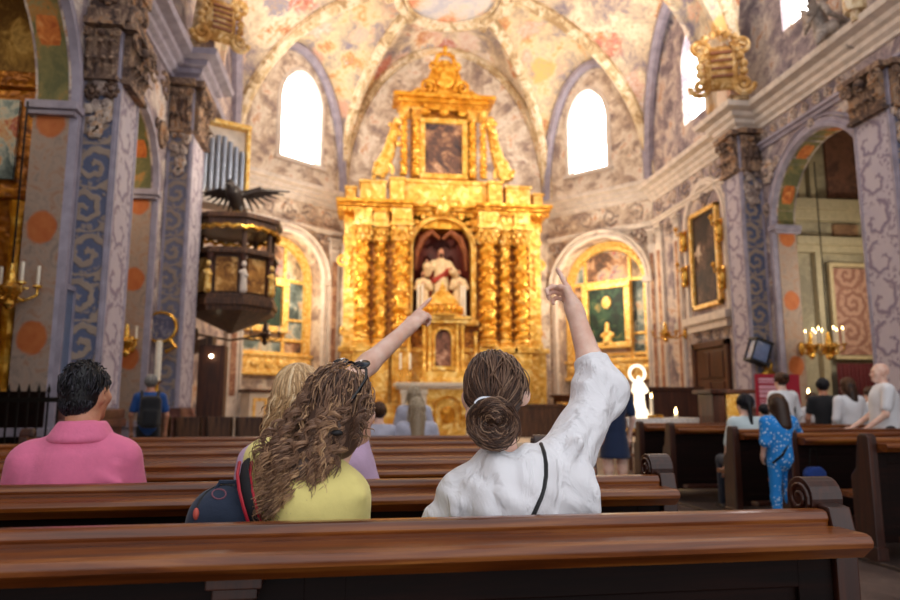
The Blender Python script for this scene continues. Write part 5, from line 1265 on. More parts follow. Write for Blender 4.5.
# left: iron fence and hanging notice board on the near pier
FE = empty('iron_fence', (0, 0, 0), 0, 'black iron chapel railing below the painted pier', 'fence'); 
m = MB(); m.box(-8.0, -5.62, 7.98, 8.02, 1.20, 1.25); m.box(-8.0, -5.62, 7.98, 8.02, .12, .16); m.build('rail', IRON, FE)
for i in range(24):
    x = -7.95 + i * .1; m = MB(); m.cyl((x, 8.0, 0), (x, 8.0, 1.3), .012, n=6); m.lathe([(.004, 0), (.022, .04), (.001, .12)], (x, 8.0, 1.28), 6); m.build('bar', IRON, FE)
nb = at_x(53, 340, -6.02); NB = empty('notice_board', (-6.0, 8.6, nb.z), 0, 'narrow blue-grey framed notice board on the near pier edge', 'board')
m = MB(); m.box(0, .04, -.13, .13, -.62, .62); m.build('panel', plain('notice_blue', '#6f7c98', .4), NB)
m = MB()
for (y0, y1, z0, z1) in ((-.16, .16, .6, .66), (-.16, .16, -.66, -.6), (-.16, -.12, -.6, .6), (.12, .16, -.6, .6)): m.box(0, .06, y0, y1, z0, z1)
m.build('frame', GREY_MOULD, NB)
# yellow-lit gilt altar inside the near left chapel and one on far left
m = MB(); m.box(-7.6, -6.5, 8.6, 8.9, 3.0, 5.6); 
ga = empty('chapel_altarpiece', (0, 0, 0), 0, 'gilded altarpiece glimpsed inside the first chapel beyond the painted pier', 'altarpiece')
m = MB(); m.box(-8.2, -6.5, 8.75, 8.89, 1.2, 5.0); m.box(-8.3, -6.46, 8.65, 8.89, 5.0, 5.2); m.box(-8.3, -6.46, 8.65, 8.89, 3.6, 3.72); m.build('gilt_wall', GOLD_SHADED, ga, bevel=.015)
m = MB(); m.box(-7.9, -6.75, 8.7, 8.76, 3.85, 4.85); m.build('picture', PM[1], ga)
for x in (-6.62, -8.05): m = MB(); m.lathe([(.1, 1.2), (.08, 1.4), (.07, 3.3), (.12, 3.55)], (x, 8.66, 0), 10); m.build('column', GOLD, ga, smooth=True)
# ------------------------------------------------------------------ stucco figures on the cornice
AN = empty('stucco_angel', (5.28, 10.35, 7.37), PI / 2 - .5, 'grey stucco angel seated on the cornice above the chapel arch', 'statue')
STG = blotch('angel_stucco', [(.35, '#8c8078'), (.5, '#b5a89c'), (.65, '#cdbfb2')], 4, 6, bump=.3)
Pm = [cap((0, 0, .12), (0, .06, .5), .15, .13, .05), ell((0, .02, .58), (.17, .12, .12), .06), cap((0, 0, .66), (0, -.02, .74), .055, .05, .03), ell((0, -.04, .84), (.085, .1, .11), .03), ell((0, .0, .88), (.1, .1, .1), .03),
      cap((.1, -.02, .14), (.16, -.38, .1), .10, .08, .05), cap((.16, -.38, .1), (.14, -.44, -.34), .075, .05, .03), cap((.14, -.44, -.34), (.14, -.54, -.38), .045, .03, .02),
      cap((-.1, -.02, .14), (-.2, -.36, .18), .10, .08, .05), cap((-.2, -.36, .18), (-.24, -.32, -.26), .075, .05, .03), cap((-.24, -.32, -.26), (-.24, -.42, -.3), .045, .03, .02),
      cap((.18, .0, .58), (.38, -.18, .42), .06, .05, .03), cap((.38, -.18, .42), (.56, -.36, .5), .05, .035, .03), ell((.6, -.4, .52), (.05, .05, .04), .02), cap((-.18, 0, .58), (-.36, -.05, .34), .06, .05, .03), cap((-.36, -.05, .34), (-.3, -.26, .2), .05, .035, .03)]
body('figure', Pm, .018, STG, AN)
Wm = []
for s in (-1, 1):
    for k in range(6): t = k / 5; Wm.append(cap((s * .08, .12, .55), (s * (.2 + .3 * t), .26, .3 + .62 * t), .06, .03, .04))
body('wings', Wm, .02, STG, AN)
body('drapery', [cap((-.25, -.1, .12), (.25, -.1, .12), .12, .12, .06), cap((.2, -.2, .08), (.34, .1, -.1), .08, .04, .05), cap((-.2, .05, .1), (-.3, .15, -.14), .1, .04, .05)], .02, STG, AN)
def cartouche(loc, yaw, h, label, mat, rings):
    root = empty('stucco_cartouche', loc, yaw, label, 'cartouche'); s = h / 1.2
    body('shield', [rbox((0, 0, .55 * s), (.28 * s, .05 * s, .40 * s), .05 * s), ell((0, -.03 * s, .55 * s), (.27 * s, .1 * s, .38 * s), .05)], .025 * s, mat, root)
    m = MB()
    for sg in (-1, 1):
        m.tube([(p[0], -.05 * s, p[2]) for p in spiral((sg * .34 * s, .9 * s), .02 * s, .16 * s, 1.5, 20, sg)], .045 * s, 6); m.tube([(p[0], -.05 * s, p[2]) for p in spiral((sg * .34 * s, .22 * s), .02 * s, .18 * s, 1.5, 20, sg, 0, PI)], .05 * s, 6)
        for k in range(5): m.ball((sg * (.3 + .06 * sin(k)) * s, -.06 * s, (.3 + .14 * k) * s), .075 * s, 7, 5)
    for k in range(5): m.ball(((k - 2) * .12 * s, -.06 * s, (1.08 + .06 * (2 - abs(k - 2))) * s), .07 * s, 7, 5)
    m.build('scroll_border', mat, root, smooth=True)
    m = MB()
    for k in range(rings): z = (.36 + .42 * k / max(1, rings - 1)) * s; m.box(-.17 * s, .17 * s, -.15 * s, -.1 * s, z - .022 * s, z + .022 * s)
    m.build('inscription_bars', plain('umber_line', '#8a5230', .6) if 'umber_line' not in bpy.data.materials else bpy.data.materials['umber_line'], root)
    return root
GILT_ST = blotch('gilt_stucco', [(.3, '#a87430'), (.45, '#d6a75e'), (.55, '#ecd0a0'), (.65, '#c08a44')], 4, 7, bump=.5)
cartouche((4.72, 12.75, 7.38), -.35, 1.45, 'gilded stucco cartouche on the cornice above the chancel pier', GILT_ST, 4)
cartouche((-5.2, 12.3, 7.52), .5, 1.2, 'cream stucco cartouche on the cornice above the pulpit pier', GILT_ST, 5)
# ------------------------------------------------------------------ people
def rotm(yaw=0, pitch=0, roll=0):
    """columns right, forward, up of a head that looks along +y, turned by yaw (left positive), tipped up by pitch, leaned by roll"""
    return (Matrix.Rotation(yaw, 3, 'Z') @ Matrix.Rotation(roll, 3, 'Y') @ Matrix.Rotation(pitch, 3, 'X'))
def head_prims(c, M, s=1.0, ear=.078, earl=.078):
    c = Vector(c); L = lambda x, y, z: c + M @ Vector((x * s, y * s, z * s)); S = lambda *r: tuple(q * s for q in r)
    P = [ell(L(0, -.008, .03), S(.074, .094, .088), .03, M), ell(L(0, .035, -.045), S(.058, .062, .076), .04, M), ell(L(0, .08, -.095), S(.026, .02, .02), .03, M),
         cap(L(-.036, .082, .026), L(.036, .082, .026), .011 * s, None, .02), cap(L(0, .092, .008), L(0, .112, -.03), .008 * s, .013 * s, .012),
         ell(L(0, .096, -.062), S(.024, .01, .006), .008, M), ell(L(0, .094, -.074), S(.02, .011, .007), .008, M), ell(L(-.048, .062, -.02), S(.02, .018, .018), .03, M), ell(L(.048, .062, -.02), S(.02, .018, .018), .03, M)]
    for q, ear in ((-1, earl), (1, ear)):
        P.append(ell(L(q * ear, -.004, -.008), S(.012 + (ear - .078), .024, .035), .008, M)); P.append(ell(L(q * (ear + .007), .004, -.006), S(.006, .011, .018), .004, M, -1))
        P.append(ell(L(q * .031, .098, .006), S(.016, .014, .010), .01, M, -1))
    return P
def eyes(c, M, s, root):
    c = Vector(c)
    for q in (-1, 1):
        m = MB(); p = c + M @ Vector((q * .031 * s, .078 * s, .006 * s)); m.ball(p, .0125 * s, 10, 8); e = m.build('eye', EYEW, root, smooth=True)
        m = MB(); m.ball(c + M @ Vector((q * .031 * s, .0865 * s, .006 * s)), .006 * s, 8, 6); m.build('iris', EYED, e, smooth=True)
EYEW = plain('eye_white', '#e8e2da', .3); EYED = plain('eye_iris', '#2a1a10', .2)
def hand_prims(w, D, N, s=1.0, pose='point', right=True, k=.007):
    """five-fingered hand from wrist w: D along the hand, N out of the palm"""
    w = Vector(w); D = Vector(D).normalized(); N = Vector(N); N = (N - D * N.dot(D)).normalized(); S = D.cross(N) * (1 if right else -1)
    L = lambda d, sd, n: w + (D * d + S * sd + N * n) * s
    M = Matrix((S, D, N)).transposed()
    P = [rbox(L(.048, 0, 0), (.038 * s, .046 * s, .014 * s), .012 * s, .012, M), cap(L(-.02, 0, 0), L(.02, 0, 0), .027 * s, .028 * s, .02), cap(L(.01, .026, .008), L(.05, .034, .014), .016 * s, .013 * s, .012)]
    base = [(.092, .029), (.097, .010), (.093, -.010), (.083, -.028)]; ln = [(.044, .027, .021), (.048, .030, .022), (.045, .028, .021), (.035, .021, .018)]; rd = [.0102, .0098, .0092, .0082]
    for i, ((d, sd), l, r) in enumerate(zip(base, ln, rd)):
        r *= s; p0 = L(d - .012, sd, 0)
        if pose == 'point' and i == 0: ds = [(1, .06, .02), (1, .05, .05), (1, .03, .1)]
        elif pose == 'flat': ds = [(1, sd * 2, .12), (1, sd, .25), (1, 0, .4)]
        elif pose == 'relax': ds = [(.95, sd * 2, .3), (.75, sd, .7), (.4, 0, .9)]
        else: ds = [(.55, 0, .85), (-.55, 0, .85), (-1, 0, .1)] if i else [(.6, 0, .8), (-.4, 0, .9), (-1, 0, .2)]
        q = L(d, sd, 0); P.append(cap(p0, q, r * 1.08, r * 1.05, k))
        for (a, b, n), le in zip(ds, l):
            v = (D * a + S * b + N * n).normalized(); e = q + v * le * s; P.append(cap(q, e, r, r * .92, k * .6)); q = e; r *= .92
    th = [(.02, .032, .006), (.05, .050, .016), (.072, .046, .03), (.088, .03, .036)] if pose in ('point', 'fist') else [(.02, .032, .006), (.05, .056, .016), (.076, .064, .022), (.098, .062, .03)]
    for a, b, r0, r1 in zip(th[:-1], th[1:], (.014, .0115, .010), (.0115, .010, .0085)): P.append(cap(L(*a), L(*b), r0 * s, r1 * s, k * .8))
    return P
def nrm(a): return a / (np.linalg.norm(a, axis=-1, keepdims=True) + 1e-9)
def slerp(a, b, t):
    a = nrm(np.asarray(a, float)); b = nrm(np.asarray(b, float)); w = math.acos(max(-1, min(1, float(a @ b)))); t = np.asarray(t)[:, None]
    if w < 1e-3: return nrm(a * (1 - t) + b * t)
    return (np.sin((1 - t) * w) * a + np.sin(t * w) * b) / sin(w)
def scalp(c, M, rad, d, lift=0.0):
    """points on the scalp ellipsoid in directions d (n x 3, head frame)"""
    q = np.asarray(d) * (np.array(rad) + (lift[:, None] if isinstance(lift, np.ndarray) else lift)); return np.array(c) + q @ np.array(M).T
def legs_seated(root, pel, knee_y, mat, shoe, yaw=0.0, spread=.1):
    R = Matrix.Rotation(yaw, 3, 'Z'); pel = Vector(pel); P = []; Q = []
    for q in (-1, 1):
        h = pel + R @ Vector((q * .09, .02, 0)); k = pel + R @ Vector((q * spread, knee_y, .02)); a = Vector((k.x, k.y + .03, .10)); P += [cap(h, k, .095, .065, .05), cap(k, a, .066, .05, .03)]; Q += [cap(Vector((a.x, a.y - .05, .045)), Vector((a.x, a.y + .13, .035)), .042, .036, .02)]
        body('shoe', Q[-1:], .014, shoe, root)
    P.append(ell(pel, (.18, .15, .11), .06)); body('trousers', P, .018, mat, root)

from mathutils.bvhtree import BVHTree
def surf(obs, pts, off=.004):
    """put picture-side points onto the surfaces they would lie on (world coordinates)"""
    bpy.context.view_layer.update(); T = []
    for o in obs: T.append(BVHTree.FromPolygons([o.matrix_world @ v.co for v in o.data.vertices], [tuple(p.vertices) for p in o.data.polygons]))
    out = []
    for px, py in pts:
        d = ray(px, py).normalized(); best = None
        for t in T:
            h = t.ray_cast(CAM, d)
            if h[0] is not None and (best is None or h[3] < best[3]): best = h
        if best is not None: out.append(best[0] - d * off)
        elif out: out.append(out[-1] + Vector((0, 0, -.01)))
    return out
JEANS = cloth('dark_jeans', '#262d3c'); SHOE = plain('shoe_leather', '#241c18', .5); CREAM_TR = cloth('beige_trousers', '#b8a48a')
def linen(name, c):
    t = NT(name); co = t.co((7, 7, 4)); f, cc = t.noise(co, 1.2, 4, .6, .6); w = t.n('ShaderNodeVectorMath', operation='MULTIPLY_ADD'); t.l(cc, w.inputs[0]); w.inputs[1].default_value = (1.1, 1.1, 1.1); t.l(co, w.inputs[2])
    v = t.vor(w.outputs[0], 1.3, 'DISTANCE_TO_EDGE'); k = t.smooth(v.outputs['Distance'], 0.0, .22); wv, _ = t.noise(t.co(), 380, 2)
    t.bump(t.math('ADD', t.math('ADD', t.math('MULTIPLY', k, .5), f), t.math('MULTIPLY', wv, .05)), .5, .022); return t.out(srgb(c), .85, sheen=.15)
WHITE_B = linen('white_blouse_linen', '#f1f2f7'); YELLOW = cloth('yellow_jersey', '#f2e48e', .06, bumps=.25); PINK = cloth('pink_polo_pique', '#e8789f', .08, bumps=.3); LAV = cloth('lavender_cotton', '#cdb0cf', .08)
H_BROWN = hairmat('brown_hair_dark', [(.1, '#32231c'), (.4, '#523a2e'), (.7, '#745643'), (.95, '#a88a70')])  # hair sheen put into the colour: lighter stops stand for reflections
H_CURL = hairmat('curly_brown_hair', [(.05, '#40302a'), (.3, '#6c5040'), (.5, '#94725a'), (.75, '#c8a078'), (1, '#ecca9c')])
H_BLOND = hairmat('blonde_hair', [(.05, '#8e7050'), (.35, '#c09a6c'), (.6, '#deb988'), (.85, '#f2d6aa'), (1, '#fae8c6')])
H_BLACK = hairmat('dark_hair', [(.1, '#0c0b0e'), (.5, '#191820'), (.8, '#2b2a33'), (1, '#4a4853')])

# ---------------------------------------------------------------- woman in white blouse, pointing
def woman_white():
    root = empty('person', (at_y(512, 520, 2.02).x, 2.02, 0), 0, 'person in white blouse with brown hair bun, arm raised and pointing', 'person')
    O = root.location; A = lambda px, py, Y: at_y(px, py, Y) - O
    hc = A(493, 394, 2.08); M = rotm(math.radians(9), math.radians(10), math.radians(-4))
    nb = A(503, 466, 2.03); SL, SR = A(462, 494, 2.03), A(562, 470, 2.05); pel = Vector((0, 0, .56))
    EL, HL = A(424, 560, 2.12), A(440, 590, 2.34); ER, WR, TIP = A(600, 392, 2.22), A(574, 309, 2.31), A(557, 275, 2.44)
    cu = ER.lerp(WR, .40)
    P = head_prims(hc, M, 1.0, .092, .066)
    P += [cap(nb + Vector((0, 0, -.03)), hc + Vector((0, -.01, -.07)), .056, .052, .03), cap(SL, SR, .045, .05, .05), cap(nb - Vector((0, 0, .12)), pel, .085, .10, .05)]
    P += [cap(SR, ER, .05, .042, .03), cap(ER, ER.lerp(WR, .35), .042, .043, .02), cap(ER.lerp(WR, .35), WR, .043, .029, .02), cap(SL, EL, .05, .04, .03), cap(EL, HL, .04, .028, .02)]
    P += hand_prims(WR, TIP - WR, Vector((-1, .25, .1)), 1.0, 'point') + hand_prims(HL, HL - EL, Vector((.4, 0, -1)), .95, 'relax', False)
    body('body', P, .0046, SKIN, root, relax=1)
    eyes(hc, M, 1, root)
    # blouse
    mid = A(512, 500, 2.02)
    B = [cap(SL + Vector((.03, 0, -.02)), SR + Vector((-.03, 0, -.02)), .064, .076, .05), ell(mid, (.175, .10, .14), .05), cap(mid, pel, .15, .16, .06), cap(nb - Vector((0, .0, .03)), nb - Vector((0, .01, .11)), .062, .085, .05),
         cap(SR + Vector((-.02, 0, -.03)), SR.lerp(ER, .5), .095, .072, .05), cap(SR.lerp(ER, .5), ER, .072, .082, .04), cap(ER, cu, .082, .058, .04), cap(SR + Vector((0, 0, -.06)), A(578, 520, 2.03), .06, .06, .06),
         cap(SL, EL, .07, .07, .04), cap(EL, EL.lerp(HL, .5), .07, .06, .03)]
    for (a, b, r) in ((A(584, 462, 2.0), A(572, 500, 1.97), .014), (A(578, 445, 1.99), A(552, 478, 1.96), .014), (A(596, 425, 2.10), A(577, 440, 2.05), .012), (A(606, 404, 2.14), A(588, 408, 2.1), .012), (A(602, 375, 2.16), A(586, 384, 2.14), .012), (A(470, 488, 1.96), A(452, 512, 1.96), .014), (A(490, 474, 1.97), A(515, 496, 1.93), .012), (A(545, 465, 1.98), A(560, 510, 1.94), .014), (A(592, 470, 1.99), A(596, 515, 1.96), .014)):
        B.append(cap(a, b, r, r * .6, .03))
    B.append(cap(hc + Vector((0, .02, -.16)), nb + Vector((0, .03, .05)), .066, .07, .015, -1))
    f = lambda X, Y, Z: .0045 * np.sin(58 * X + 30 * Z + 3 * np.sin(14 * Z)) * np.sin(23 * Z - 17 * X + 2) + .005 * np.sin(31 * X - 19 * Z + 1.3 + 2 * np.sin(11 * X + 7 * Z)) + .0022 * np.sin(90 * X - 44 * Z + 4 * np.sin(20 * Z))
    bl = body('blouse', B, .0075, WHITE_B, root, f, [(cu, (WR - ER).normalized())], 2)
    m = MB(); d = (WR - ER).normalized(); u = d.orthogonal().normalized(); w = d.cross(u)
    # bag strap over the back
    pts = surf([bl], [(541, 444), (544, 452), (546, 464), (546, 476), (544, 488), (541, 498), (537, 507), (533, 516), (529, 526)], .002)
    m = MB(); m.tube(pts, .006, 8); o_ = m.build('bag_strap', plain('black_strap', '#14161a', .5), None, True); tag(o_, 'thin black cord strap running down the back of the white blouse', 'strap')
    legs_seated(root, pel, .44, CREAM_TR, SHOE)
    # hair: base cap, combed strands into a low bun
    hr = (.086, .106, .104); hcz = hc + M @ Vector((0, -.012, .026))
    CAPP = [ell(hcz, (.087, .106, .104), .02, M), ell(hc + M @ Vector((-.012, -.04, -.03)), (.058, .07, .075), .03, M), ell(hc + M @ Vector((0, .12, -.05)), (.085, .085, .105), .02, M, -1), ell(hc + M @ Vector((.095, .01, -.02)), (.035, .05, .055), .01, M, -1), ell(hc + M @ Vector((-.105, .02, -.04)), (.03, .04, .05), .01, M, -1)]
    h = body('hair', CAPP, .006, H_BROWN, root)
    bc = A(489, 421, 1.965); bd = nrm(np.array(M.transposed() @ (bc - hcz)))
    lines = []; tn = []
    for i in range(620):
        d = nrm(RNG.normal(size=3))
        if d[1] > .55 or d[2] < -.55 or float(d @ bd) > .8: continue
        if d[0] > 0 and d[1] > -.25 and d[2] < .12: continue
        t = np.linspace(0, 1, 16); D = slerp(d, bd + RNG.normal(size=3) * .10, t); l = .002 + .006 * np.sin(t * PI) * RNG.random() + .012 * t ** 4
        
        if np.any((D[:, 0] > .84) & (D[:, 2] < .15) & (D[:, 1] > -.45)): continue
        lines.append(scalp(hcz, M, (.088, .107, .105), D, l)); tn.append(RNG.random() * (.75 if d[0] < .2 else .95))
    for i in range(60):   # loose wisps
        d = nrm(np.array([RNG.normal() * .8, -.5 + RNG.normal() * .3, .6 + RNG.normal() * .4])); t = np.linspace(0, 1, 12); D = slerp(d, nrm(d + np.array([RNG.normal() * .4, -.2, -.5])), t); lines.append(scalp(hcz, M, hr, D, .004 + .014 * np.sin(t * 2.2) * RNG.random())); tn.append(.6 + .4 * RNG.random())
    strands('hair_strands', lines, .0021, H_BROWN, h, 4, tn)
    bn = body('hair_bun', [ell(bc, (.066, .045, .064), .02), ell(bc + Vector((.028, 0, -.03)), (.045, .04, .045), .02)], .006, H_BROWN, h)
    lines = []; tn = []
    for i in range(150):
        rr = .012 + .052 * RNG.random(); a0 = RNG.random() * 6.28; turn = 1.2 + 1.8 * RNG.random(); t = np.linspace(0, 1, 26); a = a0 + turn * PI * t; wob = .010 * np.sin(a * 2.3 + RNG.random() * 6)
        x = (rr + wob) * np.cos(a) * 1.05 + .016 * t; z = (rr + wob) * np.sin(a) - .014 * t; y = -.046 * np.sqrt(np.maximum(0, 1 - (rr / .07) ** 2)) - .004 - .006 * RNG.random()
        lines.append(np.stack([bc.x + x, bc.y + y + .012 * np.cos(a * 2), bc.z + z], 1)); tn.append(RNG.random() ** 1.3)
    strands('bun_strands', lines, .0024, H_BROWN, bn, 4, tn)
    m = MB(); cc = A(484, 402, 1.93); m.tube([cc + Vector((.026 * cos(a), -.004, .012 * sin(a) + .004 * cos(a))) for a in [PI * i / 10 for i in range(11)]], .0042, 7); m.build('hair_clip', plain('steel_clip', '#c8ccd4', .2, .9), h, smooth=True)
    return root
woman_white()

# ---------------------------------------------------------------- woman in yellow with curly hair
def woman_yellow():
    root = empty('person', (at_y(312, 520, 2.02).x, 2.02, 0), 0, 'person in yellow top with long curly brown hair, sunglasses on head', 'person')
    O = root.location; A = lambda px, py, Y: at_y(px, py, Y) - O
    hc = A(342, 412, 2.10); M = rotm(math.radians(-42), math.radians(14), math.radians(6))
    nb = A(320, 470, 2.05); SL, SR = A(268, 460, 2.10), A(342, 497, 2.03); pel = Vector((.02, 0, .56))
    EL, WL = A(262, 520, 2.26), A(300, 480, 2.42); ER, WR = A(350, 566, 2.10), A(335, 580, 2.34)
    P = head_prims(hc, M, .98) + [cap(nb + Vector((0, 0, -.03)), hc + Vector((0, -.01, -.07)), .054, .05, .03), cap(SL, SR, .058, .058, .05), cap(nb - Vector((0, 0, .12)), pel, .085, .10, .05),
         cap(SL, EL, .048, .04, .03), cap(EL, WL, .04, .027, .02), cap(SR, ER, .05, .04, .03), cap(ER, WR, .04, .028, .02)]
    P += hand_prims(WL, WL - EL, Vector((.6, 0, -.6)), .93, 'relax', False) + hand_prims(WR, WR - ER, Vector((-.4, 0, -1)), .93, 'relax', True)
    body('body', P, .006, SKIN, root); eyes(hc, M, 1, root)
    mid = A(312, 505, 2.03)
    B = [cap(SL + Vector((.02, 0, -.02)), SR + Vector((-.02, 0, -.015)), .066, .066, .05), ell(mid, (.135, .095, .13), .06), cap(mid, pel, .125, .14, .06), cap(nb - Vector((0, 0, .03)), nb - Vector((0, .01, .1)), .066, .085, .05),
         cap(SR, ER, .068, .06, .04), cap(ER, ER.lerp(WR, .4), .058, .05, .03), cap(SL, EL, .066, .056, .04), cap(EL, EL.lerp(WL, .5), .056, .046, .03)]
    for (a, b, r) in ((A(352, 480, 1.98), A(330, 496, 1.955), .01), (A(360, 495, 1.97), A(335, 512, 1.95), .01), (A(300, 500, 1.945), A(330, 520, 1.945), .01)): B.append(cap(a, b, r, r * .5, .025))
    f = lambda X, Y, Z: .003 * np.sin(34 * X + 26 * Z) * np.sin(19 * Z - 22 * X) 
    body('top', B, .0085, YELLOW, root, f, None, 2)
    legs_seated(root, pel, .44, JEANS, SHOE)
    hcz = hc + M @ Vector((0, -.012, .028)); rad = (.088, .106, .106)
    h = body('hair', [ell(hcz, (.086, .104, .102), .02, M), ell(hc + M @ Vector((0, -.05, -.05)), (.085, .075, .085), .03, M), cap(A(330, 430, 2.02), A(300, 470, 1.985), .075, .055, .04), cap(A(300, 470, 1.985), A(290, 496, 1.95), .05, .02, .03), ell(hc + M @ Vector((0, .135, -.065)), (.08, .085, .10), .02, M, -1)], .008, H_CURL, root)
    lines = []; tn = []
    MT = np.array(M)
    # upper part: waved strands combed back over the crown
    back = nrm(np.array(M.transposed() @ (A(340, 432, 1.97) - hcz)))
    for i in range(760):
        d = nrm(RNG.normal(size=3))
        if d[1] > .6 or d[2] < -.2: continue
        tgt = nrm(d * np.array([.9, .25, 0]) + np.array([0, -.55, -.62]) + RNG.normal(size=3) * .12); t = np.linspace(0, 1, 22); D = slerp(d, tgt, t)
        l = .003 + .010 * RNG.random() + .007 * np.sin(t * (9 + 5 * RNG.random()) + RNG.random() * 6); lines.append(scalp(hcz, M, rad, D, l)); tn.append(RNG.random() * .7)
    # ringlets falling over back and shoulder
    ends = [(262, 452), (256, 486), (262, 512), (276, 520), (292, 518), (310, 505), (330, 488), (350, 470), (366, 455), (280, 470), (300, 490), (270, 500)]
    for k in range(140):       # ringlets: locks of strands that coil together
        d = nrm(np.array([RNG.uniform(-1, 1), -.6 + RNG.normal() * .3, RNG.uniform(-.65, .40)])) if k < 105 else nrm(np.array([RNG.uniform(-.1, .55), -.75, RNG.uniform(-.7, .1)])); p0 = scalp(hcz, M, rad, d[None], .0)[0]
        ppx = 450 + F * (Vector(p0) + O - CAM).dot(Rt) / (Vector(p0) + O - CAM).dot(Fw)
        ex = max(256, ppx - 6 - 34 * RNG.random() - (12 if ppx < 325 else 0)); ex = ex if k < 105 else ppx - 12 * RNG.random(); yl = 520 - max(0, ex - 292) * 1.05; ey = max(440, yl - 62 * RNG.random() ** 1.3)
        q0 = np.array(A(ex, ey, 1.905 + .045 * RNG.random() + .03 * (ey < 470))); ln = np.linalg.norm(q0 - p0); w = 2 * PI * ln / (.042 + .02 * RNG.random()); ph = RNG.random() * 6.28; am0 = .007 + .006 * RNG.random(); tb = RNG.random()
        c1 = p0 + MT @ d * (.02 + .025 * RNG.random()) + np.array([-.002, -.015, -.05]); c2 = q0 + np.array([.01, -.012, .09]); n = 44; t = np.linspace(0, 1, n)[:, None]
        for i in range(13):
            p = p0 + RNG.normal(size=3) * .007; q = q0 + RNG.normal(size=3) * np.array([.005, .005, .014])
            B3 = (1 - t) ** 3 * p + 3 * (1 - t) ** 2 * t * c1 + 3 * (1 - t) * t * t * c2 + t ** 3 * q
            a = w * t[:, 0] + ph + RNG.normal() * .25; am = am0 * (.35 + .65 * np.minimum(1, t[:, 0] * 2)) * (.75 + .4 * RNG.random())
            T = nrm(np.gradient(B3, axis=0)); U = nrm(np.cross(T, np.array([.2, .9, .3]))); W_ = np.cross(T, U)
            lines.append(B3 + U * (am * np.cos(a))[:, None] + W_ * (am * np.sin(a))[:, None]); tn.append(min(1, tb * .55 + RNG.random() * .2 + (.34 if ey > 478 else .06) * RNG.random()))
    # frizz at the outline
    for i in range(150):
        d = nrm(RNG.normal(size=3) * np.array([1, .8, .9]))
        if d[1] > .5: continue
        p = scalp(hcz, M, rad, d[None], .008)[0]; t = np.linspace(0, 1, 14); o = MT @ d; g = np.array([RNG.normal() * .3, -.1, -.5]); r = .02 + .025 * RNG.random(); a = t * (6 + 5 * RNG.random())
        lines.append(p + np.outer(t * r * .7, o) + np.outer(t * t * r, g) + np.stack([np.cos(a), np.sin(a), np.sin(a + 1)], 1) * .004); tn.append(.4 + .5 * RNG.random())
    strands('hair_curl', lines, .0021, H_CURL, h, 4, tn)
    m = MB(); m.ball(A(337, 433, 1.935), (.016, .012, .008), 10, 7); m.build('hair_tie', plain('black_elastic', '#121014', .6), h, smooth=True)
    # sunglasses pushed up on the hair
    sg = empty('sunglasses', O, 0, 'black sunglasses pushed up on the curly brown hair', 'sunglasses')
    bl = plain('black_acetate', '#0e0c0e', .15); T0 = lambda x, y, z: hc + M @ Vector((x, y, z))
    m = MB(); m.tube([T0(-.07, .04, .125), T0(0, .055, .138), T0(.07, .04, .125)], .004, 6)
    for q in (-1, 1): m.tube([T0(q * .042 + .026 * cos(a), .052 + .018 * sin(a), .134 + .007 * sin(a)) for a in [2 * PI * i / 16 for i in range(17)]], .0035, 6)
    m.build('frame', bl, sg, smooth=True)
    for q in (-1, 1):
        m = MB(); m.M = Matrix.Translation(T0(q * .042, .052, .134)) @ M.to_4x4() @ Matrix.Rotation(-1.15, 4, 'X'); m.ball((0, 0, 0), (.026, .005, .018), 12, 6); m.build('lens', plain('dark_lens', '#2a3440', .06, .4) if 'dark_lens' not in bpy.data.materials else bpy.data.materials['dark_lens'], sg, smooth=True)
        m = MB(); m.tube([T0(q * .07, .04, .125), T0(q * .09, .015, .104), T0(q * .098, -.03, .078), T0(q * .098, -.065, .055)], [.004, .0045, .005, .006], 6); m.build('temple_arm', bl, sg, smooth=True)
    return root
woman_yellow()

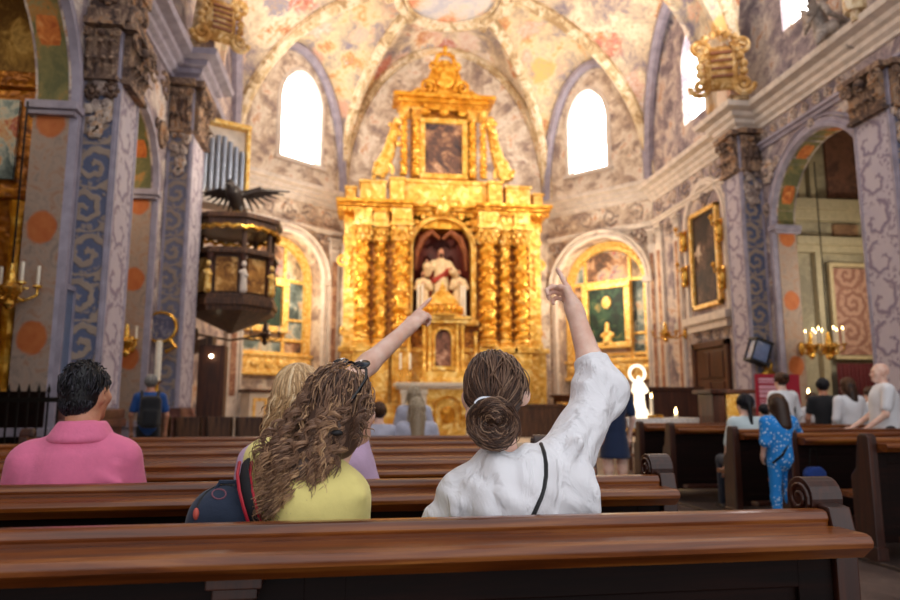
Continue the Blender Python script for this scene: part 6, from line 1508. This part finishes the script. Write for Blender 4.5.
# ---------------------------------------------------------------- blonde woman one pew ahead, pointing
def woman_blonde():
    root = empty('person', (at_y(302, 500, 2.98).x, 2.98, 0), 0, 'person in lavender shirt with wavy blonde hair, bare arm pointing at the altar', 'person')
    O = root.location; A = lambda px, py, Y: at_y(px, py, Y) - O
    hc = A(299, 398, 3.0); M = rotm(math.radians(-12), math.radians(8), 0)
    nb = A(303, 450, 2.98); SL, SR = A(256, 462, 2.98), A(354, 462, 3.0); pel = Vector((0, 0, .56))
    EL, WL = A(244, 520, 3.05), A(270, 540, 3.3); ER, WR, TIP = A(346, 384, 3.08), A(409, 327, 3.2), A(440, 296, 3.26)
    P = head_prims(hc, M, 1.0) + [cap(nb, hc + Vector((0, -.01, -.07)), .054, .05, .03), cap(SL, SR, .058, .058, .05), cap(nb - Vector((0, 0, .12)), pel, .085, .10, .05),
         cap(SL, EL, .05, .04, .03), cap(EL, WL, .04, .028, .02), cap(SR, ER, .056, .05, .03), cap(ER, ER.lerp(WR, .35), .05, .047, .02), cap(ER.lerp(WR, .35), WR, .047, .031, .02)]
    P += hand_prims(WR, TIP - WR, Vector((.45, .75, -.45)), 1.05, 'point') + hand_prims(WL, WL - EL, Vector((.4, 0, -1)), .95, 'relax', False)
    body('body', P, .006, SKIN, root); eyes(hc, M, 1, root)
    mid = A(303, 492, 2.98)
    B = [cap(SL + Vector((.02, 0, -.02)), SR + Vector((-.02, 0, -.02)), .075, .078, .05), ell(mid, (.17, .11, .15), .06), cap(mid, pel, .15, .16, .06), cap(nb - Vector((0, 0, .03)), nb - Vector((0, .01, .1)), .07, .09, .05),
         cap(SR, SR.lerp(ER, .35), .08, .07, .04), cap(SL, SL.lerp(EL, .6), .075, .066, .04), cap(SR, A(366, 485, 2.98), .06, .06, .05)]
    body('shirt', B, .010, LAV, root, lambda X, Y, Z: .003 * np.sin(31 * X + 22 * Z) * np.sin(17 * Z - 20 * X), None, 2)
    legs_seated(root, pel, .44, JEANS, SHOE)
    hcz = hc + M @ Vector((0, -.012, .028)); rad = (.09, .108, .106)
    h = body('hair', [ell(hcz, (.088, .106, .103), .02, M), cap(hc + Vector((0, -.05, -.03)), A(290, 462, 2.92), .09, .075, .04), ell(hc + M @ Vector((0, .125, -.05)), (.08, .085, .10), .02, M, -1)], .009, H_BLOND, root)
    lines = []; tn = []
    for i in range(700):
        az = RNG.uniform(-2.3, 2.3); d0 = nrm(np.array([RNG.normal() * .14, -.1 + RNG.normal() * .2, 1.0])); d1 = nrm(np.array([sin(az), -cos(az), -.15 + RNG.normal() * .15]))
        t = np.linspace(0, 1, 14); D = slerp(d0, d1, t); p = scalp(hcz, M, rad, D, .003 + .010 * RNG.random()); L_ = .06 + .16 * RNG.random(); n = 22; u = np.linspace(0, 1, n)[1:]
        out = p[-1] - np.array(hcz); out[2] = 0; out = nrm(out); f1, ph = RNG.uniform(9, 18), RNG.random() * 6
        fall = p[-1] + np.outer(u * .025 * np.sin(u * 2), out) + np.outer(u, np.array([RNG.normal() * .015, RNG.normal() * .01, -L_]))
        w = .006 * np.sin(f1 * u + ph); fall += np.outer(w, np.cross(out, [0, 0, 1])) + np.outer(.005 * np.cos(f1 * u + ph) - .005 * np.cos(ph), out)
        lines.append(np.concatenate([p, fall])); tn.append(RNG.random())
    strands('hair_strands', lines, .0032, H_BLOND, h, 4, tn)
    m = MB(); m.ball(A(297, 405, 2.87), .013, 10, 8); m.build('hair_bobble', plain('maroon_bead', '#4a1a1a', .3), h, smooth=True)
    return root
woman_blonde()

# ---------------------------------------------------------------- man in pink polo
def man_pink():
    root = empty('person', (at_y(74, 500, 2.95).x, 2.95, 0), 0, 'person in pink polo shirt with short dark hair, seen from behind', 'person')
    O = root.location; A = lambda px, py, Y: at_y(px, py, Y) - O
    hc = A(86, 393, 2.97); M = rotm(math.radians(-16), math.radians(2), 0)
    nb = A(81, 434, 2.93); SL, SR = A(30, 464, 2.95), A(119, 460, 2.95); pel = Vector((0, 0, .56)); EL, WL = A(8, 535, 3.0), A(40, 545, 3.25); ER, WR = A(132, 530, 3.0), A(110, 545, 3.25)
    P = head_prims(hc, M, .98) + [cap(nb - Vector((0, 0, .02)), hc + Vector((0, -.015, -.06)), .064, .06, .03), cap(SL, SR, .066, .066, .05), cap(nb - Vector((0, 0, .14)), pel, .085, .11, .04), cap(SL, EL, .056, .045, .03), cap(EL, WL, .045, .03, .02), cap(SR, ER, .056, .045, .03), cap(ER, WR, .045, .03, .02)]
    P += hand_prims(WL, WL - EL, Vector((.3, 0, -1)), 1.05, 'relax', False) + hand_prims(WR, WR - ER, Vector((-.3, 0, -1)), 1.05, 'relax', True)
    body('body', P, .0065, SKIN2, root); eyes(hc, M, 1, root)
    mid = A(76, 490, 2.95)
    B = [cap(SL + Vector((.03, 0, -.01)), SR + Vector((-.03, 0, -.01)), .082, .082, .06), ell(mid, (.21, .125, .19), .06), cap(mid, pel, .17, .18, .07), cap(nb + Vector((0, 0, -.02)), nb - Vector((0, .01, .09)), .075, .11, .06), cap(SL, SL.lerp(EL, .7), .085, .078, .04), cap(SR, SR.lerp(ER, .7), .085, .078, .04), cap(SL + Vector((.05, .0, .02)), nb - Vector((.02, 0, .02)), .06, .06, .06), cap(SR + Vector((-.05, .0, .02)), nb - Vector((-.02, 0, .02)), .06, .06, .06)]
    for (a, b) in ((A(30, 470, 2.86), A(14, 492, 2.86)), (A(115, 466, 2.86), A(120, 492, 2.86)), (A(60, 478, 2.83), A(30, 488, 2.83)), (A(100, 476, 2.83), A(122, 486, 2.84))): B.append(cap(a, b, .012, .007, .03))
    body('polo_shirt', B, .010, PINK, root, lambda X, Y, Z: .003 * np.sin(27 * X + 20 * Z) * np.sin(15 * Z - 18 * X), None, 2)
    C = []; n = 30; p = lambda a, r, z: nb + Vector((r * cos(a), r * sin(a) + .01, z))
    for i in range(n):
        a0, a1 = [PI * 1.5 + (q / n - .5) * 5.2 for q in (i, i + 1)]
        for rr, z, th in ((.076, .038, .009), (.083, .024, .011), (.092, .008, .012), (.101, -.008, .012), (.108, -.02, .010)): C.append(cap(p(a0, rr, z), p(a1, rr, z), th, None, .012))
    body('collar', C, .006, PINK, root)
    legs_seated(root, pel, .45, JEANS, SHOE)
    hcz = hc + M @ Vector((0, -.012, .028)); rad = (.080, .100, .097)
    h = body('hair', [ell(hcz, (.079, .099, .096), .02, M), ell(hc + M @ Vector((0, -.045, -.035)), (.064, .056, .058), .03, M), ell(hc + M @ Vector((0, .13, -.05)), (.09, .085, .115), .015, M, -1), ell(hc + M @ Vector((.09, .01, -.035)), (.03, .03, .05), .01, M, -1), ell(hc + M @ Vector((-.09, .01, -.035)), (.03, .03, .05), .01, M, -1)], .006, H_BLACK, root)
    lines = []; tn = []
    for i in range(900):
        d = nrm(RNG.normal(size=3))
        if d[1] > .72 or d[2] < -.5 or (d[1] > .2 and d[2] < .2): continue
        if abs(d[0]) > .8 and d[2] < -.15: continue
        e = nrm(d + np.array([RNG.normal() * .12 + d[0] * .1, -.12, -.30 if d[2] < .6 else -.12])); t = np.linspace(0, 1, 7); D = slerp(d, e, t); L_ = .010 * RNG.random() * (1.1 if d[2] > .3 else .5)
        lines.append(scalp(hcz, M, rad, D, .001 + L_ * np.sin(t * 2.4))); tn.append(RNG.random() ** 1.5)
    nc_ = hc + M @ Vector((0, -.045, -.035))
    for i in range(420):
        d = nrm(np.array([RNG.uniform(-1, 1), -.8 * RNG.random() - .1, RNG.uniform(-.85, .3)])); e = nrm(d + np.array([0, 0, -.3])); t = np.linspace(0, 1, 6); lines.append(scalp(nc_, M, (.065, .057, .059), slerp(d, e, t), .001 + .006 * RNG.random() * np.sin(t * 2))); tn.append(RNG.random() ** 1.5)
    strands('hair_strands', lines, .0024, H_BLACK, h, 4, tn)
    return root
man_pink()

# ---------------------------------------------------------------- backpack beside the woman in yellow
BPK = cloth('navy_ripstop', '#1d2a40', .15, bumps=.3); REDT = plain('red_piping', '#b01c30', .5)
bo = at_y(226, 520, 1.99); BG = empty('backpack', (bo.x, 1.99, .462), 0, 'navy backpack with red edged strap standing beside the yellow top', 'backpack')
Lb = lambda px, py, Y: at_y(px, py, Y) - BG.location
hb = Lb(226, 480, 1.99).z
body('bag_body', [rbox((-.005, .02, hb * .44), (.10, .075, hb * .46), .06, .03), ell((.0, .02, hb * .86), (.075, .06, .06), .05), rbox((-.0, -.06, hb * .42), (.075, .03, hb * .30), .03, .02), ell((-.06, -.02, hb * .3), (.05, .06, .1), .04)], .0065, BPK, BG, lambda X, Y, Z: .002 * np.sin(60 * X + 40 * Z) * np.sin(33 * Z - 41 * X), None, 2)
m = MB(); pts = [Lb(246, 462, 2.02), Lb(244, 474, 1.95), Lb(246, 490, 1.925), Lb(250, 506, 1.92), Lb(255, 522, 1.93)]
m.tube(pts, .017, 8, flat=.35); st = m.build('shoulder_strap', plain('black_webbing', '#15151a', .8), BG, smooth=True)
m = MB()
for dx in (-.016, .016): m.tube([p + Vector((dx, -.005, 0)) for p in pts], .0045, 6)
m.build('strap_piping', REDT, st, smooth=True)
m = MB(); m.tube([(-.03, .0, hb * .95), (-.02, -.0, hb * .99), (.02, -.0, hb * .99), (.03, 0, hb * .95)], .006, 6); m.build('grab_handle', BPK, BG, smooth=True)
bag_ = [o for o in BG.children if o.name.startswith('bag_body')]
m = MB(); m.tube([p - BG.location for p in surf(bag_, [(196, 516), (197, 508), (201, 499), (207, 492), (215, 487), (224, 485), (232, 486)], .001)], .003, 5); m.build('zip', plain('zip_black', '#0d1016', .5), BG, smooth=True)
m = MB(); m.ball(surf(bag_, [(196, 514)], .004)[0] - BG.location, (.008, .007, .016), 8, 6); m.build('red_toggle', plain('coral_toggle', '#c8584a', .5), BG, smooth=True)
m = MB(); m.tube([p - BG.location for p in surf(bag_, [(219 + 7 * cos(2 * PI * i / 14), 494 + 5 * sin(2 * PI * i / 14)) for i in range(15)], .001)], .0022, 5); m.build('stitched_emblem', plain('dull_red_thread', '#7a4a58', .7), BG, smooth=True)

# ---------------------------------------------------------------- visitors further off
def visitor(x, y, h, yaw, label, top, bottom, hair, skin=None, hairlen=.0, seated=False, arms=None, skirt=False, sleeve=.5, cell=.017, headyaw=0, extra=None, hairstyle='short', hairw=1.0, z0=0.0, build=1.0, bald=False, lean=0.0):
    skin = skin or SKIN; s = h / 1.72; root = empty('person', (x, y, z0), yaw, label, 'person'); b = build
    if seated: dz = .46 + .10 - .93 * s
    else: dz = 0
    V = lambda a, c, d: Vector((a * s, c * s + lean * max(0, d - .9) * s, d * s + dz))
    pel, ch, nb, hc = V(0, 0, .93), V(0, .0, 1.28), V(0, -.01, 1.45), V(0, .015, 1.60)
    M = rotm(headyaw); arms = arms or [((-.25, .0, 1.12), (-.24, .10, .88)), ((.25, .0, 1.12), (.24, .10, .88))]
    P = head_prims(hc, M, s * 1.0) + [cap(nb - V(0, 0, 0) * 0, hc + Vector((0, -.01 * s, -.07 * s)), .055 * s, .05 * s, .03), cap(V(-.16, 0, 1.41), V(.16, 0, 1.41), .055 * s, None, .05), cap(ch, pel, .12 * s, .13 * s, .06)]
    T = [cap(V(-.14 * b, 0, 1.39), V(.14 * b, 0, 1.39), .075 * s, None, .05), ell(ch, (.165 * s * b, .115 * s * b, .17 * s), .06), cap(ch, pel + Vector((0, 0, .02)), .14 * s * b, .15 * s * b, .06), cap(nb - Vector((0, 0, .03 * s)), nb - Vector((0, 0, .1 * s)), .065 * s, .09 * s, .05)]
    for q, (e, w) in zip((-1, 1), arms):
        S_ = V(q * .175 * b, 0, 1.39); E, W_ = V(*e), V(*w)
        P += [cap(S_, E, .047 * s, .038 * s, .03), cap(E, W_, .038 * s, .027 * s, .02)]
        d = (W_ - E).normalized(); P += hand_prims(W_, d, Vector((-q, 0, -.2)), s * .95, 'relax', q > 0, .01) if cell < .013 else [ell(W_ + d * .06 * s, (.035 * s, .035 * s, .05 * s), .02)] + [cap(W_ + d * .08 * s + Vector((k * .016 * s, 0, 0)), W_ + d * (.16 + .01 * (k == 0)) * s + Vector((k * .018 * s, .02 * s, 0)), .010 * s, .008 * s, .008) for k in (-1.5, -.5, .5, 1.5)] + [cap(W_ + d * .05 * s, W_ + d * .10 * s + Vector((0, .04 * s, 0)), .011 * s, .009 * s, .008)]
        if sleeve <= .5: T.append(cap(S_, S_.lerp(E, sleeve * 2), .068 * s, .06 * s, .04))
        else: T += [cap(S_, E, .068 * s, .056 * s, .04), cap(E, E.lerp(W_, (sleeve - .5) * 2), .056 * s, .045 * s, .03)]
    B = []; SH = []
    if seated:
        for q in (-1, 1):
            hp = pel + Vector((q * .09 * s, .02, -.02)); k = hp + Vector((q * .02, .42 * s, .02)); a = Vector((k.x, k.y + .02, z0 * 0 + .09)); B += [cap(hp, k, .09 * s, .062 * s, .05), cap(k, a, .06 * s, .045 * s, .03)]; SH.append(cap(a + Vector((0, -.04, -.05)), a + Vector((0, .12, -.055)), .038, .033, .02))
        B.append(ell(pel - Vector((0, 0, .01)), (.165 * s, .14 * s, .11 * s), .05))
    elif skirt:
        B += [cap(pel, V(0, 0, .50), .15 * s, .21 * s, .06)]; 
        for q in (-1, 1): P += [cap(V(q * .09, 0, .85), V(q * .09, 0, .48), .085 * s, .065 * s, .04), cap(V(q * .09, 0, .48), V(q * .09, -.02, .09), .055 * s, .035 * s, .03)]; SH.append(cap(V(q * .09, -.04, .04), V(q * .09, .14, .035), .038 * s, .033 * s, .02))
    else:
        B.append(ell(pel, (.16 * s * b, .12 * s, .12 * s), .05))
        for q in (-1, 1): B += [cap(V(q * .09, 0, .88), V(q * .1, .01, .48), .085 * s, .062 * s, .04), cap(V(q * .1, .01, .48), V(q * .1, -.02, .09), .062 * s, .05 * s, .03)]; SH.append(cap(V(q * .1, -.04, .04), V(q * .1, .14, .035), .038 * s, .033 * s, .02))
    body('body', P, cell * .75, skin, root); body('top', T, cell, top, root); body('skirt' if skirt else 'trousers', B, cell, bottom, root, None, [((0, 0, .62 * s), (0, 0, -1))] if skirt else None)
    for q in SH: body('shoe', [q], cell, SHOE, root)
    if not bald:
        hz = hc + M @ Vector((0, -.012 * s, .03 * s)); H = [ell(hz, (.086 * s, .106 * s, .102 * s), .02, M)]
        if hairlen: H += [cap(hc + M @ Vector((0, -.05 * s, -.02 * s)), hc + M @ Vector((0, -.085 * s, -.1 * s - hairlen)), .082 * s * hairw, (.055 * s + hairlen * .18) * hairw, .04)]
        if hairstyle == 'pony': H += [cap(hc + M @ Vector((0, -.10 * s, .02 * s)), hc + M @ Vector((0, -.13 * s, -.22 * s)), .035 * s, .02 * s, .03)]
        if hairstyle == 'bun': H += [ell(hc + M @ Vector((0, -.11 * s, .07 * s)), (.05 * s,) * 3, .02)]
        H.append(ell(hc + M @ Vector((0, .125 * s, -.055 * s)), (.085 * s, .085 * s, .105 * s), .02, M, -1))
        hb_ = body('hair', H, cell * .7, hair, root)
        lines = []; tn = []; rd = (.087 * s, .107 * s, .103 * s)
        for i in range(110):
            az = RNG.uniform(-2.2, 2.2); d0 = nrm(np.array([RNG.normal() * .2, -.1 + RNG.normal() * .3, 1.0])); d1 = nrm(np.array([sin(az), -cos(az), -.25 + RNG.normal() * .15])); t = np.linspace(0, 1, 8); p = scalp(hz, M, rd, slerp(d0, d1, t), .002 + .006 * RNG.random())
            if hairlen: u = np.linspace(0, 1, 8)[1:]; p = np.concatenate([p, p[-1] + np.outer(u, np.array([RNG.normal() * .02, -.02, -.06 * s - hairlen * RNG.random()])) + np.stack([.006 * np.sin(9 * u + i), 0 * u, 0 * u], 1)])
            lines.append(p); tn.append(RNG.random())
        strands('hair_strands', lines, .005 * s, hair, hb_, 3, tn)
    return root, V, s
H_GREY = hairmat('grey_hair', [(.1, '#6a645e'), (.5, '#94908a'), (.9, '#b8b4ae')]); H_PALE = hairmat('pale_blonde_hair', [(.1, '#8a765c'), (.5, '#b8a284'), (.9, '#d8c8ac')]); H_CHEST = hairmat('chestnut_hair', [(.1, '#2c1a10'), (.5, '#553621'), (.9, '#8a6242')])
T_WHITE = cloth('white_cotton', '#eceef2', .05); T_BLACK = cloth('black_cotton', '#15161b', .1); T_NAVY = cloth('navy_cotton', '#16284a', .1); T_BLUE = cloth('royal_blue_cotton', '#1c4a8c', .1); T_PALE = cloth('pale_aqua_cotton', '#cfe0e4', .05); T_GREYL = cloth('light_grey_cotton', '#b8b8c8', .08); T_DENIM = cloth('denim', '#3a5068', .12); T_SLATE = cloth('slate_cotton', '#4a6478', .1)
def dots(name, a, b):
    t = NT(name); v = t.vor(t.co(), 34, 'F1', .9); m_ = t.smooth(v.outputs['Distance'], .30, .22); return t.out(t.mix(m_, srgb(a), srgb(b)), .8)
T_DOTS = dots('blue_dotted_cotton', '#1c86d8', '#d8ecf8')
def X(px, Y): return at_y(px, 400, Y).x
# child in blue at the pew end
r, V, s = visitor(X(777, 6.0), 6.0, 1.26, .12, 'small person in blue dotted jumpsuit with long brown hair leaning on a pew end', T_DOTS, T_DOTS, H_CHEST, hairlen=.11, cell=.012, sleeve=.55, arms=[((-.22, .0, 1.15), (-.16, .12, .98)), ((.32, .05, 1.24), (.54, .10, 1.17))], build=1.12, hairw=1.3)
m = MB(); m.tube([V(.16, -.03, 1.42), V(.05, -.145, 1.2), V(-.1, -.155, 1.0), V(-.17, -.06, .9)], .011, 6); m.build('bag_strap', IRON, r, smooth=True)
# person in black waistcoat and white sleeves beyond her
r, V, s = visitor(X(783, 9.0), 9.0, 1.60, .1, 'standing person in black waistcoat over white shirt before the red banner', T_WHITE, T_BLACK, H_CHEST, hairstyle='bun', sleeve=.75)
body('waistcoat', [cap(V(-.1, -.01, 1.36), V(.1, -.01, 1.36), .075 * s, None, .05), ell(V(0, -.01, 1.2), (.17 * s, .13 * s, .2 * s), .06)], .016, T_BLACK, r)
visitor(X(745, 7.28), 7.28, 1.56, 0, 'seated person in pale top with dark hair, in front of the golden ambo', T_PALE, JEANS, H_BLACK, seated=True, hairstyle='pony', sleeve=.45)
visitor(X(764, 7.95), 7.95, 1.17, -.1, 'small standing person with dark hair and slate top, beside the red banner edge', T_SLATE, JEANS, H_BLACK, sleeve=.45)
r, V, s = visitor(X(824, 8.85), 8.85, 1.52, -.35, 'standing person in black top and jeans with short black hair in the chapel arch', T_BLACK, T_DENIM, H_BLACK, SKIN2, sleeve=.3, arms=[((-.24, .02, 1.12), (-.2, .16, .92)), ((.27, .02, 1.12), (.22, .16, .92))])
visitor(X(812, 9.5), 9.5, 1.34, 0, 'half hidden person in white top behind the black shirted visitor', T_WHITE, T_BLACK, H_CHEST, sleeve=.6)
visitor(X(849, 8.6), 8.6, 1.52, .1, 'standing person in loose white blouse with long brown ponytail near the red curtain', T_WHITE, T_WHITE, H_CHEST, hairlen=.10, sleeve=.7, build=1.12)
visitor(X(871, 9.35), 9.35, 1.42, .1, 'partly hidden person in white tee between the blouse wearer and the bald man', T_WHITE, T_BLACK, H_CHEST, sleeve=.3)
r, V, s = visitor(X(884, 7.5), 7.5, 1.66, 1.15, 'tall bald person in white tee shirt and dark shorts, looking down', T_WHITE, T_BLACK, H_GREY, SKIN, bald=True, sleeve=.36, build=1.15, headyaw=.1, arms=[((-.24, .06, 1.10), (-.20, .28, .92)), ((.25, .08, 1.10), (.16, .34, .93))])
# navy dress in the aisle behind the raised sleeve
visitor(X(613, 7.9), 7.9, 1.58, 0, 'standing person in navy dress in the aisle, behind the raised white sleeve', T_NAVY, T_NAVY, H_CHEST, skirt=True, sleeve=.4)
# two seated at the front pew, plus grey top
visitor(X(417, 6.85), 6.85, 1.46, .0, 'seated person with very long pale blonde hair at the front pew', T_GREYL, JEANS, H_PALE, seated=True, hairlen=.26, sleeve=.4)
visitor(X(414, 7.75), 7.75, 1.37, -.15, 'small person with ash blonde hair standing just ahead of the long-haired figure', T_GREYL, JEANS, H_PALE, hairlen=.05, sleeve=.4)
visitor(X(379, 6.85), 6.85, 1.36, .1, 'seated person in light grey top beside the long pale blonde hair', T_GREYL, T_BLACK, H_CHEST, seated=True, sleeve=.4, build=.9, arms=[((-.2, .08, 1.14), (-.1, .24, 1.02)), ((.2, .08, 1.14), (.1, .24, 1.02))])
# man with backpack by the left pier
r, V, s = visitor(X(150, 10.4), 10.4, 1.58, .25, 'standing person in blue tee carrying a black backpack by the painted pier', T_BLUE, T_BLACK, H_GREY, SKIN2, sleeve=.35, hairlen=0)
bp = empty('backpack', r.location, r.rotation_euler.z, 'black backpack worn by the blue shirted visitor near the pier', 'backpack')
body('bag_body', [rbox(V(.02, -.22, 1.17), (.15 * s, .09 * s, .24 * s), .07, .03), rbox(V(.02, -.31, 1.08), (.11 * s, .04 * s, .13 * s), .04, .03)], .016, T_BLACK, bp)
for q in (-1, 1): m = MB(); m.tube([V(q * .11, -.15, 1.38), V(q * .12, -.02, 1.475), V(q * .13, .12, 1.36), V(q * .14, .08, 1.15), V(q * .14, -.12, 1.0)], .022, 6); m.build('shoulder_strap', T_BLACK, bp, smooth=True)
# ------------------------------------------------------------------ light
def spot(name, loc, target, power, color, angle=70, size=.25, blend=.6):
    l = bpy.data.lights.new(name, 'SPOT'); o = bpy.data.objects.new(name, l); COL.objects.link(o); o.location = loc
    l.energy = power; l.color = color; l.spot_size = math.radians(angle); l.spot_blend = blend; l.shadow_soft_size = size
    o.rotation_euler = (Vector(target) - Vector(loc)).to_track_quat('-Z', 'Y').to_euler(); return o
def point(name, loc, power, color, size=.1):
    l = bpy.data.lights.new(name, 'POINT'); o = bpy.data.objects.new(name, l); COL.objects.link(o); o.location = loc; l.energy = power; l.color = color; l.shadow_soft_size = size; return o
def area(name, loc, target, power, color, sx, sy):
    l = bpy.data.lights.new(name, 'AREA'); o = bpy.data.objects.new(name, l); COL.objects.link(o); o.location = loc; l.shape = 'RECTANGLE'; l.size = sx; l.size_y = sy; l.energy = power; l.color = color
    o.rotation_euler = (Vector(target) - Vector(loc)).to_track_quat('-Z', 'Y').to_euler(); return o
WARM = (1, .76, .48); WARM2 = (1, .86, .66); DAY = (.92, .95, 1.0)
# floodlights standing on the cornices, aimed at altar and vault
spot('altar_spotlight', (-4.9, 12.9, 7.7), (-.2, 19.6, 4.6), 950, WARM2, 50)
spot('altar_spotlight', (4.6, 13.2, 7.7), (-.2, 19.6, 4.6), 950, WARM2, 50)
spot('altar_spotlight', (-4.6, 13.0, 7.7), (0, 19.6, 9.5), 330, WARM2, 40)
spot('altar_spotlight', (4.4, 13.3, 7.7), (0, 19.6, 9.5), 330, WARM2, 40)
for x, y, tx, ty in ((-5.2, 16.5, 1.0, 17.5), (4.9, 16.5, -1.2, 17.5), (-4.9, 13.9, -.2, 17.4), (4.6, 14.2, -.2, 17.4)):
    spot('vault_floodlight', (x, y, 7.75), (tx, ty, 12.4), 350, (1, .93, .86), 130, .3)
for x, y in ((-5.1, 10.8), (4.8, 11.2)): spot('vault_floodlight', (x, y, 7.75), (-.2, 11.5, 12.4), 330, (1, .93, .86), 140, .3)
point('niche_fill', F1.w(1.8, -1.0, 4.6), 120, WARM2, .15); point('niche_fill', F3.w(1.75, -1.0, 4.6), 120, WARM2, .15)  # added fill lights without fixtures, to brighten the side altars
spot('ambo_fill', (AM.location.x, 10.2, 1.75), (AM.location.x + .08, 11.15, 1.08), 14, WARM2, 50, .05)  # added fill spot that brightens the ambo panel, no real fitting
point('pulpit_fill', (-4.1, 13.0, 5.6), 60, WARM2, .15)  # added fill light to lift the dark pulpit, no real fitting
point('chapel_fill', (6.9, 11.3, 3.4), 60, (1, .9, .75), .3); point('chapel_fill', (-7.3, 7.6, 5.0), 14, WARM2, .2); point('chapel_fill', (-7.3, 11.0, 5.0), 40, WARM, .2)  # added unseen fill lights that brighten the chapel interiors
W = bpy.data.worlds.new('sky'); SC.world = W; W.use_nodes = True
bg = W.node_tree.nodes['Background']; bg.inputs[0].default_value = (.97, .97, 1.0, 1); bg.inputs[1].default_value = .85
SC.view_settings.view_transform = 'Standard'; SC.view_settings.look = 'None'; SC.view_settings.gamma = 1; SC.view_settings.exposure = 0.5; SC.view_settings.use_curve_mapping = False
try: SC.cycles.use_denoising = True; SC.cycles.max_bounces = 6; SC.cycles.diffuse_bounces = 4; SC.cycles.sample_clamp_indirect = 6
except Exception: pass
